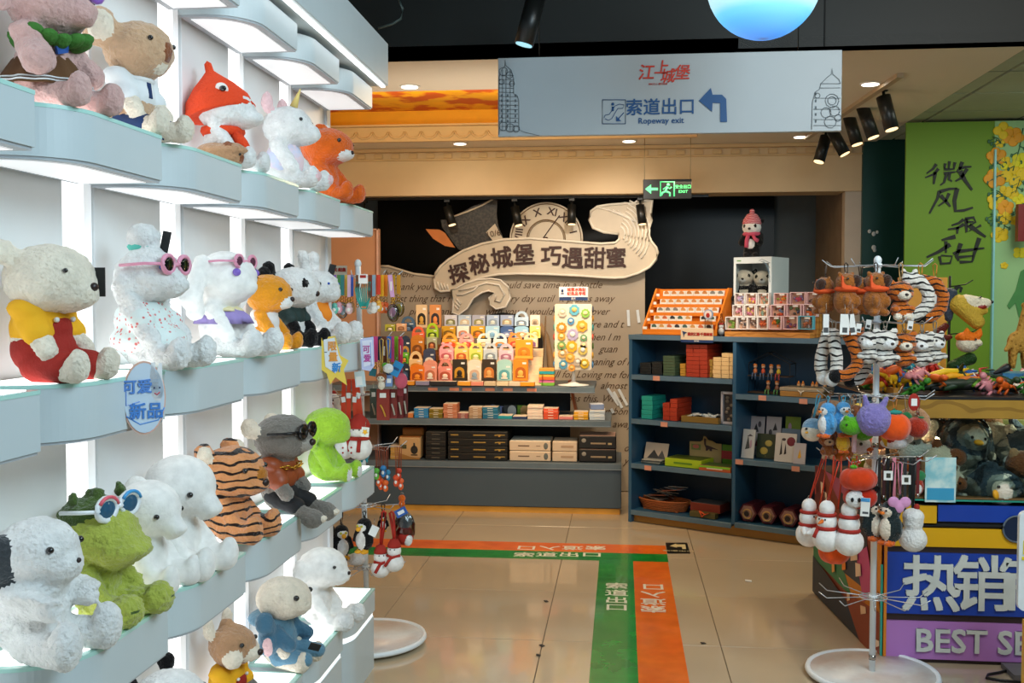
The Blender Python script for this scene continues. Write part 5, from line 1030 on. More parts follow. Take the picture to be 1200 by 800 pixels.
# bottom left: basket of postcards, boxes
u0 = PU(775, 590, .1)[0]; zb4 = SL['L4'] + .001
t = thing('wicker_basket', 'orange wicker basket filled with postcards on the lowest left shelf', 'basket', UW(u0, .15, zb4), PHI)
b = B(); mwk = M('wicker', '#b0602a', .7, c2='#6e3614', pat='stripe', ps=60)
for i in range(6): b.tube([((.14 + .006 * i) * math.cos(a) * (1.15), (.085 + .004 * i) * math.sin(a), .008 + i * .0125) for a in np.linspace(0, 6.2832, 29)[:-1]], .007, mwk, closed=True)
b.out('basket_side', t); B().box((0, 0, .004), (.27, .13, .006), mwk).out('basket_base', t)
for i in range(12): B().box((0, 0, 0), (.13, .09, .003), hexm(('#6a6258', '#8a7a6c', '#3c3a38', '#a8604c', '#7c8084', '#b0a898')[i % 6]), rot=(rnd.uniform(-30, 8), rnd.uniform(-14, 14), rnd.uniform(-40, 40))).out('postcard', None, UW(u0 - .07 + .015 * i, .13 + .02 * (i % 3), zb4 + .075 + .008 * i), PHI, label='postcard in the loose heap inside the orange wicker basket', cat='postcard', group='loose postcards in the wicker basket')
ucard('souvenir_box', 'dark red lidded box on the lowest shelf by the divider', 'box', 810, 846, 590.0, 'L4', .08, .16, '#7c2c1c', '#4a4a4c', zadd=.03)
ucard('souvenir_box', 'narrow gilt box tied with orange ribbon under the dark red box', 'box', 809, 840, 600.5, 'L4', .03, .05, '#5c5228', None, dec=lambda t, W_, H_: B().tube([(-W_ * .1, -.006, H_ * 1.3), (-W_ * .02, -.008, H_ * .6), (.0, -.008, H_ * .2), (W_ * .1, -.008, H_ * .7), (W_ * .3, -.006, H_ * 1.05), (.02, -.008, H_ * .75), (-.01, -.008, H_ * 1.2)], .004, hexm('#e0521c')).out('ribbon', t))
# right: figures on a wire house, basket, prints
u0 = PU(898, 462, .1)[0]; zr = SL['R1'] + .001
t = thing('wire_house', 'black wire house frame displaying tiny seated figurines', 'display frame', UW(u0, .12, zr), PHI)
wf = [(-.13, 0), (-.13, .20), (0, .27), (.15, .20), (.15, 0)]
b = B()
for y_ in (0, .1): b.tube([(x, y_, z) for x, z in wf], .003, mbk, closed=True); 
for x, z in wf: b.tube([(x, 0, z), (x, .1, z)], .003, mbk)
b.out('wire_frame', t); B().box((0, .05, .115), (.28, .10, .006), hexm('#4a3424')).out('ledge', t); B().box((0, .05, .006), (.28, .10, .008), hexm('#4a3424')).out('ledge', t)
for i, (dx, zz, c1, c2_) in enumerate(((-.09, .118, '#c8703c', '#4a5a74'), (-.035, .118, '#d0502c', '#4c5a70'), (.02, .118, '#b89878', '#48586c'), (.07, .118, '#d0b02c', '#a03c3c'), (-.0, .012, '#8a5c3c', '#5a8a4c'), (.06, .012, '#7c4c34', '#4a8448'))):
    f_ = thing('figurine', f"tiny seated figurine in the wire house, {['far left of the upper ledge, dark blue legs', 'second on the upper ledge, red cap', 'third on the upper ledge, pale shirt', 'right of the upper ledge, yellow and red', 'lower ledge left, on green leaves', 'lower ledge right, on green leaves'][i]}", 'figurine', UW(u0 + dx, .13, zr + zz + .004), PHI)
    B().sph((0, 0, .022), (.014, .012, .022), hexm(c1), u=10, v=8).sph((0, 0, .054), .013, hexm('#c89c7c'), u=10, v=8).out('figure_body', f_); B().sph((0, 0, .064), (.014, .014, .009), hexm('#c8702c'), u=10, v=6).out('cap', f_)
    b = B(); [b.tube([(s * .008, -.005, .012), (s * .01, -.022, .01), (s * .012, -.026, -.03)], .005, hexm(c2_)) for s in (-1, 1)]; b.out('legs', f_)
ucard('wicker_hamper', 'flat wicker hamper with a cloth lid and bow on the upper right shelf', 'basket', 914, 966, 459, 'R1', .03, .2, '#a87838', None, dec=lambda t, W_, H_: (B().box((0, .1, H_ + .012), (W_ * 1.0, .2, .024), hexm('#9c8e78'), bev=.004, seg=1).out('cloth_lid', t), B().tube([(-.02, -.004, H_ * 1.2), (-.005, -.006, H_), (0, -.006, H_ * .4), (.005, -.006, H_), (.02, -.004, H_ * 1.2)], .004, hexm('#cfc8b8')).out('bow', t)))
for i, px in enumerate((936, 941, 952.5, 957, 967)):
    u = PU(px, 450, .1)[0]; f_ = thing('figurine', f"tiny orange-hatted figurine on the hamper lid, {['first', 'second', 'third', 'fourth', 'fifth'][i]} from the left", 'figurine', UW(u, .1, SL['R1'] + PU(930, 459, .1)[1] - SL['R1'] + .012), PHI)
    B().sph((0, 0, .014), (.011, .011, .014), hexm('#5c7468'), u=8, v=6).sph((0, 0, .036), (.012, .012, .011), hexm('#d8a878'), u=8, v=6).out('figure_body', f_); B().cyl((0, 0, .042), (0, 0, .062), .011, hexm('#e0862c'), r1=.002, n=8).out('hat', f_)
upost('pale print with plum blossom, left of the two at the back of the right shelf', 887, 0, 488.5, 17, 'R2', .22, '#b6aaa8', 8, ink((-.1, .7, .2, .12, '#2e2c2e'), (.15, .8, .12, .08, '#4a4448'), (.1, .35, .25, .12, '#8a3c54')))
upost('pale print with plum blossom, right of the two at the back of the right shelf', 906, 0, 489, 18, 'R2', .22, '#bcb0ac', 8, ink((.1, .75, .15, .1, '#2e2c2e'), (-.2, .6, .12, .08, '#4a4448'), (.0, .3, .25, .1, '#9a4464')))
upost('small half pink half green print at the back of the right shelf', 929, 0, 489, 18, 'R2', .24, '#7c9430', 6, ink((-.2, .5, .2, .35, '#a87888'), (-.2, .75, .12, .1, '#b890a0')))
upost('tall white card with grey ink painting at the front left of the right shelf', 877, 0, 504, 15, 'R2', .06, '#b9bcba', 12, ink((-.05, .55, .18, .25, '#3e4240'), (.2, .5, .1, .15, '#a88898'), (.1, .8, .25, .04, '#4a4448')), thick=.01)
upost('dark green box with golden circles behind the front cards', 899, 0, 509, 22, 'R2', .13, '#2e3a24', 8, ink((0, .1, .02, .02, '#b8a04c'), (.15, .62, .22, .13, '#a8984c'), (0, .1, .02, .02, '#b8a04c'), (-.1, .3, .24, .15, '#b09a44')), thick=.03)
upost('white card with black calligraphy and a dark red blossom', 921, 0, 508.5, 25, 'R2', .05, '#c2bfb8', 10, ink((-.2, .5, .06, .28, '#26262a'), (.25, .72, .22, .16, '#6c1e2c'), (.0, .45, .06, .2, '#26262a'), (-.1, .78, .1, .05, '#3a3436')), thick=.01)
upost('small lilac grey card with a gold figure at the front of the right shelf', 938, 0, 520, 14, 'R2', .02, '#a9a8b0', 10, ink((.0, .5, .16, .22, '#c89a2c'), (0, .3, .06, .04, '#c89a2c')), thick=.008)
upost('blue grey plastic wallet behind the calligraphy card', 927, 0, 503, 22, 'R2', .16, '#6c7e8c', 6)
for i, px in enumerate((876, 899, 924)):
    u, z_ = PU(px, 605, .06); t = thing('hexagonal_tin', f"dark red hexagonal tin lying on its side, {['left', 'middle', 'right'][i]} of three on the lowest right shelf", 'tin', UW(u, .06, SL['R4'] + .062), PHI, 'dark red hexagonal tins')
    rr = .064; hx_ = lambda r_, y: [(r_ * math.cos(R(60 * k)), y, r_ * math.sin(R(60 * k))) for k in range(6)]
    B().poly(hx_(rr, 0), (0, .2, 0), hexm('#561826')).out('tin_body', t); B().poly(hx_(rr * .8, -.002), (0, .002, 0), hexm('#9a7468')).out('end_label', t)
    b = B(); b.tube([(.03 * math.cos(a), -.004, .03 * math.sin(a) - .008) for a in np.linspace(0, 6.28, 17)[:-1]], .005, hexm('#c8a060'), closed=True); b.sph((-.005, -.003, -.008), (.018, .002, .018), hexm('#2c2420'), u=10, v=6); b.out('ring_print', t)
# --- on top: orange coin rack, signs, panda box, clear trinket boxes
u0, _ = PU(749, 385); u1, _ = PU(839, 385); Wc = (u1 - u0) * .97; hC = PU(795, 338, .22)[1] - zt_
mor = M('orange_rack', '#dd7a1c', .4, var=.04)
t = thing('coin_rack', 'orange sloped five-row rack of souvenir medals on top of the blue unit', 'rack', UW((u0 + u1) / 2, .03, zt_ + .0015), PHI)
B().box((0, .12, .008), (Wc, .24, .016), mor, bev=.002, seg=1).out('rack_base', t)
for s in (-1, 1): B().poly([(s * Wc / 2, 0, .016), (s * Wc / 2, .24, .016), (s * Wc / 2, .24, hC), (s * Wc / 2, .19, hC), (s * Wc / 2, .0, .05)], (-s * .012, 0, 0), mor).out('side_panel', t)
B().box((0, .235, hC / 2), (Wc, .01, hC - .01), mor).out('back_panel', t)
for r_ in range(5):
    y_ = .005 + .045 * r_; z_ = .016 + (hC - .035) / 5 * r_
    B().box((0, y_, z_ + .011), (Wc - .026, .006, .024), mor).out('row_ledge', t); B().box((0, y_ + .02, z_ + .0), (Wc - .026, .04, .004), mor).out('row_shelf', t)
    B().box((-Wc / 2 + .02, y_ - .004, z_ + .03), (.03, .003, .018), ctagw).out('row_label', t)
    n_ = 8
    for i in range(n_):
        if r_ == 1 and i == 5: continue
        cx_ = -Wc / 2 + .055 + (Wc - .09) * (i + .5) / n_; k = thing('medal_card', f"white square medal card in the orange rack, {['bottom row', 'second row up', 'middle row', 'fourth row up', 'top row'][r_]}, {ordn[i].replace(' from top', '').replace('topmost', 'first') if i < 7 else 'last'} from left", 'medal', Matrix.Translation(Vector(UW((u0 + u1) / 2, .03, zt_ + .0015))) @ Matrix.Rotation(PHI, 4, 'Z') @ Vector((cx_, y_ + .012, z_ + .016)), PHI, 'medal cards in the orange rack')
        sz = (Wc - .09) / n_ * .95; B().box((0, 0, .022), (sz, .004, .04), hexm('#d6d4cc'), rot=(-12, 0, 0)).out('card', k)
        B().cyl((0, -.004, .024), (0, -.001, .025), sz * .33, hexm(('#d8965c', '#c88a50', '#8a8a84', '#e0a060')[(i // 3 + r_) % 4] if r_ > 1 else ('#4a7068', '#d8a868', '#d87850', '#3a3f44')[(i + r_) % 4]), n=14).out('medal', k)
u0, z0 = PU(818, 389, .0); t = thing('counter_sign', 'small cream sign with navy emblem and red characters below the orange rack', 'sign', UW(u0, -.016, zt_ - .022), PHI)
B().box((0, 0, .035), (.235, .006, .078), hexm('#d8c0a0'), rot=(0, 0, 0)).out('sign_panel', t); B().box((0, -.001, -.012), (.235, .006, .018), cnavy).out('base_strip', t)
txt('lettering', '重庆江崖·千里故城', .022, cred, (.024, -.005, .034), t, bold=.0012); B().poly([(-.108, -.004, .055), (-.07, -.004, .045), (-.088, -.004, .035), (-.095, -.004, .012), (-.1, -.004, .035)], (0, -.001, 0), cnavy).out('emblem', t)
txt('lettering', '官方店', .012, mwhite, (0, -.006, -.012), t)
u0, _ = PU(830, 350, .0); t = thing('globe_ornament', 'small clear round ornament with red figure leaning on the orange rack', 'ornament', UW(u0, .0, zt_ + .145), PHI)
B().cyl((0, 0, 0), (0, .012, 0), .033, hexm('#8a9ab4'), n=20).cyl((0, -.002, 0), (0, .0, 0), .026, hexm('#d8c8c0'), n=18).out('disc', t); B().sph((0, -.004, -.006), (.014, .004, .016), cred, u=8, v=6).out('figure', t); B().box((0, .005, -.08), (.05, .012, .095), glassy('acrylic_clear', '#f0f0f0', .3)).out('acrylic_stand', t)
u0, _ = PU(846, 385, .06); t = thing('snow_bottle', 'small clear bottle with a white and red snowman figure on the blue unit', 'ornament', UW(u0, .05, zt_ + .001), PHI)
B().lathe([(.026, 0), (.03, .04), (.026, .08), (.008, .11), (.006, .15)], glassy('acrylic_clear'), n=16).out('bottle', t); B().sph((0, 0, .03), (.02, .02, .026), white).sph((0, 0, .065), .016, white).out('figure', t); B().sph((0, 0, .08), (.017, .017, .01), cred).out('hat', t)
# panda gift box
u0, _ = PU(857, 380, .2); u1, _ = PU(901, 380, .2); hP = PU(880, 301, .2)[1] - zt_ ; Wp = u1 - u0
mpb = M('panda_box_white', '#d3dde0', .4, var=.02)
t = thing('panda_gift_box', 'white windowed gift box with two panda plushes inside, on the blue unit', 'gift box', UW((u0 + u1) / 2, .235, zt_ + .001), PHI)
b = B(); hw = Wp / 2
wz0, wz1, wx0, wx1 = hP * .42, hP * .92, -hw * .88, hw * .86
for c_, d_ in (((0, 0, wz0 / 2), (Wp, .004, wz0)), ((0, 0, (wz1 + hP) / 2), (Wp, .004, hP - wz1)), (((-hw + wx0) / 2, 0, (wz0 + wz1) / 2), (wx0 + hw, .004, wz1 - wz0)), (((hw + wx1) / 2, 0, (wz0 + wz1) / 2), (hw - wx1, .004, wz1 - wz0)), ((0, .15, .002), (Wp, .3, .004)), ((0, .15, hP - .002), (Wp, .3, .004)), ((-hw, .15, hP / 2), (.004, .3, hP)), ((hw, .15, hP / 2), (.004, .3, hP)), ((0, .3, hP / 2), (Wp, .004, hP))): b.box(c_, d_, mpb)
b.out('box_shell', t); B().box(((wx0 + wx1) / 2, -.001, (wz0 + wz1) / 2), (wx1 - wx0, .001, wz1 - wz0), glassy('box_film', '#e8eaea', .1)).out('window_film', t)
b = B(); b.sph((-hw * .85, -.003, hP * .40), (.035, .002, .03), hexm('#2a2c2e')); b.sph((-hw * .8, -.004, hP * .47), (.022, .002, .02), hexm('#d8dcdc')); b.sph((-hw * .92, -.005, hP * .5), (.008, .002, .008), hexm('#2a2c2e')); b.out('panda_print', t)
b = B(); [b.tube([(hw * (.35 + .1 * i), -.003, hP * (.95 - .01 * i)), (hw * (.5 + .09 * i), -.003, hP * (.97 - .03 * i)), (hw * .93, -.003, hP * (.92 - .06 * i))], .0018, hexm('#6a8494')) for i in range(5)]; b.box((-hw * .72, -.003, hP * .955), (.03, .001, .008), hexm('#6a9a5a')); b.out('leaf_print', t)
for i, (px, rz_, sc_) in enumerate(((872, -128, .235), (892, -118, .225))):
    u, _ = PU(px, 340, .33); toy('panda_plush', f"panda plush inside the white windowed box, {['left with a green leaf', 'right'][i]}", 0, 0, 0, sc_, rz_ , [cream, white, black], head=(.06, 0, .75), hr=(.21, .21, .19), lm=2, fm=2, am=2, eye=0, snout=((.22, 0, .68), (.09, .1, .08)), extra=[('E', (-.02, .2, .9), (.05, .06, .07), 2), ('E', (.19, .11, .78), (.04, .05, .055), 2), ('e', (0, 0, .45), (.2, .22, .09), 2)],
        loc=UW(u, .35, zt_ + hP * .415 + .004), group=None, vox=.0065, disp=.002, loc_warp=.15)
    B().box((0, .1, .0), (.17, .14, .006), mpb).out('inner_shelf', bpy.data.objects['panda_gift_box'], (-.0 + (-.09 if i == 0 else .07), 0, hP * .40 - .003))
u, _ = PU(880, 300, .25)
def winter(t, H):
    b = B(); b.lathe([(.215 * H, .72 * H), (.22 * H, .76 * H), (.2 * H, .84 * H), (.12 * H, .96 * H), (.03 * H, 1.0 * H)], M('hat_rose', '#b8384c', .8, c2='#e8c8cc', pat='stripe', ps=34), n=28, c=(.04 * H, 0, 0)); b.sph((.04 * H, 0, 1.03 * H), .06 * H, M('hat_rose')); b.out('striped_hat', t)
    b = B(); ring_tube(b, (.03 * H, 0, .50 * H), .16 * H, .17 * H, .05 * H, M('scarf_rose', '#c8506c', .8, bump=.4)); b.tube([Vector((.17, -.05, .48)) * H, Vector((.22, -.07, .34)) * H, Vector((.22, -.08, .18)) * H], .05 * H, M('scarf_rose')); b.tube([Vector((.15, .06, .48)) * H, Vector((.24, .12, .38)) * H, Vector((.27, .2, .33)) * H], .045 * H, M('scarf_rose')); b.out('scarf', t)
toy('panda_plush', 'panda plush in a rose striped hat and scarf standing on the white box', 0, 0, 0, .285, -112 - 17, [black, white, black], hm=1, head=(.06, 0, .66), hr=(.2, .2, .17), snout=((.22, 0, .60), (.07, .09, .07)), eye=.02, arms=((.0, .17, .46), (.12, .22, .30), .08, .07), legs=((.02, .1, .12), (.04, .11, .02), .09, .085), foot=((.10, .11, .03), (.08, .06, .035)),
    torso=((0, 0, .28), (.16, .18, .24)), extra=[('E', (.0, .19, .78), (.05, .05, .06), 2), ('E', (.195, .10, .68), (.03, .04, .045), 2), ('e', (.1, 0, .27), (.12, .12, .14), 1)], loc=UW(u, .27, zt_ + hP + .012), group=None, loc_warp=.0, vox=.006, disp=.003, add=winter)
# clear trinket boxes on a wooden riser
u0, _ = PU(849, 388, .0); u1, _ = PU(949, 388, .0)
B().box((0, .04, .016), ((u1 - u0), .08, .032), M('pine_wood', '#c8863c', .5, c2='#b0702c', pat='stripe', ps=8)).out('wooden_riser', None, UW((u0 + u1) / 2, .005, zt_ + .001), PHI, label='long pine wood step along the front edge of the blue unit', cat='riser')
mclr = glassy('trinket_clear', '#fdf8f6', .18, .15)
def tbox(px, y0, y1, w_, off, fr, cols, lab):
    u, z_ = PU(px, y1, off); h_ = PU(px, y0, off)[1] - z_; q = UW(u, off, z_); W_ = w_ * q[1] / FPX
    t = thing('trinket_box', lab, 'box', q, PHI); b = B(); f_ = hexm(fr)
    for x_ in (-W_ / 2, W_ / 2): b.box((x_, .02, h_ / 2), (.005, .04, h_), f_)
    for zz in (.003, h_ - .003): b.box((0, .02, zz), (W_, .04, .005), f_)
    b.out('frame', t); B().box((0, .038, h_ / 2), (W_ * .94, .003, h_ * .94), hexm('#e0b898')).out('backing', t)
    B().box((0, .001, h_ / 2), (W_ * .92, .0015, h_ * .92), mclr).out('clear_lid', t)
    rr = random.Random(int(px * 7 + y0)); b = B()
    for i in range(9):
        c_ = hexm(cols[i % len(cols)]); b.sph((rr.uniform(-.3, .3) * W_, .022, h_ * (.18 + .5 * rr.random())), (rr.uniform(.006, .014), .008, rr.uniform(.006, .013)), c_, u=8, v=6)
    b.out('trinkets', t, kind='stuff')
    B().box((W_ * .12, -.0005, h_ * .84), (W_ * .38, .001, h_ * .12), ctagw).out('price_sticker', t)
PK = '#f2d0d2'; WH = '#ece8e4'
for r_, (ya, yb_, off, ents) in enumerate(((371, 386, .05, [(856.5, 14, WH, ['#6a9a3c', '#88b04c']), (869.5, 12, WH, ['#b8a89c', '#4a5058', '#d8c8bc']), (881.5, 12, WH, ['#a89a90', '#6a5a54']), (893.5, 12, WH, ['#d8703c', '#b85430']), (908, 15, PK, ['#e87a1c', '#5a8a3c']), (926, 17, PK, ['#8a5a7c', '#c85a3c', '#6a4c7c']), (944, 17, '#5fb4cc', ['#d88a5c', '#b8b8c0', '#a86a4c'])]),
                                       (357, 371, .11, [(864.5, 13, WH, ['#c88aa0', '#e8d8d8']), (878.5, 13, WH, ['#c07a9a', '#d8c07a']), (892.5, 13, WH, ['#88b0a0', '#c89ab0', '#d8c8a0']), (911, 17, PK, ['#4a3c34', '#c8502c', '#6a8ab0']), (930, 17, PK, ['#3c3c34', '#58784c', '#4a5c80']), (949, 16, PK, ['#e0702c', '#4c4440', '#d8d8d8'])]),
                                       (343, 357, .17, [(866.5, 12, WH, ['#b0b8dc', '#c8a8d0']), (880, 13, WH, ['#d89ab0', '#c84c5c', '#e8d05c']), (894.5, 13, WH, ['#8ab09c', '#d89a8c']), (914.5, 16, PK, ['#f08a1c', '#8ab03c', '#e8542c']), (934.5, 18, PK, ['#c84c6c', '#8a7cb0']), (953, 16, PK, ['#4c4844', '#a88c7c'])]))):
    for i, (px, w_, fr, cols) in enumerate(ents): tbox(px, ya - (1 if i > 3 else 0), yb_, w_ * .96, off, fr, cols, f"clear trinket box, {['white', 'pink', 'turquoise'][0 if fr == WH else 1 if fr == PK else 2]} frame, {['front', 'middle', 'back'][r_]} row, {ordn[i].replace(' from top', '').replace('topmost', 'first')} from left")
for r_, (off, zz, a, c_) in enumerate(((.11, 371, 858, 957), (.17, 357, 860, 961))):
    ua, z_ = PU(a, zz + .5, off); uc, _ = PU(c_, zz, off); B().box((0, .022, (z_ - zt_) / 2), (uc - ua, .038, z_ - zt_ - .002), M('pine_wood')).out('wooden_riser', None, UW((ua + uc) / 2, off, zt_ + .001), PHI, label=f"hidden pine step carrying the {['middle', 'back'][r_]} row of clear trinket boxes", cat='riser')
# ============================================================ banners
YBn = 7.25
bn = thing('green_banner', 'tall green wall banner with black brush characters', 'banner', (P(1110, 400, Y=YBn).x, YBn, 0)); wx = (P(1161, 300, Y=YBn).x - P(1058, 300, Y=YBn).x)
mgb = M('banner_green', '#6d9418', .6, var=.04, vs=1.5)
B().box((0, .02, 1.37), (wx, .02, 2.74), mgb).out('banner_panel', bn)
mk = M('brush_ink', '#12160f', .6)
def BP(px, py, y=-.0): v = P(px, py, Y=YBn); return (v.x - bn.location.x, y + .006, v.z)
def brush(strokes, nm, ox=900, oy=150, k=4):
    b = B()
    for st_ in strokes:
        pts = [Vector(BP(ox + x / k, oy + y / k)) for x, y in st_[1]]; w_ = st_[0]
        n = len(pts); L_, R_ = [], []
        for i, q in enumerate(pts):
            d = (pts[min(i + 1, n - 1)] - pts[max(i - 1, 0)]).normalized(); pr = Vector((-d.z, 0, d.x)); s_ = w_ * .00125 * (1 - .55 * i / max(1, n - 1))
            L_.append(q + pr * s_); R_.append(q - pr * s_)
        for i in range(n - 1):
            vs = [b.b.verts.new(v) for v in (L_[i], L_[i + 1], R_[i + 1], R_[i])]; f = b.b.faces.new(vs); f.material_index = b._mi(mk)
    g = bmesh.ops.extrude_face_region(b.b, geom=b.b.faces[:]); bmesh.ops.translate(b.b, vec=(0, -.003, 0), verts=[v for v in g['geom'] if isinstance(v, bmesh.types.BMVert)])
    b.out(nm, bn)
brush([(9, [(790, 168), (775, 190), (745, 212)]), (9, [(800, 190), (780, 215), (738, 232)]), (10, [(785, 205), (778, 262)]), (8, [(832, 165), (828, 190)]), (8, [(852, 155), (848, 192)]), (8, [(878, 160), (872, 190)]), (8, [(826, 192), (850, 194), (876, 190)]), (8, [(825, 212), (852, 208), (880, 205)]), (8, [(838, 215), (826, 255), (808, 268)]), (8, [(852, 212), (850, 240), (864, 250)]),
       (10, [(912, 158), (900, 190), (885, 205)]), (9, [(895, 190), (925, 182), (955, 180)]), (10, [(935, 190), (905, 235), (880, 248)]), (13, [(900, 200), (925, 245), (958, 290)])], 'brush_character')
brush([(10, [(805, 295), (795, 330), (758, 400)]), (10, [(805, 298), (850, 285), (888, 282)]), (12, [(888, 282), (875, 340), (880, 388), (920, 385), (962, 372)]), (9, [(850, 305), (835, 340), (800, 365)]), (10, [(810, 315), (838, 345), (856, 368)])], 'brush_character')
brush([(9, [(918, 428), (895, 445), (862, 455)]), (9, [(920, 450), (890, 468), (845, 474)]), (9, [(890, 462), (888, 495)]), (8, [(925, 425), (965, 418), (975, 440), (935, 462)]), (7, [(930, 440), (965, 438)]), (9, [(930, 425), (932, 488), (955, 475)]), (12, [(945, 455), (985, 485), (1022, 510)]), (7, [(1000, 455), (975, 468)])], 'brush_character')
brush([(12, [(880, 508), (850, 515), (815, 525)]), (12, [(855, 545), (800, 580), (745, 605)]), (9, [(835, 530), (835, 585)]), (8, [(805, 600), (812, 635), (855, 632), (865, 600), (812, 596)]), (12, [(905, 540), (885, 600), (895, 622)]), (12, [(992, 515), (970, 580), (960, 622)]), (10, [(890, 578), (950, 570), (1015, 562)]), (8, [(895, 605), (965, 598)]), (8, [(900, 628), (962, 625)]), (9, [(870, 590), (900, 572)])], 'brush_character')
brush([(12, [(878, 755), (895, 742), (908, 750), (902, 770)])], 'brush_character')
brush([(7, [(465, 610), (520, 600), (480, 640), (440, 610)]), (7, [(520, 600), (480, 640), (560, 655)]), (7, [(450, 640), (490, 625)])], 'brush_character', 930, 280, 4.44)
ob_ = B().box((0, 0, .0), (.24, .02, .62), M('poster_orange', '#e09a2c', .5)); ob_.box((.05, -.012, .2), (.05, .002, .05), ctagw); q = P(1080, 400, Y=5.5)
ob_.out('orange_poster', None, (q.x, 5.5, P(1080, 325, Y=5.5).z - .31), label='plain orange poster board standing behind the hanging tiger toys', cat='poster')
x0 = P(1163.5, 300, Y=YBn).x; fb = thing('flower_banner', 'pale green banner printed with yellow blossoms and twigs at the right edge', 'banner', (x0 + .5, YBn - .005, 0))
B().box((0, .02, 1.37), (1.0, .02, 2.74), M('banner_mint', '#9cc78c', .6, var=.08, vs=1.2)).out('banner_panel', fb)
B().box((-.5, .0, 1.6), (.012, .03, 1.9), M('banner_edge', '#8fd0d8', .4)).out('banner_edge', fb)
def FBP(px, py): v = P(px, py, Y=YBn); return v - Vector((x0 + .5, YBn, 0))
rr = random.Random(3)
for i, (x, y, s_, c_) in enumerate(((1176, 153, 10, 0), (1187, 160, 11, 1), (1172, 168, 5, 0), (1168, 183, 10, 1), (1178, 189, 6, 0), (1196, 188, 9, 2), (1167, 200, 4, 0), (1166, 209, 11, 1), (1189, 205, 14, 0), (1177, 195, 4, 2), (1178, 224, 7, 0), (1186, 226, 7, 0), (1168, 236, 10, 0), (1178, 243, 9, 1), (1195, 234, 7, 2), (1177, 255, 8, 0), (1191, 259, 6, 0), (1172, 275, 9, 0), (1195, 296, 7, 2), (1177, 311, 4, 0))):
    q = FBP(x, y); b = B(); m_ = M(('blossom_yellow', 'blossom_orange', 'blossom_lemon')[c_], ('#e8c41c', '#e89c1c', '#e4d81c')[c_], .6)
    n_ = 4 + i % 2; r_ = s_ * .006
    for j in range(n_): a = j * 6.283 / n_ + i; b.sph((q.x + r_ * .6 * math.cos(a), .008 - .0008 * j, q.z + r_ * .5 * math.sin(a)), (r_ * .55, .002, r_ * .5), m_, u=10, v=6)
    b.out('blossom', fb)
mtw = M('twig_green', '#3e6c4c', .6)
for i, (x, y, dx, dy) in enumerate(((1199, 150, -12, 50), (1163, 160, 10, 8), (1160, 212, 16, -8), (1162, 222, 14, 8), (1196, 200, -6, 26), (1161, 250, 8, 10), (1178, 245, -2, 26), (1200, 238, -12, 14), (1165, 195, 10, -10))):
    b = B(); a0, a1 = FBP(x, y), FBP(x + dx, y + dy); a0.y = a1.y = .006; b.tube([a0, a0.lerp(a1, .5) + Vector((.01, 0, .01)), a1], .0035, mtw, n=4)
    for j in range(5):
        c_ = a0.lerp(a1, .25 + .16 * j); e = c_ + Vector((.035 * (1 if j % 2 else -1), 0, -.02)); b.tube([c_, e], .003, mtw, n=4); b.sph(e, (.009, .002, .014), mtw, u=8, v=4)
    b.out('twig', fb)
pts = [FBP(x, y) for x, y in ((1202, 314), (1196, 318), (1190, 340), (1180, 358), (1183, 362), (1190, 355), (1194, 372), (1202, 378))]
b = B().poly([(v.x, .004, v.z) for v in pts], (0, -.002, 0), M('leaf_print_green', '#4a8c4c', .6)); b.out('leaf_print', fb)
b = B().box((0, 0, 0), (.10, .05, .24), M('extinguisher_red', '#7c1c1c', .4)); q = P(1201, 261, Y=7.1); b.out('wall_box', None, q, label='dark red box at the right picture edge on the flower banner', cat='box')
# ============================================================ COUNTER WITH PLUSH BIN
YC = 4.56
cxl = P(1035, 700, Y=YC).x; cxr = cxl + 1.6; ztl = P(1100, 586, Y=YC).z; zt1, zt0 = P(1100, 468, Y=YC).z, P(1100, 490, Y=YC).z; YK = 5.6; cxb = P(951, 690, Z=0).x
ct = thing('sales_counter', 'colourful sales counter with glass-fronted plush bin and large white characters', 'counter', (cxl, YC, 0))
def CP(px, py, y=0): v = P(px, py, Y=YC); return (v.x - cxl, y, v.z)
cW, cD = cxr - cxl, YK - YC; xo = cxb - cxl
mcb = M('counter_body', '#3a2a26', .5)
B().poly([(0, .01, 0), (cW, .01, 0), (cW, cD, 0), (xo, cD, 0)], (0, 0, ztl - .02), mcb).out('base_body', ct)
CB, CY_, CPu, CT = M('counter_blue', '#1440a8', .35, var=.03), M('counter_yellow', '#e0ab12', .35, var=.03), M('counter_purple', '#b57ac4', .4, var=.03), M('counter_teal', '#2aa08c', .3)
def crect(x0, y0, x1, y1, mat, nm='front_panel', dy=-.004):
    a, c_ = CP(x0, y0), CP(min(x1, 1300), y1); x0_, x1_ = max(a[0], 0), min(c_[0], cW)
    B().box(((x0_ + x1_) / 2, dy + .004, (a[2] + c_[2]) / 2), (x1_ - x0_, .012, a[2] - c_[2]), mat).out(nm, ct)
crect(1035, 591, 1097, 614.5, CY_); crect(1099, 591, 1400, 614.5, CB); crect(1035, 617, 1400, 645, CY_); crect(1035, 646, 1400, 725.5, CB); crect(1035, 726, 1400, 779, CPu); crect(1035, 583.5, 1400, 590, CT, 'teal_trim', -.012)
crect(1035, 614.5, 1400, 617, M('line_black', '#101216', .5), 'dark_line')
moff = M('lettering_offwhite', '#cfd4cf', .45)
for ch, x in (('热', 1090), ('销', 1150), ('商', 1210)): txt('lettering', ch, 67 * YC / FPX, moff, CP(x, 687.5, -.012), ct, depth=.004, bold=.005)
txt('lettering', 'BEST SELLER', 37 * YC / FPX, moff, CP(1058 + 122, 753.5, -.012), ct, depth=.004, bold=.003, sx=1.02)
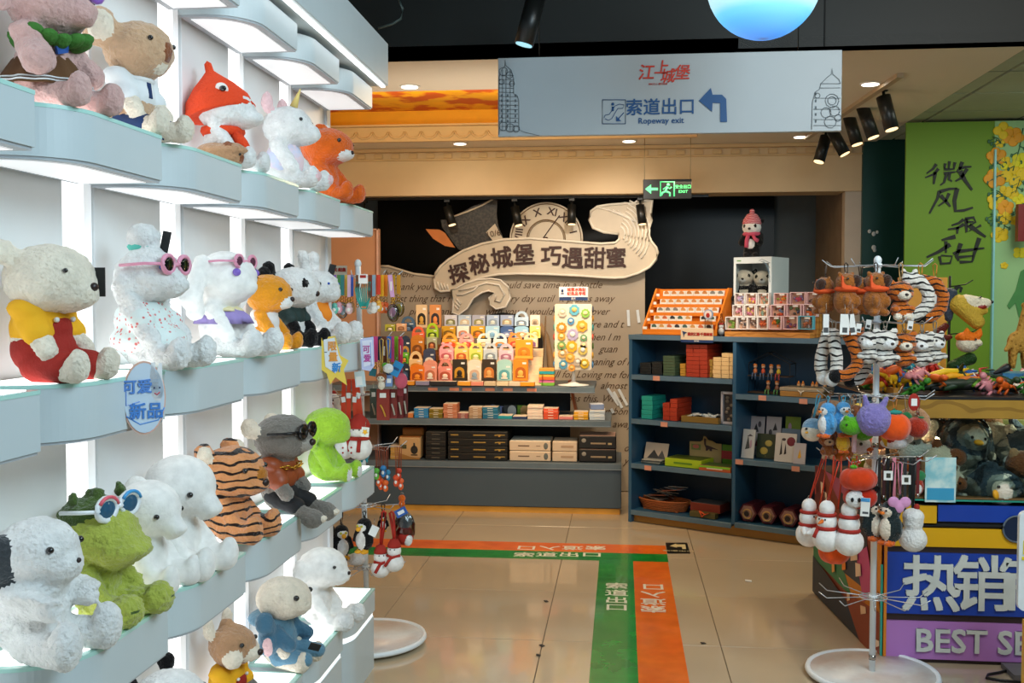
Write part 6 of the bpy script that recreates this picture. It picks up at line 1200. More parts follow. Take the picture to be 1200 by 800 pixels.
b = B(); b.tube([(CP(1190, 619)[0] + .055 * math.cos(a), -.014, CP(1190, 619)[2] + .055 * math.sin(a)) for a in np.linspace(0, 6.283, 25)[:-1]], .004, M('grey_ring', '#5f6c78', .4), closed=True); b.cyl((CP(1190, 619)[0], -.012, CP(1190, 619)[2]), (CP(1190, 619)[0], -.006, CP(1190, 619)[2]), .055, M('navy_disc', '#0c2040', .4), n=28); b.out('round_print', ct)
B().box((0.006, -.006, ztl / 2), (.012, .012, ztl - .03), M('edge_orange', '#d8801c', .5)).out('corner_trim', ct); B().box((-.008, -.002, ztl * .3), (.008, .012, ztl * .6), CT).out('corner_trim', ct)
# left mural side, following the plane from front corner to back corner
S0 = Vector((cxl, YC, 0)); S1 = Vector((cxb, YK, 0)); sd = (S1 - S0).normalized(); sn = Vector((-sd.y, sd.x, 0)); sn = sn if sn.x < 0 else -sn
def SW(px, py, o=.004):
    d = CM @ Vector(((px - 600) / FPX, -(py - 400) / FPX, -1)); t = (S0 - CAMLOC).dot(sn) / d.dot(sn); q = CAMLOC + d * t
    k = (q - S0).dot(sd); L_ = (S1 - S0).length; k = min(max(k, 0), L_); q = S0 + sd * k + Vector((0, 0, min(max(q.z, .0), ztl - .02))); return q + sn * o
for i, (pts, hx) in enumerate(([[(952, 525), (1036, 560), (1036, 800), (952, 690)], '#7c3420'], [[(952, 535), (966, 542), (970, 600), (952, 605)], '#5e1e24'], [[(968, 545), (1002, 556), (1030, 600), (990, 600)], '#a04c6c'], [[(985, 575), (1015, 600), (1018, 650), (985, 600)], '#26303c'], [[(952, 600), (1030, 690), (1036, 740), (952, 640)], '#c87a1c'],
                             [[(952, 625), (985, 650), (1000, 700), (952, 650)], '#2f7a50'], [[(985, 640), (1020, 660), (1015, 690), (990, 670)], '#2c3848'], [[(1005, 650), (1018, 640), (1026, 690), (1014, 705)], '#c0487c'], [[(1028, 600), (1036, 600), (1036, 700), (1030, 690)], '#d8841c'], [[(952, 648), (1000, 712), (1024, 770), (952, 690)], '#1c2a3a'], [[(990, 690), (1036, 720), (1036, 790), (1010, 760)], '#8c3a20'])):
    B().poly([SW(x, y, .002 + i * .0008) for x, y in pts], sn * .001, hexm(hx)).out('mural_print', ct, world=True)
for i, (x0, y0, x1, y1, hx) in enumerate(((965, 560, 968, 590, '#e0cdb4'), (970, 572, 972, 600, '#e0cdb4'), (975, 580, 977, 606, '#d8c4a8'), (958, 560, 959, 592, '#a83a34'), (1006, 655, 1012, 690, '#e8c8a8'), (1000, 640, 1008, 668, '#e0c0a0'), (990, 650, 994, 680, '#e07a20'), (1026, 650, 1030, 690, '#e8d8c0'), (996, 690, 999, 712, '#e8c8a0'), (1012, 705, 1018, 728, '#e0b890'), (978, 655, 981, 680, '#e8a050'), (1030, 745, 1034, 765, '#e8d0b8'))):
    B().poly([SW(x, y, .014) for x, y in ((x0, y0 + 4), (x1, y0 + 6), (x1 + .5, (y0 + y1) / 2 + 2), (x0 + .5, (y0 + y1) / 2 + 3))], sn * .001, hexm(hx)).out('mural_print', ct, world=True)
B().box((cW / 2 + .23, -.1, .012), (cW - .50, .15, .02), M('strip_grey', '#6c6a6c', .45)).out('front_strip', ct)  # thin grey strip lying on the floor before the counter
# bin: frame, glass, back
mwd = M('counter_wood', '#a8802c', .45, c2='#8f6a20', pat='stripe', ps=5); mbin = M('bin_olive', '#8e8c14', .5, var=.05)
B().box((cW / 2, .02, (zt0 + zt1) / 2), (cW, .04, zt1 - zt0), mwd, bev=.002, seg=1).out('top_rail', ct)
B().poly([(0, 0, zt1), (cW, 0, zt1), (cW, cD, zt1), (xo, cD, zt1)], (0, 0, .012), M('counter_top', '#1c1a18', .4)).out('counter_top', ct)
B().box((cW / 2, .02, ztl + .006), (cW, .04, .016), M('rail_brown', '#7c5a34', .4)).out('bottom_rail', ct)
B().box((cW / 2, cD * .62, (ztl + zt0) / 2), (cW, .012, zt0 - ztl), mbin).out('bin_back', ct)
B().box((cW / 2, cD * .3, ztl + .002), (cW - .02, cD * .6, .008), M('bin_floor', '#4a4640', .6)).out('bin_floor', ct)
for x_ in (.012, .43): B().box((x_, .012 if x_ < .1 else .2, (ztl + zt0) / 2), (.012, .024, zt0 - ztl), M('bin_post', '#22201c', .4)).out('bin_post', ct)
B().box((cW / 2, .006, (ztl + zt0) / 2 + .004), (cW - .01, .004, zt0 - ztl - .02), glassy('bin_glass', '#e4ebe8', .12, .03)).out('glass_pane', ct)
B().box((.75, cD * .62 - .02, .98), (.34, .01, .055), M('bin_slot', '#77760f', .5)).out('slot_frame', ct)
B().box((.25, cD * .62 - .014, .90), (.36, .008, .3), M('bin_red', '#8c3418', .5)).out('red_back_panel', ct)
lamp('POINT', 'bin_light', (cxl + .12, YC + .35, 1.0), 5, WARM, size=.03); lamp('POINT', 'bin_light', (cxl + .9, YC + .3, 1.02), 5, (.95, .95, .7), size=.05)
# tray boards on the top-left edge
a, c_ = P(986, 446, Z=1.14), P(1050, 463, Z=1.14)
bd_ = thing('display_tray', 'long wooden tray side board on the left edge of the counter top', 'tray', (a + c_) / 2); v = c_ - a
B().box((0, 0, .0), (v.length, .02, .06), M('tray_wood', '#c8903c', .5)).out('tray_side', bd_, (0, 0, 0), math.atan2(v.y, v.x))
# ---------------- plushes inside the bin
pslate = plush('fur_slate', '#5d6c7c'); pface = plush('fur_face_white', '#e6dccb'); pbill = M('bill_yellow', '#e8a51c', .6); mplast = M('plastic_bag', '#c8d4d8', .08)
def blob(name, lab, cat, loc, prims, mats, rot=(0, 0, 0), vox=.006, disp=.002, sm=2, group=None, parts=(), S=1):
    t = thing(name, lab, cat, loc, 0, group); t.rotation_euler = [R(a) for a in rot]
    skin(prims, mats, 'body', t, vox, disp, sm, S)
    for nm, c, r, m in parts: B().sph(Vector(c) * S, [q * S for q in r] if hasattr(r, '__len__') else r * S, m, u=12, v=8).out(nm, t)
    return t
PENG = [('e', (0, 0, 0), (.10, .10, .15), 0), ('e', (0, -.055, .07), (.07, .06, .062), 1), ('e', (0, -.05, -.05), (.075, .065, .09), 1), ('c', (.09, 0, .04), (.13, -.01, -.08), .03, .02, 0), ('c', (-.09, 0, .04), (-.13, -.01, -.08), .03, .02, 0)]
PP = [('eye', (.03, -.108, .085), .007, meye), ('eye', (-.03, -.108, .085), .007, meye), ('bill', (0, -.115, .068), (.022, .02, .012), pbill)]
def CW(px, py, dy): return P(px, py, Y=YC + dy)
def foil(t, c, r, seed):       # crinkled clear bag around a plush
    b = B(); b.sph(c, r, glassy('plastic_film', '#e6eef2', .42, .12), u=22, v=14); rr = random.Random(seed)
    for v in b.b.verts: v.co *= 1 + rr.uniform(-.05, .05)
    for f in b.b.faces: f.smooth = False
    b.out('plastic_bag', t)
for i, (x, y, dy, rot, lab) in enumerate(((1128, 526, .22, (10, 8, 10), 'slate penguin plush in a clear bag, upright face with yellow bill, middle of the bin'), (1157, 572, .14, (35, 75, 0), 'slate penguin plush in a clear bag lying with its face down at the bin front'), (1098, 510, .46, (-10, -70, 20), 'slate penguin plush in a clear bag lying at the back left of the bin'), (1190, 532, .42, (20, 120, 30), 'slate penguin plush back in a clear bag at the right of the bin'))):
    t = blob('penguin_plush', lab, 'soft toy', CW(x, y, dy), PENG, [pslate, pface], rot, .008, .003, 2, 'bagged penguin plushes in the bin', PP if i < 2 else (), 1.0); foil(t, (0, 0, 0), (.125, .125, .165), i)
for i, (x, y, dy, c1, c2, s_, rot, lab) in enumerate(((1103, 540, .14, cream, brown, .085, (0, 20, 0), 'cream and brown plush dog behind the glass left of the penguins'), (1110, 562, .10, cream, brown, .065, (0, 60, 0), 'small cream plush leg with brown paw behind the blue card'), (1068, 526, .16, white, grey, .06, (0, -40, 0), 'small white plush at the left front of the bin'), (1192, 560, .12, cream, white, .09, (0, 10, 0), 'pale plush in a bag at the right end of the bin'), (1199, 545, .08, brown, tan, .075, (0, 0, 0), 'brown plush in front of the glass at the right picture edge'),
                                                     (1085, 500, .45, brown, tan, .11, (0, 0, 0), 'dark brown plush at the back left of the bin'), (1112, 497, .46, brown, tan, .09, (0, 0, 0), 'reddish brown plush at the back of the bin'), (1152, 503, .42, brown, tan, .075, (0, 0, 0), 'small brown plush before the olive panel'), (1165, 510, .38, cream, tan, .08, (0, 30, 0), 'cream plush in a crinkled bag before the olive panel'), (1196, 520, .34, pslate, pface, .09, (0, 0, 0), 'slate plush heap at the far right of the bin'), (1140, 548, .22, pslate, pface, .09, (0, 90, 0), 'slate plush lying between the two penguins'))):
    blob('bin_plush', lab, 'soft toy', CW(x, y, dy + .02), [('e', (0, 0, 0), (1, .9, .85), 0), ('e', (.5, -.5, .5), (.5, .4, .45), 1), ('c', (.5, -.3, -.4), (1.2, -.5, -.6), .35, .3, 0), ('e', (1.25, -.52, -.6), (.25, .3, .3), 1), ('e', (-.6, -.2, .7), (.3, .2, .35), 1)], [c1, c2], rot, s_ * .09, .003, 2, None, [('eye', (.35, -.86, .45), .09, meye)], s_)
rb2 = random.Random(5)
for i in range(26):
    x = cxl - .0 + rb2.uniform(.05, .33); y = YC + rb2.uniform(.12, .55); z = ztl + .05 + rb2.uniform(0, .16)
    c_ = (amber, orange, brown, cream, palepink, tan)[i % 6]
    if i < 6: base_ = blob('small_plush', f"small {['amber', 'orange', 'brown', 'cream', 'pale pink', 'tan'][i]} plush in the warm-lit left end of the bin", 'soft toy', (x, y, z), [('e', (0, 0, 0), (1, 1, .9), 0), ('e', (0, -.3, 1), (.7, .7, .65), 0), ('E'.lower(), (.5, -.3, 1.6), (.25, .2, .3), 0), ('e', (-.5, -.3, 1.6), (.25, .2, .3), 0)], [c_], (0, 0, 40 * i), .005, .002, 2, f"small {['amber', 'orange', 'brown', 'cream', 'pale pink', 'tan'][i]} plushes in the bin", [('eye', (.25, -.95, 1.1), .09, meye), ('eye', (-.25, -.95, 1.1), .09, meye)], .038); SB = (SB if i else []) + [base_]
    else: dup(SB[i % 6], None, (x, y, z), (rb2.uniform(-.6, .6), rb2.uniform(-.8, .8), rb2.uniform(-2, 2)))
q = CW(1102, 562, -.02); t = thing('info_card', 'pale blue information card fixed on the front of the bin glass', 'card', q); B().box((0, 0, 0), (.125, .006, .19), M('card_aqua', '#8ed0dc', .4, c2='#d4ecea', pat='n', ps=14)).out('card', t); B().box((-.0, -.004, -.06), (.11, .002, .05), hexm('#3aa0cc')).out('print', t)
# ---------------- heap of little animals on the counter top
zc = zt1 + .014; FIG = []
def animal(mat, k):
    b = B(); b.sph((0, 0, .016), (.034, .014, .015), mat, u=12, v=8); b.sph((.04, 0, .03), (.014, .011, .012), mat, u=10, v=6); b.tube([(.02, 0, .018), (.04, 0, .03)], .008, mat)
    for x_ in (-.02, .02):
        for y_ in (-.009, .009): b.tube([(x_, y_, .012), (x_ + .004, y_ * 1.5, -.012)], .005, mat)
    b.tube([(-.03, 0, .018), (-.055, 0, .022 + .01 * k), (-.075, .01, .012)], [.008, .005, .002], mat)
    if k == 1: [b.cyl((-.02 + .013 * j, 0, .026), (-.02 + .013 * j, 0, .044), .007, mat, r1=.001, n=5) for j in range(4)]
    return b
cols = (('orange', '#d85c14'), ('red', '#b82a1c'), ('yellow', '#e8b81c'), ('green', '#3c8a2c'), ('teal', '#1c7c8c'), ('white', '#d8d0c4'), ('brown', '#6c3e20'), ('pink', '#d88a90'), ('dark green', '#1e3a1c'), ('blue', '#2a64a8'))
for i in range(80):
    ci = i % 10; x = cxl + rb2.uniform(-.12, .78); y = YC + rb2.uniform(.10, .62); r_ = max(0, 1 - abs(x - cxl - .18) / .5); z = zc + .014 + rb2.uniform(0, .10) * r_
    rot = (rb2.uniform(-1.2, 1.2), rb2.uniform(-.8, .8), rb2.uniform(-3, 3)); lab_ = f'{cols[ci][0]} rubber toy animal in the jumbled heap on the counter top'
    x = max(x, cxl + (cxb - cxl) * (y - YC) / cD + .05)
    if i < 10:
        t = thing('rubber_animal', lab_, 'toy animal', (x, y, z), 0, f'{cols[ci][0]} rubber toy animals on the counter'); animal(hexm(cols[ci][1]), ci % 2).out('animal_body', t); t.rotation_euler = rot; t.scale = (1.3,) * 3; FIG.append(t)
    else: dup(FIG[ci], None, (x, y, z), rot)
for i, (x0, y0, x1, y1, w_, hx, nm) in enumerate(((1078, 446, 1135, 432, .014, '#e8c01c', 'yellow'), (1086, 450, 1140, 438, .014, '#f0a81c', 'golden'), (1100, 454, 1160, 441, .012, '#d8701c', 'orange'), (1105, 460, 1170, 447, .02, '#1e3818', 'dark green'), (1072, 463, 1180, 452, .026, '#16260f', 'blackish green'), (1090, 464, 1190, 459, .022, '#12140f', 'black'), (1140, 452, 1170, 444, .012, '#6a9a1c', 'leaf green'), (1060, 442, 1085, 436, .012, '#e8d8cc', 'white'), (1040, 438, 1070, 442, .01, '#c83c2c', 'red'), (1056, 456, 1066, 434, .012, '#e07020', 'bright orange'), (1150, 464, 1196, 461, .02, '#201c18', 'dark brown'), (1000, 446, 1030, 440, .012, '#d8c0a0', 'sand'), (1010, 450, 1034, 449, .014, '#b84c20', 'rust'))):
    a, c_ = P(x0, y0, Y=YC + .12), P(x1, y1, Y=YC + .20); a.z = max(a.z, zc + w_); c_.z = max(c_.z, zc + w_); mid = (a + c_) / 2 + Vector((0, 0, .015))
    t = thing('stretch_toy', f"long {nm} rubber snake toy lying across the counter top heap", 'toy snake', a); B().tube([(0, 0, 0), (mid - a) * .55 + Vector((0, .01, .003)), mid - a + Vector((0, -.008, 0)), (c_ - a) * .8, c_ - a], [w_ * .5, w_, w_, w_ * .8, w_ * .3], hexm(hx), n=8).out('snake_body', t)
# hand puppets on hooks
hs = thing('puppet_stand', 'thin wire stand holding the animal hand puppets on the counter', 'stand', (P(1112, 400, Y=YC + .45).x, YC + .45, zt1 + .0125))
B().cyl((0, 0, 0), (0, 0, .52), .006, mbk).box((0, 0, .006), (.16, .12, .012), mbk).out('stand_pole', hs)
for z_, x_ in ((.47, .06), (.36, .08), (.25, .09)): B().tube([(0, 0, z_), (x_, -.03, z_ + .01), (x_ + .03, -.04, z_ + .03)], .003, mbk).out('hook', hs)
py_ = plush('rubber_yellow', '#c8a43c', rough=.5, sheen=0); 
blob('hand_puppet', 'yellow polar bear head hand puppet with open red mouth', 'hand puppet', P(1137, 364, Y=YC + .36), [('c', (-.05, 0, .03), (.03, 0, -.05), .045, .035, 0), ('c', (-.02, 0, .04), (.07, 0, .035), .036, .022, 1), ('c', (.0, 0, .0), (.06, 0, .0), .035, .018, 0), ('e', (.045, -.018, .018), (.02, .012, .008), 2)], [py_, plush('rubber_cream', '#e8dcc0', rough=.5, sheen=0), M('mouth_red', '#8c1c14', .4)], (0, 0, 0), .005, .002, 2, None, [('nose', (.093, 0, .04), .008, meye), ('eye', (.035, -.028, .062), .005, meye)])
blob('hand_puppet', 'orange and cream fox head hand puppet below the yellow bear puppet', 'hand puppet', P(1134, 399, Y=YC + .36), [('e', (0, 0, -.015), (.05, .05, .04), 1), ('e', (.0, 0, .015), (.055, .05, .025), 0), ('c', (-.01, -.02, .03), (-.01, -.02, .055), .02, .006, 0), ('c', (.04, -.02, .03), (.05, -.02, .055), .018, .005, 0), ('e', (.035, -.03, -.01), (.02, .025, .016), 1)], [plush('rubber_orange', '#e8741c', rough=.5, sheen=0), MC['rubber_cream']], (0, 0, 0), .005, .001, 2, None, [('eye', (.02, -.05, .008), .005, meye)])
blob('hand_puppet', 'dark grey dinosaur head hand puppet hanging beside the bear puppet', 'hand puppet', P(1112, 357, Y=YC + .38), [('c', (0, 0, .04), (0, 0, -.06), .034, .018, 0), ('e', (0, 0, .05), (.038, .03, .028), 0)], [plush('rubber_grey', '#3c4450', rough=.4, sheen=0)], (0, 0, 0), .005, .003, 2, None, [('eye', (-.015, -.03, .055), .005, M('eye_amber', '#c88a1c', .2))])
blob('hand_puppet', 'dark red open-jawed dinosaur puppet low behind the white tiger', 'hand puppet', P(1100, 392, Y=YC + .36), [('c', (-.03, 0, -.02), (.03, 0, .04), .028, .016, 0), ('c', (-.02, 0, -.03), (.05, 0, -.01), .024, .012, 0)], [plush('rubber_dark_red', '#5c2018', rough=.4, sheen=0)], (0, 0, 0), .005, .003, 2)
blob('hand_puppet', 'dark green puppet hanging under the fox puppet', 'hand puppet', P(1126, 428, Y=YC + .36), [('c', (-.04, 0, .0), (.04, 0, .03), .022, .03, 0)], [plush('rubber_green', '#24401c', rough=.4, sheen=0)], (0, 0, 0), .005, .003, 2)
# giraffe on its box
zg = P(1190, 436, Y=YC + .35).z; q = P(1200, 440, Y=YC + .35)
B().box((0, 0, (zg - zt1 - .012) / 2), (.30, .16, zg - zt1 - .014), M('starry_box', '#3a7ca8', .4, c2='#1a1c2a', pat='n', ps=6)).out('display_box', None, (q.x + .03, q.y, zt1 + .013), label='blue starry cardboard box carrying the toy giraffe', cat='box')
gm = plush('giraffe_ochre', '#b88a3c', rough=.5, sheen=0, c2='#8c6424', pat='dots', ps=50)
blob('toy_giraffe', 'ochre toy giraffe-like figure standing on the blue starry box', 'toy animal', P(1192, 432, Y=YC + .30), [('e', (.0, 0, .12), (.045, .035, .05), 0), ('c', (.01, 0, .15), (.03, 0, .27), .022, .014, 0), ('e', (.035, 0, .285), (.024, .014, .014), 0), ('c', (-.02, -.015, .1), (-.025, -.02, .01), .02, .011, 0), ('c', (.03, -.015, .1), (.03, -.02, .01), .02, .011, 0), ('c', (-.02, .015, .1), (-.02, .02, .01), .018, .011, 0), ('c', (.03, .015, .1), (.035, .02, .01), .018, .011, 0), ('c', (-.03, -.02, .13), (-.06, -.03, .085), .014, .010, 0)], [gm], (0, 0, 0), .006, .003, 1)
blob('toy_rock', 'small black shard-like toy beside the starry box', 'toy', P(1174, 437, Y=YC + .3), [('c', (-.03, 0, 0), (.02, 0, .025), .008, .02, 0)], [hexm('#17181a')], (0, 0, 0), .005, 0, 0)
# white rounded panel at the right picture edge, cable on the floor
q = P(1196, 640, Y=3.9); t = thing('white_sign', 'white rounded sign panel with yellow marks cut by the right picture edge', 'sign', (q.x + .12, 3.9, 0)); 
z0_, z1_ = P(1196, 727, Y=3.9).z, P(1196, 578, Y=3.9).z
b = B(); pts = []
for cx_, cz_, a0 in ((.10, z1_ - .03, 0), (-.10, z1_ - .09, 90), (-.10, z0_ + .06, 180), (.10, z0_ + .03, 270)):
    rr_ = .03 if cx_ > 0 else .025
    pts += [(cx_ + rr_ * math.cos(R(a0 + 15 * j)), 0, cz_ + rr_ * math.sin(R(a0 + 15 * j))) for j in range(7)]
b.poly(pts, (0, .02, 0), M('sign_white_gloss', '#dfe8ec', .3)); b.out('sign_panel', t); B().box((.0, .01, z0_ / 2), (.2, .03, z0_), CY_).out('sign_foot', t)
b = B(); b.box((-.105, -.002, .62), (.02, .003, .012), hexm('#e8d81c')); b.box((-.105, -.002, .66), (.012, .003, .05), hexm('#e8d81c')); b.out('yellow_mark', t)
b = B().tube([P(x, y, Z=.008) for x, y in ((1205, 775), (1190, 783), (1170, 788), (1158, 790), (1156, 794), (1172, 797), (1205, 800))], .006, mbk); b.out('power_cable', label='black power cable curling on the floor at the lower right', cat='cable')
# ============================================================ CHARM RACKS
mrk = M('rack_white', '#eaf2f6', .35, var=.02); mwire = M('rack_wire', '#c9ced2', .25, metal=.4); mst = M('steel', '#a8a29a', .25, metal=.9)
def rack(lab, x, y, ztop, tiers, rad, tilt=0):
    t = thing('charm_rack', lab, 'display rack', (x, y, 0)); t.rotation_euler = (0, R(tilt), 0)
    B().lathe([(.262, .012), (.268, .02), (.262, .034), (.25, .034), (.245, .026)], mrk, n=48).out('base_rim', t)
    B().lathe([(.0, .022), (.246, .022), (.246, .028), (.0, .029)], M('rack_plate', '#e2e4e2', .35, c2='#cdbfb6', pat='n', ps=4), n=40).out('base_plate', t)
    for i in range(5): a = i * 1.2566 + .5; B().cyl((.2 * math.cos(a), .2 * math.sin(a), 0), (.2 * math.cos(a), .2 * math.sin(a), .022), .014, mst, n=12).out('foot', t)
    B().cyl((0, 0, .028), (0, 0, ztop - .02), .0125, mrk, n=16).sph((0, 0, ztop - .018), (.016, .016, .02), mrk).out('pole', t)
    for z in (.075, .62, ztop * .55): B().cyl((0, 0, z), (0, 0, z + .02), .0145, mst, n=16).out('pole_clamp', t)
    for z, n_, a0, rr in tiers:
        b = B(); b.tube([(.055 * math.cos(a), .055 * math.sin(a), z) for a in np.linspace(0, 6.283, 17)[:-1]], .0025, mwire, closed=True); b.cyl((0, 0, z - .008), (0, 0, z + .008), .017, mrk, n=14); b.out('hook_ring', t)
        for k in range(n_):
            a = a0 + k * 2 * math.pi / n_; c_, s_ = math.cos(a), math.sin(a)
            B().tube([(.012 * c_, .012 * s_, z), (rr * .85 * c_, rr * .85 * s_, z - .004), (rr * c_, rr * s_, z + .022)], .0022, mwire, n=5).out('hook', t)
    return t
YR_, YL_ = 4.27, 4.69
q = P(1022, 785, Z=.03); rx_, YR_ = q.x, q.y
ZR = [P(1022, y, Y=YR_).z for y in (311, 377, 463, 535, 699)]
rack('white rotating charm rack with plush charms in front of the sales counter', rx_, YR_, P(1022, 300, Y=YR_).z, [(ZR[0], 8, .1, .225), (ZR[1], 8, .3, .215), (ZR[2], 8, .1, .24), (ZR[3], 10, .25, .235), (ZR[4], 10, .12, .225)], .23)
q = P(431, 745, Z=.03); lx_, YL_ = q.x, q.y
ZL = [P(427, y, Y=YL_).z for y in (324, 396, 462, 523, 592, 664)]
rack('white rotating charm rack with lanyards and plush charms at the end of the shelf wall', lx_, YL_, P(424, 304, Y=YL_).z, [(ZL[0], 8, .1, .20), (ZL[1], 8, .2, .20), (ZL[2], 8, .15, .2), (ZL[3], 8, .1, .2), (ZL[4], 8, .3, .18), (ZL[5], 10, .1, .18)], .2, -1.2)
KS = 1.27
def pt(px, py, Y): return P(px, py, Y=Y)
def charm(lab, px, py, Y, ztop, prims, mats, S, rot=(0, 0, 0), strap='#a8a49c', parts=(), group=None, vox=None, disp=.0015, sw=.0028, px_top=None, loop=True, name='plush_charm', add=None, top=.6, cat='plush charm'):
    """soft charm hanging from a hook at height ztop"""
    S *= KS; c = pt(px, py, Y); t = thing(name, lab, cat, c, 0, group); t.rotation_euler = [0, 0, R(rot[2])]
    skin(prims, mats, 'body', t, vox or max(.0022, S * .045), disp, 2, S)
    for nm, cc, r, m in parts: B().sph(Vector(cc) * S, [q * S for q in r] if hasattr(r, '__len__') else r * S, m, u=10, v=8).out(nm, t)
    if strap:
        tx = (pt(px_top, py, Y).x - c.x) if px_top else 0; zt = ztop - c.z; m_ = hexm(strap)
        b = B(); 
        if loop: b.tube([(tx - .008, 0, zt), (tx * .5 - .004, .002, (zt + S * top) / 2), (0, 0, S * top), (.003, 0, S * top), (tx * .5 + .006, -.002, (zt + S * top) / 2), (tx + .008, 0, zt), (tx, 0, zt + .006)], sw, m_, closed=True, n=5)
        else: b.tube([(0, 0, S * top), (tx, 0, zt)], sw, m_, n=5)
        b.out('strap', t)
        B().tube([(.009 * math.cos(a), 0, S * top + .004 + .009 * math.sin(a)) for a in np.linspace(0, 6.28, 11)[:-1]], .0014, mst, closed=True, n=5).out('ring', t)
    if add: add(t, S)
    return t
capf = plush('fur_capybara', '#9c5c20'); capd = plush('fur_capybara_dark', '#3c2214'); bnd = M('bandana_orange', '#e0541c', .8, bump=.2)
CAP = [('e', (0, 0, -.25), (.42, .38, .48), 0), ('e', (0, -.05, .38), (.36, .38, .32), 0), ('e', (.18, -.30, .42), (.2, .2, .22), 1), ('e', (-.2, -.32, -.25), (.12, .14, .2), 0), ('e', (.2, -.34, -.25), (.12, .14, .2), 0), ('e', (-.26, 0, .66), (.08, .06, .09), 0), ('e', (.26, 0, .66), (.08, .06, .09), 0), ('e', (-.2, -.22, -.62), (.16, .18, .12), 0), ('e', (.2, -.22, -.62), (.16, .18, .12), 0)]
def bandana(t, S):
    b = B(); b.sph((0, -.05 * S, .16 * S), (.40 * S, .42 * S, .13 * S), bnd, u=18, v=10); b.out('bandana', t)
    b = B(); b.poly([Vector((-.36, -.30, .2)) * S, Vector((.0, -.46, .14)) * S, Vector((-.3, -.2, .62)) * S], (0, .06 * S, 0), bnd); b.out('bandana_knot', t)
for i, (x, y, Y, s_, r_, lab) in enumerate(((967, 346, YR_ - .06, .082, -70, 'capybara charm with orange bandana turned sideways, far left of the top hooks'), (991, 344, YR_ - .14, .092, 25, 'capybara charm with orange bandana facing right, second on the top hooks'), (1026, 344, YR_ - .16, .094, 20, 'capybara charm with orange bandana directly before the pole'), (1008, 346, YR_ + .05, .085, 0, 'capybara charm half hidden between the two front capybaras'))):
    charm(lab, x, y, Y, ZR[0], CAP, [capf, capd], s_, (0, 0, r_), '#4a3a30', [('eye', (-.2, -.38, .5), .04, meye)], 'capybara charms on the top hooks', add=bandana)
tgs = plush('fur_tiger_small', '#c8681c', c2='#1c0f08', pat='stripe', ps=15); wts = plush('fur_white_tiger', '#e4e0d8', c2='#1c1a1a', pat='stripe', ps=14)
TIG = [('e', (0, 0, .2), (.48, .42, .40), 0), ('e', (0, -.36, .08), (.24, .18, .17), 1), ('e', (-.36, 0, .56), (.14, .08, .14), 0), ('e', (.36, 0, .56), (.14, .08, .14), 0), ('e', (0, 0, -.42), (.36, .32, .34), 0), ('e', (-.3, -.25, -.4), (.14, .2, .14), 0), ('e', (.3, -.25, -.4), (.14, .2, .14), 0), ('e', (-.2, -.25, -.7), (.16, .2, .12), 1), ('e', (.2, -.25, -.7), (.16, .2, .12), 1)]
TP = [('eye', (-.18, -.38, .28), .05, meye), ('eye', (.18, -.38, .28), .05, meye), ('nose', (0, -.54, .12), (.07, .05, .05), mnose)]
charm('orange tiger charm with striped body right of the pole on the top hooks', 1055, 349, YR_ - .12, ZR[0], TIG, [tgs, cream], .085, (0, 0, 10), '#b8935c', TP)
def tail(pts, r, mats): return [('c', a, b_, r, r, 0) for a, b_ in zip(pts, pts[1:])] + [('e', pts[-1], (r * 1.15,) * 3, 1)]
charm('white tiger slap band curled like a tail, right of the top orange tiger', 1078, 350, YR_ - .10, ZR[0], tail([(-.35, 0, .5), (.0, 0, .55), (.25, 0, .2), (.25, 0, -.2), (-.1, 0, -.5), (-.35, 0, -.55)], .2, 0) + [('e', (-.35, -.05, .6), (.26, .22, .22), 0), ('e', (-.5, 0, .85), (.09, .06, .1), 0), ('e', (-.15, 0, .85), (.09, .06, .1), 0)], [wts, white], .1, (0, 0, 0), '#c8852c', [('eye', (-.42, -.26, .64), .035, meye)])
charm('orange tiger slap band curled behind the white one at the right top hooks', 1095, 350, YR_ - .02, ZR[0], tail([(-.35, 0, .6), (.05, 0, .5), (.28, 0, .1), (.22, 0, -.3), (-.1, 0, -.6), (-.4, 0, -.6)], .19, 0), [tgs, black], .1, (0, 0, 0), '#c8852c')
def wtag(t, S): B().box((.1 * S, -.5 * S, .9 * S), (.02, .002, .035), ctagw, rot=(0, 8, 0)).box((.1 * S, -.5 * S - .0015, .9 * S - .008), (.013, .001, .010), hexm('#3a3a3a'), rot=(0, 8, 0)).out('price_tag', t)
charm('white tiger tail charm, leftmost on the second hooks', 966, 418, YR_ - .05, ZR[1], tail([(.1, 0, .8), (0, 0, .4), (-.1, 0, 0), (-.12, 0, -.35), (.0, 0, -.7)], .22, 0), [wts, white], .095, (0, 0, 0), '#9c9488')
charm('second white tiger tail charm hanging close beside the leftmost', 977, 418, YR_ - .12, ZR[1], tail([(0, 0, .75), (.02, 0, .4), (.1, 0, 0), (.1, 0, -.4), (-.05, 0, -.75)], .21, 0), [wts, white], .095, (0, 0, 0), '#9c9488')
charm('orange tiger tail charm curling left on the second hooks', 998, 416, YR_ - .14, ZR[1], tail([(.2, 0, .8), (-.1, 0, .6), (.15, 0, .1), (.2, 0, -.3), (-.1, 0, -.65), (-.5, 0, -.7)], .2, 0), [tgs, black], .095, (0, 0, 0), '#9c9488', add=wtag)
charm('black and white striped tail charm behind the orange tail', 1010, 422, YR_ - .02, ZR[1], tail([(-.1, 0, .6), (.1, 0, .2), (.15, 0, -.3), (-.1, 0, -.7), (-.4, 0, -.75)], .2, 0), [wts, black], .09, (0, 0, 0), '#9c9488')
charm('white tiger cub charm with closed eyes before the pole on the second hooks', 1019, 405, YR_ - .15, ZR[1], TIG[:7], [wts, white], .075, (0, 0, -30), '#8c8478', TP[:2], disp=.002, add=wtag)
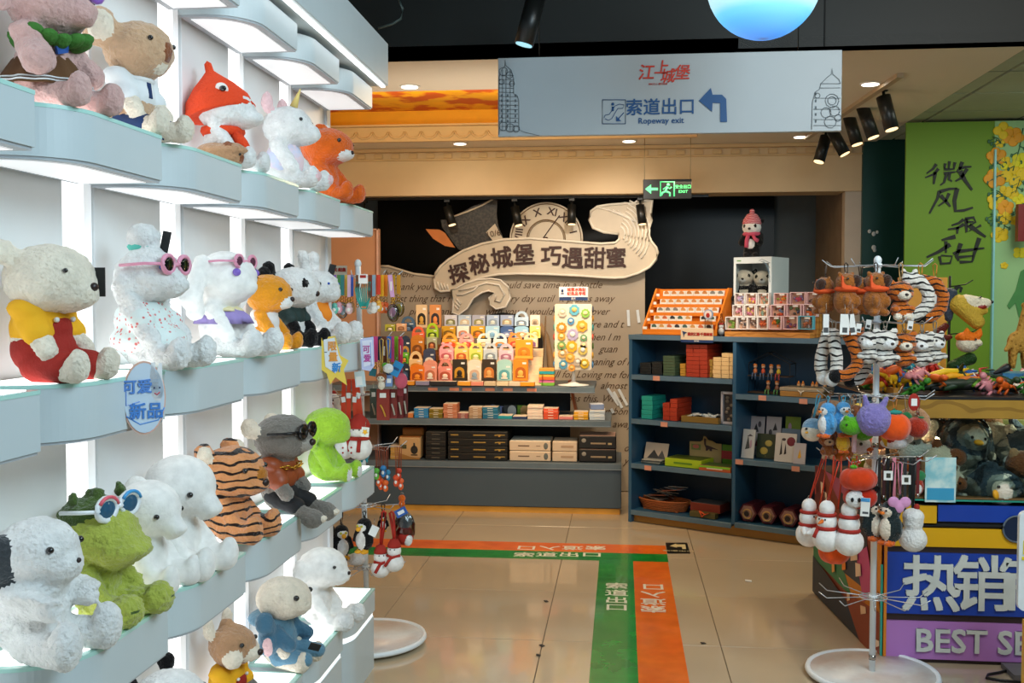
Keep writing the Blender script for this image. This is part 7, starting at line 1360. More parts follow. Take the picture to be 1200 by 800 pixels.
charm('white tiger cub charm tilted beside the one before the pole', 1037, 406, YR_ - .16, ZR[1], TIG[:7], [wts, white], .085, (0, 0, 15), '#8c8478', TP)
charm('orange tiger cub charm between the white tiger cubs', 1059, 408, YR_ - .12, ZR[1], TIG[:7], [tgs, cream], .08, (0, 0, 0), '#a88a5c', TP, add=wtag)
charm('white tiger cub charm second from right on the second hooks', 1080, 408, YR_ - .10, ZR[1], TIG[:7], [wts, white], .078, (0, 0, -15), '#8c8478', TP)
charm('white tiger cub charm at the right end of the second hooks', 1095, 406, YR_ - .06, ZR[1], TIG[:7], [wts, white], .072, (0, 0, 20), '#8c8478', TP)
for i, x in enumerate((968, 990, 999)): t = thing('price_tag', f"white barcode price tag hanging at the second hooks, {['left', 'middle', 'right'][i]} of three", 'price tag', pt(x, 380, YR_ - .2)); B().box((0, 0, 0), (.036 if i == 1 else .022, .002, .08), ctagw, rot=(0, (0, 2, -8)[i], 0)).out('tag_card', t); B().box((0, -.0015, -.022), (.018, .001, .02), hexm('#4a4a4a'), rot=(0, (0, 2, -8)[i], 0)).out('barcode', t); B().tube([(0, 0, .04), (.002, .01, .085)], .0012, mst, n=4).out('string', t)
# tier 3
pbl = plush('fur_sky_blue', '#4c98d0'); ppur = plush('fur_purple', '#8478b8'); pgr = plush('fur_green', '#58a818'); pyel = plush('fur_yellow', '#e8b42c'); pred = plush('fur_red', '#a83018'); por = plush('velvet_orange', '#e85414', bump=.2); pbr = plush('fur_brown2', '#8c4a1c'); pgreenl = plush('felt_green', '#2c7c4c', bump=.2)
PEN = [('e', (0, 0, .35), (.30, .30, .30), 0), ('e', (0, 0, -.2), (.36, .34, .45), 0), ('e', (0, -.16, -.2), (.25, .24, .34), 1), ('e', (-.0, -.16, .33), (.22, .18, .18), 1), ('c', (-.3, -.05, .1), (-.42, -.1, -.25), .1, .07, 0), ('c', (.3, -.05, .1), (.42, -.1, -.25), .1, .07, 0), ('e', (-.14, -.2, -.64), (.15, .2, .08), 2), ('e', (.14, -.2, -.64), (.15, .2, .08), 2)]
PNP = [('eye', (-.1, -.33, .38), .035, meye), ('eye', (.1, -.33, .38), .035, meye), ('bill', (0, -.38, .3), (.07, .08, .05), M('bill_orange', '#e87a1c', .5))]
charm('sky blue penguin charm turned left on the third hooks', 970, 491, YR_ - .13, ZR[2], PEN, [pbl, white, orange], .082, (0, 0, -60), '#4aa8c8', PNP)
charm('sky blue penguin charm facing front beside the turned one', 988, 490, YR_ - .10, ZR[2], PEN, [pbl, white, orange], .082, (0, 0, 10), '#4aa8c8', PNP)
charm('round pale blue and cream bird charm at the far left of the third hooks', 953, 504, YR_ - .02, ZR[2], [('e', (0, 0, .1), (.5, .45, .45), 0), ('e', (0, -.08, -.08), (.5, .45, .42), 1)], [plush('fur_powder_blue', '#7fa8c8'), cream], .072, (0, 0, -40), '#4aa8c8', [('eye', (-.05, -.5, .1), .06, meye), ('bill', (-.0, -.55, -.05), (.06, .12, .05), pbill)], px_top=960)
charm('big brown capybara charm behind the blue penguins', 974, 483, YR_ + .06, ZR[2], [('e', (0, 0, 0), (.6, .5, .4), 0), ('e', (-.4, -.1, -.25), (.28, .28, .28), 1)], [tan, capd], .10, (0, 0, 0), '#8c6a4c')
charm('small dark brown plush charm above the green frog on the third hooks', 1001, 484, YR_ - .04, ZR[2], [('e', (0, 0, 0), (.6, .5, .5), 0)], [brown], .055, (0, 0, 0), '#8c5a3c')
FRG = [('e', (0, 0, 0), (.55, .45, .42), 0), ('e', (-.25, -.1, .35), (.15, .15, .15), 0), ('e', (.25, -.1, .35), (.15, .15, .15), 0)]
charm('bright green frog charm left of the purple ball', 998, 499, YR_ - .17, ZR[2], FRG, [pgr], .068, (0, 0, 0), '#8c6a4c', [('eye', (-.3, -.4, .1), .05, meye)])
charm('second green frog charm lower, partly behind the pole', 1012, 507, YR_ - .08, ZR[2], FRG, [pgr], .058, (0, 0, 0), '#8c6a4c')
charm('fluffy purple ball charm with two small ears before the pole', 1024, 490, YR_ - .19, ZR[2], [('e', (0, 0, -.05), (.6, .55, .58), 0), ('c', (-.25, 0, .45), (-.32, 0, .75), .12, .08, 0), ('c', (.3, 0, .45), (.42, 0, .7), .12, .08, 0)], [ppur], .088, (0, 0, 0), '#c8b8a0', disp=.006, vox=.003)
charm('large orange pumpkin charm with a teal leaf on the third hooks', 1048, 500, YR_ - .17, ZR[2], [('e', (.22 * math.cos(a), .22 * math.sin(a), 0), (.42, .42, .52), 0) for a in (0, 1.05, 2.1, 3.14, 4.2, 5.2)], [por], .078, (0, 0, 0), '#c87a2c', [('leaf', (0, -.1, .58), (.28, .1, .1), M('leaf_teal', '#1c8c80', .7)), ('stem', (0, 0, .6), (.06, .06, .15), pgreenl)], disp=0)
charm('dark red apple charm hanging at the right of the third hooks', 1075, 501, YR_ - .11, ZR[2], [('e', (0, 0, 0), (.5, .48, .46), 0), ('e', (-.1, 0, .05), (.42, .45, .44), 0)], [pred], .068, (0, 0, 0), '#8c4a3c', [('leaf', (.15, -.05, .48), (.15, .08, .05), pgreenl)], disp=.001)
charm('golden ring cushion charm behind the red apple', 1070, 496, YR_ + .02, ZR[2], [('c', (.45 * math.cos(a), 0, .45 * math.sin(a)), (.45 * math.cos(a + .45), 0, .45 * math.sin(a + .45)), .2, .2, 0) for a in np.arange(0, 6.28, .45)], [tan], .085, (0, 0, 0), '#a8744c')
charm('yellow chick charm under the blue penguins', 988, 514, YR_ - .09, ZR[2], PEN[:4] + PEN[6:], [pyel, pyel, orange], .062, (0, 0, 0), None, PNP)
charm('brown bear charm hanging low at the left under the penguins', 970, 519, YR_ - .05, ZR[2], TIG[:9], [pbr, tan], .062, (0, 0, 0), '#8c5a3c', TP)
charm('light brown round plush charm at the lower left of the third hooks', 985, 529, YR_ - .03, ZR[2], [('e', (0, 0, 0), (.7, .5, .5), 0)], [plush('fur_camel', '#c07828')], .06, (0, 0, 0), '#8c5a3c')
charm('pink strap charm between the yellow chick and the pole', 1001, 515, YR_ - .1, ZR[2], [('c', (0, 0, .5), (0, 0, -.7), .18, .16, 0)], [palepink], .05, (0, 0, 0), None)
charm('white goose charm with orange bill low behind the purple ball', 1009, 521, YR_ + .0, ZR[2], [('e', (0, 0, 0), (.5, .45, .5), 0), ('e', (.35, -.2, -.2), (.25, .2, .12), 1)], [white, orange], .062, (0, 0, 0), '#c8c0b0', [('eye', (-.1, -.45, .1), .09, meye)])
charm('green and yellow banana charm beside the pole', 1036, 512, YR_ - .07, ZR[2], [('c', (-.1, 0, .6), (.0, 0, 0), .15, .2, 0), ('c', (0, 0, 0), (.15, 0, -.5), .2, .12, 0)], [pyel], .05, (0, 0, 0), '#8c9a4c')
charm('white strawberry cake charm under the orange pumpkin', 1048, 519, YR_ - .05, ZR[2], [('e', (0, 0, 0), (.8, .5, .35), 0), ('e', (-.3, -.2, .2), (.3, .3, .2), 1)], [white, pred], .055, (0, 0, 0), None)
charm('dark green and white charm between pumpkin and apple', 1062, 502, YR_ - .02, ZR[2], [('e', (0, 0, .4), (.35, .3, .5), 0), ('e', (0, 0, -.5), (.4, .35, .3), 1)], [pgreenl, white], .06, (0, 0, 0), '#8c7a5c')
t = thing('price_tag', 'round red price tag at the right end of the third hooks', 'price tag', pt(1071, 471, YR_ - .2)); B().sph((0, 0, 0), (.022, .003, .034), cred, u=16, v=8).box((0, -.004, 0), (.022, .002, .028), ctagw).out('tag_card', t)
# tier 4
SNO = [('e', (0, 0, -.42), (.44, .42, .42), 0), ('e', (0, 0, .12), (.32, .32, .30), 0), ('e', (0, 0, .52), (.24, .24, .26), 0), ('c', (-.35, -.1, -.2), (-.5, -.25, -.3), .1, .08, 0)]
vred = M('felt_red', '#a8281c', .85, bump=.3)
def snoadd(t, S):
    b = B(); ring_tube(b, (0, 0, -.08 * S), .27 * S, .27 * S, .07 * S, vred); b.tube([Vector((-.15, -.28, -.1)) * S, Vector((-.2, -.42, -.35)) * S], .06 * S, vred); b.out('scarf', t)
    b = B(); ring_tube(b, (0, 0, .34 * S), .25 * S, .25 * S, .06 * S, vred); b.out('hat_band', t)
    B().cyl(Vector((0, -.28, .16)) * S, Vector((.0, -.52, .12)) * S, .07 * S, M('carrot', '#e8741c', .6), r1=.02 * S, n=10).out('carrot_nose', t)
SP_ = [('eye', (-.1, -.29, .22), .03, meye), ('eye', (.1, -.29, .22), .03, meye)]
for i, (x, y, dy, px, r_, lab) in enumerate(((948, 611, -.02, 975, 40, 'snowman charm with red scarf, left of the three hanging low on red straps'), (969, 615, -.12, 982, -40, 'snowman charm with red scarf, middle of the three, carrot pointing left'), (995, 618, -.16, 990, -150, 'snowman charm seen from behind with snowflake prints, right of the three'))):
    charm(lab, x, y, YR_ + dy, ZR[3], SNO, [velvet], .098 + .004 * i, (0, 0, r_), '#c8381c', SP_, px_top=px, add=snoadd, disp=.001, top=.75)
for i in range(5):
    x = 968 + i * 9; B().tube([pt(x, 534, YR_ - .1), pt(x - 3 + i, 570, YR_ - .1), pt(x - 8 + 2 * i, 596, YR_ - .1)], .0035, hexm('#c8401c'), n=5).out('red_strap', None, label=f"thin red carrying strap above the snowman charms, {['first', 'second', 'third', 'fourth', 'fifth'][i]} from left", cat='strap', group='red straps above the snowmen')
charm('orange pumpkin charm hanging lowest under the snowmen', 978, 645, YR_ - .08, ZR[3], [('e', (.22 * math.cos(a), .22 * math.sin(a), 0), (.42, .42, .5), 0) for a in (0, 1.05, 2.1, 3.14, 4.2, 5.2)], [por], .08, (0, 0, 0), None, disp=0)
charm('red-orange pumpkin charm with green stem at the top of the fourth hooks', 1006, 561, YR_ - .17, ZR[3], [('e', (.26 * math.cos(a), .2 * math.sin(a), 0), (.42, .42, .4), 0) for a in (0, 1.05, 2.1, 3.14, 4.2, 5.2)], [plush('velvet_red_orange', '#cc3c10', bump=.2)], .085, (0, 0, 0), '#c8381c', [('stem', (-.2, -.1, .45), (.14, .1, .08), pgr)], disp=0)
charm('panda charm in a red suit with white face under the red-orange pumpkin', 1008, 583, YR_ - .16, ZR[3], [('e', (0, 0, 0), (.62, .42, .42), 0), ('e', (-.25, -.3, .0), (.34, .18, .33), 1), ('e', (.2, -.1, .38), (.16, .1, .14), 2), ('e', (.6, .1, .3), (.16, .1, .14), 2)], [plush('velvet_red', '#b8280f', bump=.2), white, black], .085, (0, 0, 0), None, [('eye', (-.38, -.47, .0), (.06, .03, .09), meye), ('eye', (-.14, -.49, .0), (.06, .03, .09), meye)])
t = thing('price_tag', 'white and blue barcode tag hanging in front of the red panda charm', 'price tag', pt(1014, 594, YR_ - .23)); B().box((0, 0, 0), (.034, .002, .072), ctagw, rot=(0, 4, 0)).box((0, -.0015, .028), (.034, .001, .014), pbl, rot=(0, 4, 0)).box((0, -.0015, -.022), (.022, .001, .008), hexm('#44484c'), rot=(0, 4, 0)).out('tag_card', t)
pdk = plush('fur_dark_penguin', '#1e2c2e')
charm('dark penguin charm with orange feet, left of the two beside the pole', 1023, 607, YR_ - .10, ZR[3], PEN, [pdk, cream, orange], .096, (0, 0, 20), '#1c1c1e', PNP, px_top=1030)
charm('dark penguin charm turned left, right of the two beside the pole', 1044, 611, YR_ - .15, ZR[3], PEN, [pdk, cream, orange], .102, (0, 0, -55), '#1c1c1e', PNP, px_top=1046)
charm('plain white snowman charm with black hat band at the right end', 1070, 616, YR_ - .10, ZR[3], SNO[:2] + [('e', (0, 0, .3), (.34, .34, .28), 0)], [white], .098, (0, 0, 170), '#1c1c1e', (('bobble', (-.1, -.0, .62), .1, vred),), disp=.001)
charm('pink bow shaped charm above the white snowman', 1054, 590, YR_ - .18, ZR[3], [('e', (-.35, 0, .1), (.35, .15, .35), 0), ('e', (.35, 0, .1), (.35, .15, .35), 0), ('e', (0, 0, -.2), (.3, .15, .4), 0)], [plush('satin_pink', '#d89ac8', bump=.2)], .05, (0, 0, 0), '#d88aa0', disp=0)
charm('green and red strawberry charm behind the black straps', 1074, 562, YR_ - .02, ZR[3], [('e', (0, 0, .2), (.45, .3, .3), 0), ('e', (0, 0, -.3), (.35, .3, .5), 1), ('e', (0, -.2, -.4), (.2, .15, .3), 2)], [pgreenl, pred, white], .065, (0, 0, 0), '#1c1c1e')
for i, (x, hx, y1) in enumerate(((1031, '#17181a', 590), (1036, '#3c1418', 580), (1041, '#1a1c1e', 588), (1048, '#e08aa0', 595), (1056, '#1c1e20', 590), (1061, '#2c3034', 598), (1067, '#1c2826', 585), (1071, '#151618', 600), (1076, '#6c1c20', 578))):
    a = pt(x, 536, YR_ - .14 + .01 * i); c_ = pt(x, y1, YR_ - .14 + .01 * i); t = thing('wrist_strap', f"{['black', 'dark maroon', 'charcoal', 'pink', 'black', 'dark grey', 'green-black', 'black', 'wine red'][i]} wrist strap on the right of the fourth hooks, {ordn[i].replace(' from top', '').replace('topmost', 'first')} from the pole", 'strap', a)
    h_ = a.z - c_.z; B().box((0, 0, -h_ / 2), (.012 if i != 3 else .014, .003, h_), hexm(hx)).out('strap_band', t); B().cyl((0, 0, -h_), (0, 0, -h_ - .018), .005, mst, n=8).out('clasp', t)
for i, (x, y) in enumerate(((1041, 557), (1062, 562))): t = thing('price_tag', f"square barcode tag on the black straps, {['left', 'right'][i]} one", 'price tag', pt(x, y, YR_ - .22)); B().box((0, 0, 0), (.034, .002, .036), ctagw).box((0, -.0015, 0), (.016, .001, .018), hexm('#3a3a2c')).out('tag_card', t)
# ============================================================ ITEMS ON THE LEFT CHARM RACK
KS = 1.15
def lanyard(x, y0, y1, w_, hx, lab, dy=-.15, x2=None, charm_=None, cc='#d8a050', kind='lanyard', plate=None):
    a = pt(x, y0, YL_ + dy); c_ = pt(x2 or x, y1, YL_ + dy); t = thing(kind, lab, kind.replace('_', ' '), a); d = c_ - a; W_ = w_ * YL_ / FPX
    B().poly([Vector((-W_ / 2, 0, 0)), Vector((W_ / 2, 0, 0)), d + Vector((W_ / 2, 0, 0)), d + Vector((-W_ / 2, 0, 0))], (0, .003, 0), hexm(hx)).out('band', t)
    b = B(); [b.tube([d + Vector((.007 * math.cos(q), 0, -.009 - .014 * k + .007 * math.sin(q))) for q in np.linspace(0, 6.28, 9)[:-1]], .0016, ggold, closed=True, n=4) for k in range(2)]; b.out('metal_ring', t)
    if charm_ == 'ball':
        e = d + Vector((0, 0, -.055)); b = B(); b.sph(e, (.017, .012, .020), hexm(cc), u=12, v=8); b.sph(e + Vector((0, 0, .02)), (.013, .011, .011), hexm(cc), u=10, v=8); b.out('charm', t); B().sph(e + Vector((0, -.011, 0)), (.009, .003, .008), hexm('#f0ece4'), u=8, v=6).out('charm_face', t)
    elif charm_ == 'bag':
        e = d + Vector((0, 0, -.065)); B().sph(e, (.026, .012, .036), glassy('plastic_film'), u=12, v=8).out('plastic_bag', t); B().sph(e, (.014, .008, .022), hexm(cc), u=10, v=8).out('charm', t)
    elif charm_ == 'pack':
        e = d + Vector((0, 0, -.02)); B().box(e + Vector((0, 0, -.06)), (W_ * 1.6, .006, .12), hexm(cc), bev=.002, seg=1).out('card_pack', t)
    if plate: B().box(d * .5 + Vector((0, -.001, 0)), (W_ * .4, .002, .04), hexm(plate)).out('print', t)
    return t
for i, (x, w_, y1, hx, k, cc, nm) in enumerate(((392, 4, 348, '#8c6cc0', 'ball', '#6cc0b0', 'violet'), (397, 4, 347, '#4c8c4c', 'ball', '#e0a0b0', 'leaf green'), (401, 5, 346, '#3c8c8c', 'bag', '#b8d4e0', 'dark teal'), (406, 4, 347, '#e0b84c', 'ball', '#c8a04c', 'straw yellow'), (409, 4, 348, '#d8b0c8', 'ball', '#e8c0c0', 'lilac pink'), (412, 4, 347, '#2c5cc0', 'ball', '#b0885c', 'royal blue'), (419, 4, 352, '#6c3c1c', None, '', 'dark brown'), (434, 5, 348, '#8c3c1c', 'ball', '#d8d4cc', 'rust'), (438, 4, 347, '#90a8b8', 'ball', '#e8e4dc', 'grey blue'),
                                         (443.5, 5, 345, '#d83c1c', 'ball', '#e8a83c', 'scarlet'), (447.5, 4.5, 347, '#f0b41c', 'ball', '#e87030', 'sunflower'), (452, 4.5, 347, '#f08c1c', 'ball', '#e8642c', 'orange'), (457, 5, 348, '#d8a0cc', 'bag', '#e8a0b8', 'orchid pink with print'), (461, 4, 350, '#c89a1c', 'bag', '#d8c03c', 'ochre'), (467, 4.5, 344, '#c88c14', 'bag', '#c8a81c', 'dark gold'))):
    lanyard(x, 322, y1, w_, hx, f'{nm} lanyard hanging on the top hooks of the left charm rack', -.16 + .015 * (i % 4), x + (3 if i == 12 else 0), k, cc, plate='#f4e8e0' if i == 12 else None)
t = thing('beaded_cord', 'bundle of teal cords with beads under a white label at the pole', 'cord', pt(426, 330, YL_ - .20)); b = B()
for k in range(9): b.tube([Vector((-.03 + .0075 * k, 0, -.0)), Vector((-.035 + .008 * k, -.006, -.03)), Vector((-.028 + .007 * k, 0, -.075)), Vector((-.012 + .003 * k, -.004, -.105))], .0028, hexm('#1c9a90'), n=5)
b.tube([(-.02, 0, -.09), (-.01, 0, -.115), (.012, 0, -.115), (.022, 0, -.09)], .003, hexm('#1c9a90')); b.out('cords', t, kind='stuff'); B().box((0, -.008, .012), (.04, .002, .04), ctagw).out('label_card', t); B().box((0, -.0095, .022), (.026, .001, .012), cred).out('print', t)
t = thing('rack_sign', 'small cream sign with dark red letters at the left of the top hooks', 'sign', pt(396, 317, YL_ + .05)); B().box((0, 0, 0), (.085, .006, .045), hexm('#cfc4b0')).out('sign_panel', t); txt('lettering', '重庆 纪念', .018, cred, (0, -.005, .003), t, bold=.001)
for i, (x, w_, y1, hx, k, cc, nm) in enumerate(((440, 5, 424, '#c83c7c', None, '', 'magenta'), (445, 4.5, 422, '#23304a', None, '', 'navy'), (450, 6, 428, '#6c341c', 'ball', '#c8a878', 'chocolate brown'), (456, 5, 420, '#2a62b0', 'ball', '#2a4c8c', 'cobalt'), (460, 4, 424, '#d0487c', None, '', 'rose'), (464, 5, 424, '#7cc01c', None, '', 'lime green'), (469, 4.5, 426, '#c83050', 'pack', '#7c1c28', 'crimson'), (436, 4, 418, '#4c7c8c', None, '', 'steel blue'))):
    lanyard(x, 394, y1, w_, hx, f'{nm} strap hanging on the second hooks of the left charm rack', -.17 + .01 * (i % 3), x, k, cc, 'lanyard', '#e8e0d8' if i in (2, 6) else None)
def card(x, y, w_, h_, hx, lab, dy=-.19, rot=0, deco=None, nm='tag_card', cat='card'):
    t = thing(nm, lab, cat, pt(x, y, YL_ + dy)); s_ = YL_ / FPX; B().box((0, 0, 0), (w_ * s_, .003, h_ * s_), hexm(hx), rot=(0, rot, 0)).out('card', t); B().tube([(0, 0, h_ * s_ * .5), (.002, .01, h_ * s_ * .5 + .03)], .0012, mst, n=4).out('string', t)
    if deco: B().box((deco[0] * s_, -.002, deco[1] * s_), (deco[2] * s_, .001, deco[3] * s_), hexm(deco[4]), rot=(0, rot, 0)).out('print', t)
    return t
card(464.5, 432, 11, 17, '#2c8cc8', 'bright blue hang tag tilted on the left charm rack', -.2, 28, (0, 0, 7, 3, '#1c4c7c')); card(456, 446, 8, 13, '#6c8cc0', 'pale blue hang tag with white label on the left charm rack', -.2, 0, (0, 0, 5, 5, '#e8ecf0'))
card(422, 444, 12, 18, '#c8dce4', 'white and aqua packet at the pole of the left charm rack', -.2, -6, (-1, -2, 7, 10, '#e8ecec')); card(437, 436, 8, 9, '#1c6c7c', 'small dark teal packet on the left charm rack', -.16, 10)
charm('small monkey face charm with brown and white head on the second hooks', 447, 446, YL_ - .21, ZL[1], [('e', (0, 0, .3), (.5, .4, .42), 0), ('e', (0, -.2, .22), (.36, .26, .28), 1), ('e', (0, 0, -.4), (.32, .3, .4), 1)], [pbr, cream], .042, (0, 0, 0), '#c8a04c', [('eye', (-.15, -.44, .28), .06, meye), ('eye', (.15, -.44, .28), .06, meye)])
charm('white rabbit charm with green bow on the second hooks', 455, 434, YL_ - .22, ZL[1], [('e', (0, 0, .2), (.5, .4, .45), 0), ('e', (-.3, 0, .5), (.3, .2, .25), 1)], [white, pgr], .04, (0, 0, 0), '#c8a04c')
charm('round pink coin purse charm at the right of the second hooks', 470, 446, YL_ - .19, ZL[1], [('e', (0, 0, 0), (.5, .2, .6), 0)], [plush('felt_rose', '#c8586c', bump=.1)], .05, (0, 0, 0), '#c83050', disp=0)
for i, (x, y0, y1, w_, hx, nm) in enumerate(((449, 456, 492, 15, '#8c281c', 'brick red pack with a yellow cartoon bone print'), (461, 456, 490, 9, '#7c2420', 'dark red pack second from left'), (469, 452, 490, 7, '#6c1c1c', 'maroon pack third from left'), (475, 450, 489, 6, '#5c1818', 'deep maroon pack at the right end'), (438, 455, 490, 9, '#3c4c44', 'dark green pack of charms beside the pole'))):
    t = thing('hanging_pack', f'{nm} on the third hooks', 'pack', pt(x, (y0 + y1) / 2, YL_ - .16 + .015 * i)); s_ = YL_ / FPX; h_ = (y1 - y0) * s_
    B().box((0, 0, 0), (w_ * s_, .006, h_), hexm(hx), bev=.001, seg=1).out('card_pack', t); B().box((0, -.0045, h_ * .3), (w_ * s_ * .5, .001, .02), ctagw).out('price_sticker', t); B().box((0, .0, h_ / 2 + .012), (.004, .002, .026), mst).out('hanger', t)
    B().tube([(-w_ * s_ * .2, -.005, h_ * .0), (0, -.006, -h_ * .15), (w_ * s_ * .2, -.005, -h_ * .38)], .004, hexm('#c8902c' if i == 0 else '#b0a898')).out('charm_print', t)
# third / fourth hooks: white geese, red straps with snowmen in red hats
GO = [('e', (0, 0, -.2), (.48, .4, .52), 0), ('e', (0, -.05, .4), (.32, .3, .32), 0), ('e', (0, -.38, .3), (.14, .14, .1), 1)]
GP = [('eye', (-.12, -.32, .45), .045, meye), ('eye', (.12, -.32, .45), .045, meye)]
charm('white goose charm with orange bill at the left of the rack', 381, 478, YL_ - .04, ZL[2], GO, [velvet, orange], .085, (0, 0, 20), '#3cb0c0', GP); charm('white goose charm with small red cap beside the left goose', 391, 480, YL_ + .02, ZL[2], GO + [('e', (0, 0, .72), (.12, .12, .14), 1)], [velvet, vred], .09, (0, 0, -10), '#c8c0b0', GP)
card(383, 443, 11, 16, '#e0dcd8', 'white packet with snowman hat print hanging behind the star sign', -.05, 0, (0, 2, 6, 5, '#c83c2c')); charm('small white plush with red nose above the geese', 377, 456, YL_ + .0, ZL[1], GO[:2], [white, white], .05, (0, 0, 0), '#c83c2c')
for i, (x, x2, nm) in enumerate(((403, 402, 'leftmost'), (409, 408, 'second'), (414, 417, 'third'), (418, 423, 'rightmost'))):
    a, c_ = pt(x, 444, YL_ - .14), pt(x2, 492, YL_ - .14); t = thing('red_strap', f'wide red carrying strap of the snowman charms, {nm} of four', 'strap', a); d = c_ - a
    B().poly([Vector((-.008, 0, 0)), Vector((.008, 0, 0)), d + Vector((.011, 0, 0)), d + Vector((-.011, 0, 0))], (0, .004, 0), hexm('#cc3814')).out('band', t); B().box(d * (.4 if i % 2 else .5) + Vector((0, -.002, 0)), (.018, .002, .024), ctagw, rot=(0, 8 * i - 10, 0)).out('label', t)
def redhat(t, S):
    B().lathe([(.36 * S, .25 * S), (.38 * S, .34 * S), (.3 * S, .52 * S), (.12 * S, .7 * S), (0, .74 * S)], vred, n=20).out('red_hat', t); b = B(); ring_tube(b, (0, 0, -.08 * S), .3 * S, .3 * S, .07 * S, vred); b.tube([Vector((.1, -.3, -.1)) * S, Vector((.12, -.46, -.5)) * S], .07 * S, vred); b.out('scarf', t)
    b = B(); [b.sph(Vector((-.12, -.46, -.35 - .18 * k)) * S, .035 * S, vred, u=8, v=6) for k in range(2)]; b.out('button', t, kind='stuff')
charm('snowman charm with red hat and scarf, left of the pair beside the last shelf', 403, 511, YL_ - .16, ZL[3] + .1, SNO[:2] + [('e', (0, 0, .3), (.34, .34, .25), 0)], [velvet], .105, (0, 0, 25), None, SP_, add=redhat, disp=.001)
charm('snowman charm with red hat and scarf, right of the pair beside the last shelf', 421, 510, YL_ - .17, ZL[3] + .1, SNO[:2] + [('e', (0, 0, .3), (.34, .34, .25), 0)], [velvet], .112, (0, 0, -5), None, SP_, add=redhat, disp=.001)
t = card(428, 506, 9, 11, '#e8e8e4', 'white tag with a yellow star on the right snowman', -.25, 6); B().poly([(.014 * (1 if k % 2 else .5) * math.sin(k * .628), -.003, .014 * (1 if k % 2 else .5) * math.cos(k * .628)) for k in range(10)], (0, -.001, 0), hexm('#f0b01c')).out('star_print', t)
charm('teal tasselled doll charm below the right snowman', 424, 531, YL_ - .15, ZL[3], [('e', (0, 0, .4), (.4, .35, .4), 1), ('e', (0, 0, -.2), (.6, .4, .3), 0), ('c', (-.3, 0, -.2), (-.4, 0, -.6), .12, .1, 0), ('c', (.3, 0, -.2), (.4, 0, -.6), .12, .1, 0), ('c', (0, 0, -.2), (0, 0, -.6), .12, .1, 0)], [plush('yarn_teal', '#2c98a8'), cream], .05, (0, 0, 0), None, group=None)
# fourth hooks: brown cords with orange monkeys
for i, x in enumerate((441, 443.5, 446, 449, 451.5, 454, 464, 467, 469.5)):
    y1 = (548, 556, 560, 545, 562, 550, 556, 548, 560)[i]; t = thing('cord_charm', f"small {['green', 'orange', 'orange', 'blue', 'orange', 'blue', 'orange', 'red', 'orange'][i]} figure on a thin brown cord, {ordn[i].replace(' from top', '').replace('topmost', 'first')} from the left, fourth hooks", 'charm', pt(x, 523, YL_ - .17 + .01 * (i % 3)), 0); h_ = (y1 - 523) * YL_ / FPX
    B().tube([(-.004, 0, 0), (-.001, 0, -h_), (.001, 0, -h_), (.004, 0, 0)], .0014, hexm('#8c3c1c'), n=4).out('cord', t)
    m_ = hexm(['#5cb03c', '#e85c1c', '#e8541c', '#2c7cb8', '#e8641c', '#2c88b0', '#e85020', '#c8381c', '#e8602c'][i]); b = B(); b.sph((0, 0, -h_ - .012), (.014, .01, .013), m_, u=10, v=8); b.sph((0, 0, -h_ - .036), (.012, .009, .016), m_, u=10, v=8); b.out('figure', t); B().sph((0, -.009, -h_ - .03), (.006, .003, .008), hexm('#f0e8e0'), u=8, v=6).out('belly', t)
# fifth hooks: black penguins, puffin, red-strapped snowmen, bagged toys
for i, (x, y, dy, r_, s_, lab) in enumerate(((400, 634, -.04, 30, .10, 'black penguin charm hanging half behind the grey plush feet'), (427, 626, -.15, -20, .098, 'black penguin charm with yellow bill and white tag before the pole'), (386, 628, .02, 10, .075, 'black plush charm behind the white puppy'), (449, 612, .02, 10, .05, 'small dark penguin charm behind the red straps'))):
    charm(lab, x, y, YL_ + dy, ZL[4], PEN, [black, white, pbill], s_, (0, 0, r_), '#1c1c1e', [('eye', (-.1, -.33, .38), .05, M('eye_lime', '#c8c83c', .3)), ('eye', (.1, -.33, .38), .05, M('eye_lime')), ('bill', (0, -.40, .28), (.09, .12, .09), pbill)], group=None)
card(438, 622, 9, 12, '#dfe3e2', 'white paper tag on the black penguin before the pole', -.26, 25)
for i, (x, y, r_, lab) in enumerate(((446, 655, 20, 'snowman charm on a red strap, left of the low pair'), (462, 648, -5, 'smiling snowman charm with red hat and scarf, right of the low pair'))):
    charm(lab, x, y, YL_ - .15, ZL[4], SNO[:2], [velvet], .085, (0, 0, r_), '#b8281c', SP_, disp=.001, sw=.006, px_top=x - (3 if i else -4), add=lambda t, S: (B().lathe([(.3 * S, .28 * S), (.3 * S, .4 * S), (.18 * S, .62 * S), (0, .68 * S)], vred, n=16).out('red_hat', t), B().tube([Vector((-.3, -.1, -.08)) * S, Vector((0, -.34, -.12)) * S, Vector((.3, -.1, -.06)) * S], .07 * S, vred).out('scarf', t), B().tube([Vector((-.05, -.34, -.12)) * S, Vector((-.3, -.45, -.5)) * S], .07 * S, vred).out('scarf_end', t)))
t = charm('grey and red plush charm in a clear bag at the right of the fifth hooks', 474, 618, YL_ - .10, ZL[4], [('e', (0, 0, .3), (.35, .3, .35), 0), ('e', (0, 0, -.35), (.42, .35, .45), 1), ('e', (.2, -.15, -.5), (.2, .2, .3), 2)], [grey, vred, white], .085, (0, 0, 0), '#b8281c', group=None); foil(t, (0, 0, 0), (.048, .035, .07), 9)
charm('orange figure charm above the blue card on the fifth hooks', 471, 587, YL_ - .17, ZL[4], [('e', (0, 0, .3), (.4, .3, .4), 0), ('e', (0, 0, -.3), (.35, .3, .4), 0)], [orange], .035, (0, 0, 0), '#8c3c1c'); card(470, 600, 14, 9, '#2458a8', 'blue and white hang card tilted on the fifth hooks', -.2, -28, (0, 0, 8, 4, '#e8ecf0'))
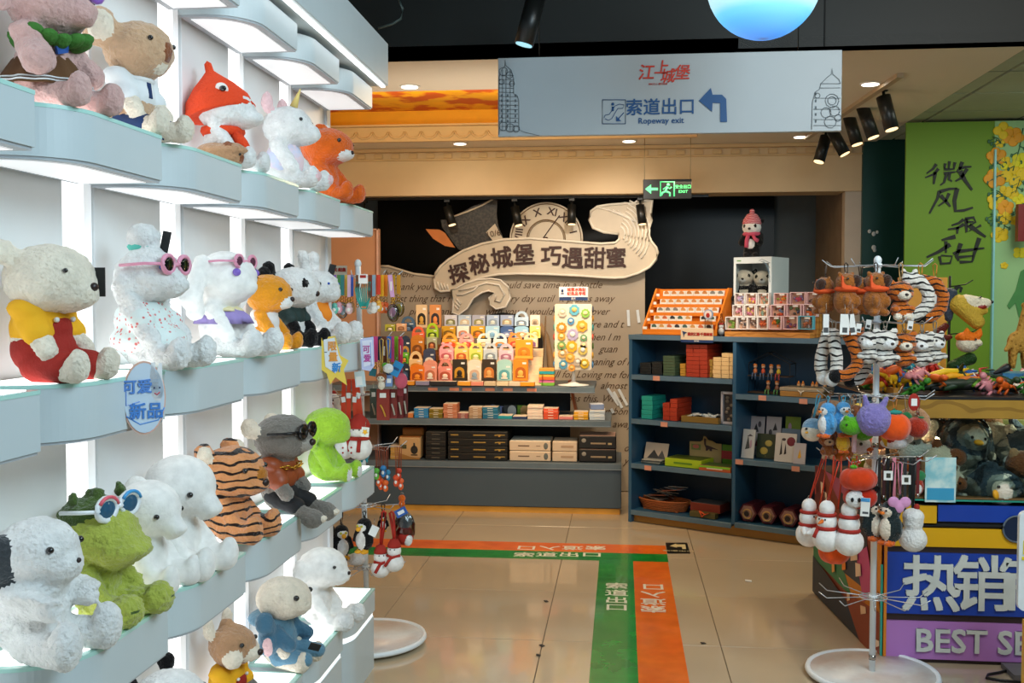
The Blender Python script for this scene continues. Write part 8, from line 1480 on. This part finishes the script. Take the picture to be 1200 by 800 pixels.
charm('white fluffy charm low beside the white puppy on the rack', 418, 655, YL_ + .0, ZL[5], [('e', (0, 0, 0), (.8, .6, .5), 0)], [white], .05, (0, 0, 0), '#c8c0b0')
# ============================================================ SHELF TALKERS clipped on the shelf edges
def talker(px0, py0, Y, X, lab, outline_, fill, extra):
    c_ = P(px0, py0, X=X); t = thing('shelf_talker', lab, 'sign', c_, R(38)); s_ = c_.y / FPX * 1.08
    f = lambda l, y=0: [(x * s_, y, -y_ * s_) for x, y_ in l]
    B().poly(f(outline_), (0, .003, 0), hexm(fill)).out('card', t)
    for kind, pts, hx in extra:
        if kind == 'p': B().poly(f(pts, -.001), (0, -.001, 0), hexm(hx)).out('print', t)
        elif kind == 'l': B().tube(f(pts, -.0015), .0016, hexm(hx), n=5).out('print_line', t)
        else: txt('lettering', kind, pts[2] * s_, hexm(hx), (pts[0] * s_, -.003, -pts[1] * s_), t, bold=pts[2] * s_ * .03)
    return t
ov = [(24 * math.cos(a) * 1.0, 42 * math.sin(a)) for a in np.linspace(0, 6.283, 29)[:-1]]
talker(169, 466, 0, -1.0, 'oval blue and white shelf sign with a bunny face and Chinese characters', ov, '#e8b8a4', [('p', [(x * .93, y * .95) for x, y in ov], '#cfe0f0'), ('可爱', (-8, -12, 17), '#5a8cd8'), ('新品', (2, 16, 19), '#4a86d4'), ('p', [(8, -2), (6, -22), (8, -40), (12, -40), (13, -26), (17, -40), (20, -38), (20, -22), (22, -8), (18, 4), (12, 4)], '#f2f2f4'), ('l', [(11, -12), (11, -10)], '#2c3c6c'), ('l', [(17, -12), (17, -10)], '#2c3c6c'), ('l', [(11, -5), (14, -3), (17, -6)], '#c8505c'), ('l', [(-20, 20), (-5, 30), (15, 26), (22, 12)], '#5a94dc'), ('l', [(-20, -18), (-20, 8), (-5, 4)], '#7a9cdc')])
talker(389, 425, 0, -1.0, 'yellow star shaped shelf sign with blue and orange print', [(-12, -28), (4, -30), (10, -8), (20, -2), (14, 8), (18, 26), (4, 16), (-2, 24), (-6, 12), (-14, 6), (-12, -10)], '#f0cf50', [('p', [(-10, -26), (3, -28), (8, -8), (12, 0), (4, 12), (-8, 4), (-9, -10)], '#e4e8ec'), ('限', (0, -18, 11), '#e89a3c'), ('量', (1, -6, 11), '#e89a3c'), ('新', (5, 6, 11), '#3a90d8'), ('l', [(-9, -12), (-6, -12)], '#2c3c4c')])
talker(430, 418, 0, -.99, 'lilac and white shelf sign with magenta lettering at the far shelf end', [(-8, -20), (8, -22), (9, 10), (4, 16), (-6, 14)], '#c0c8ec', [('p', [(-6, -18), (6, -19), (7, 8), (-4, 11)], '#e0e4f6'), ('可', (-1, -8, 9), '#b84c9c'), ('爱', (0, 2, 9), '#b84c9c'), ('l', [(4, -16), (5, 10)], '#6c94d8')])
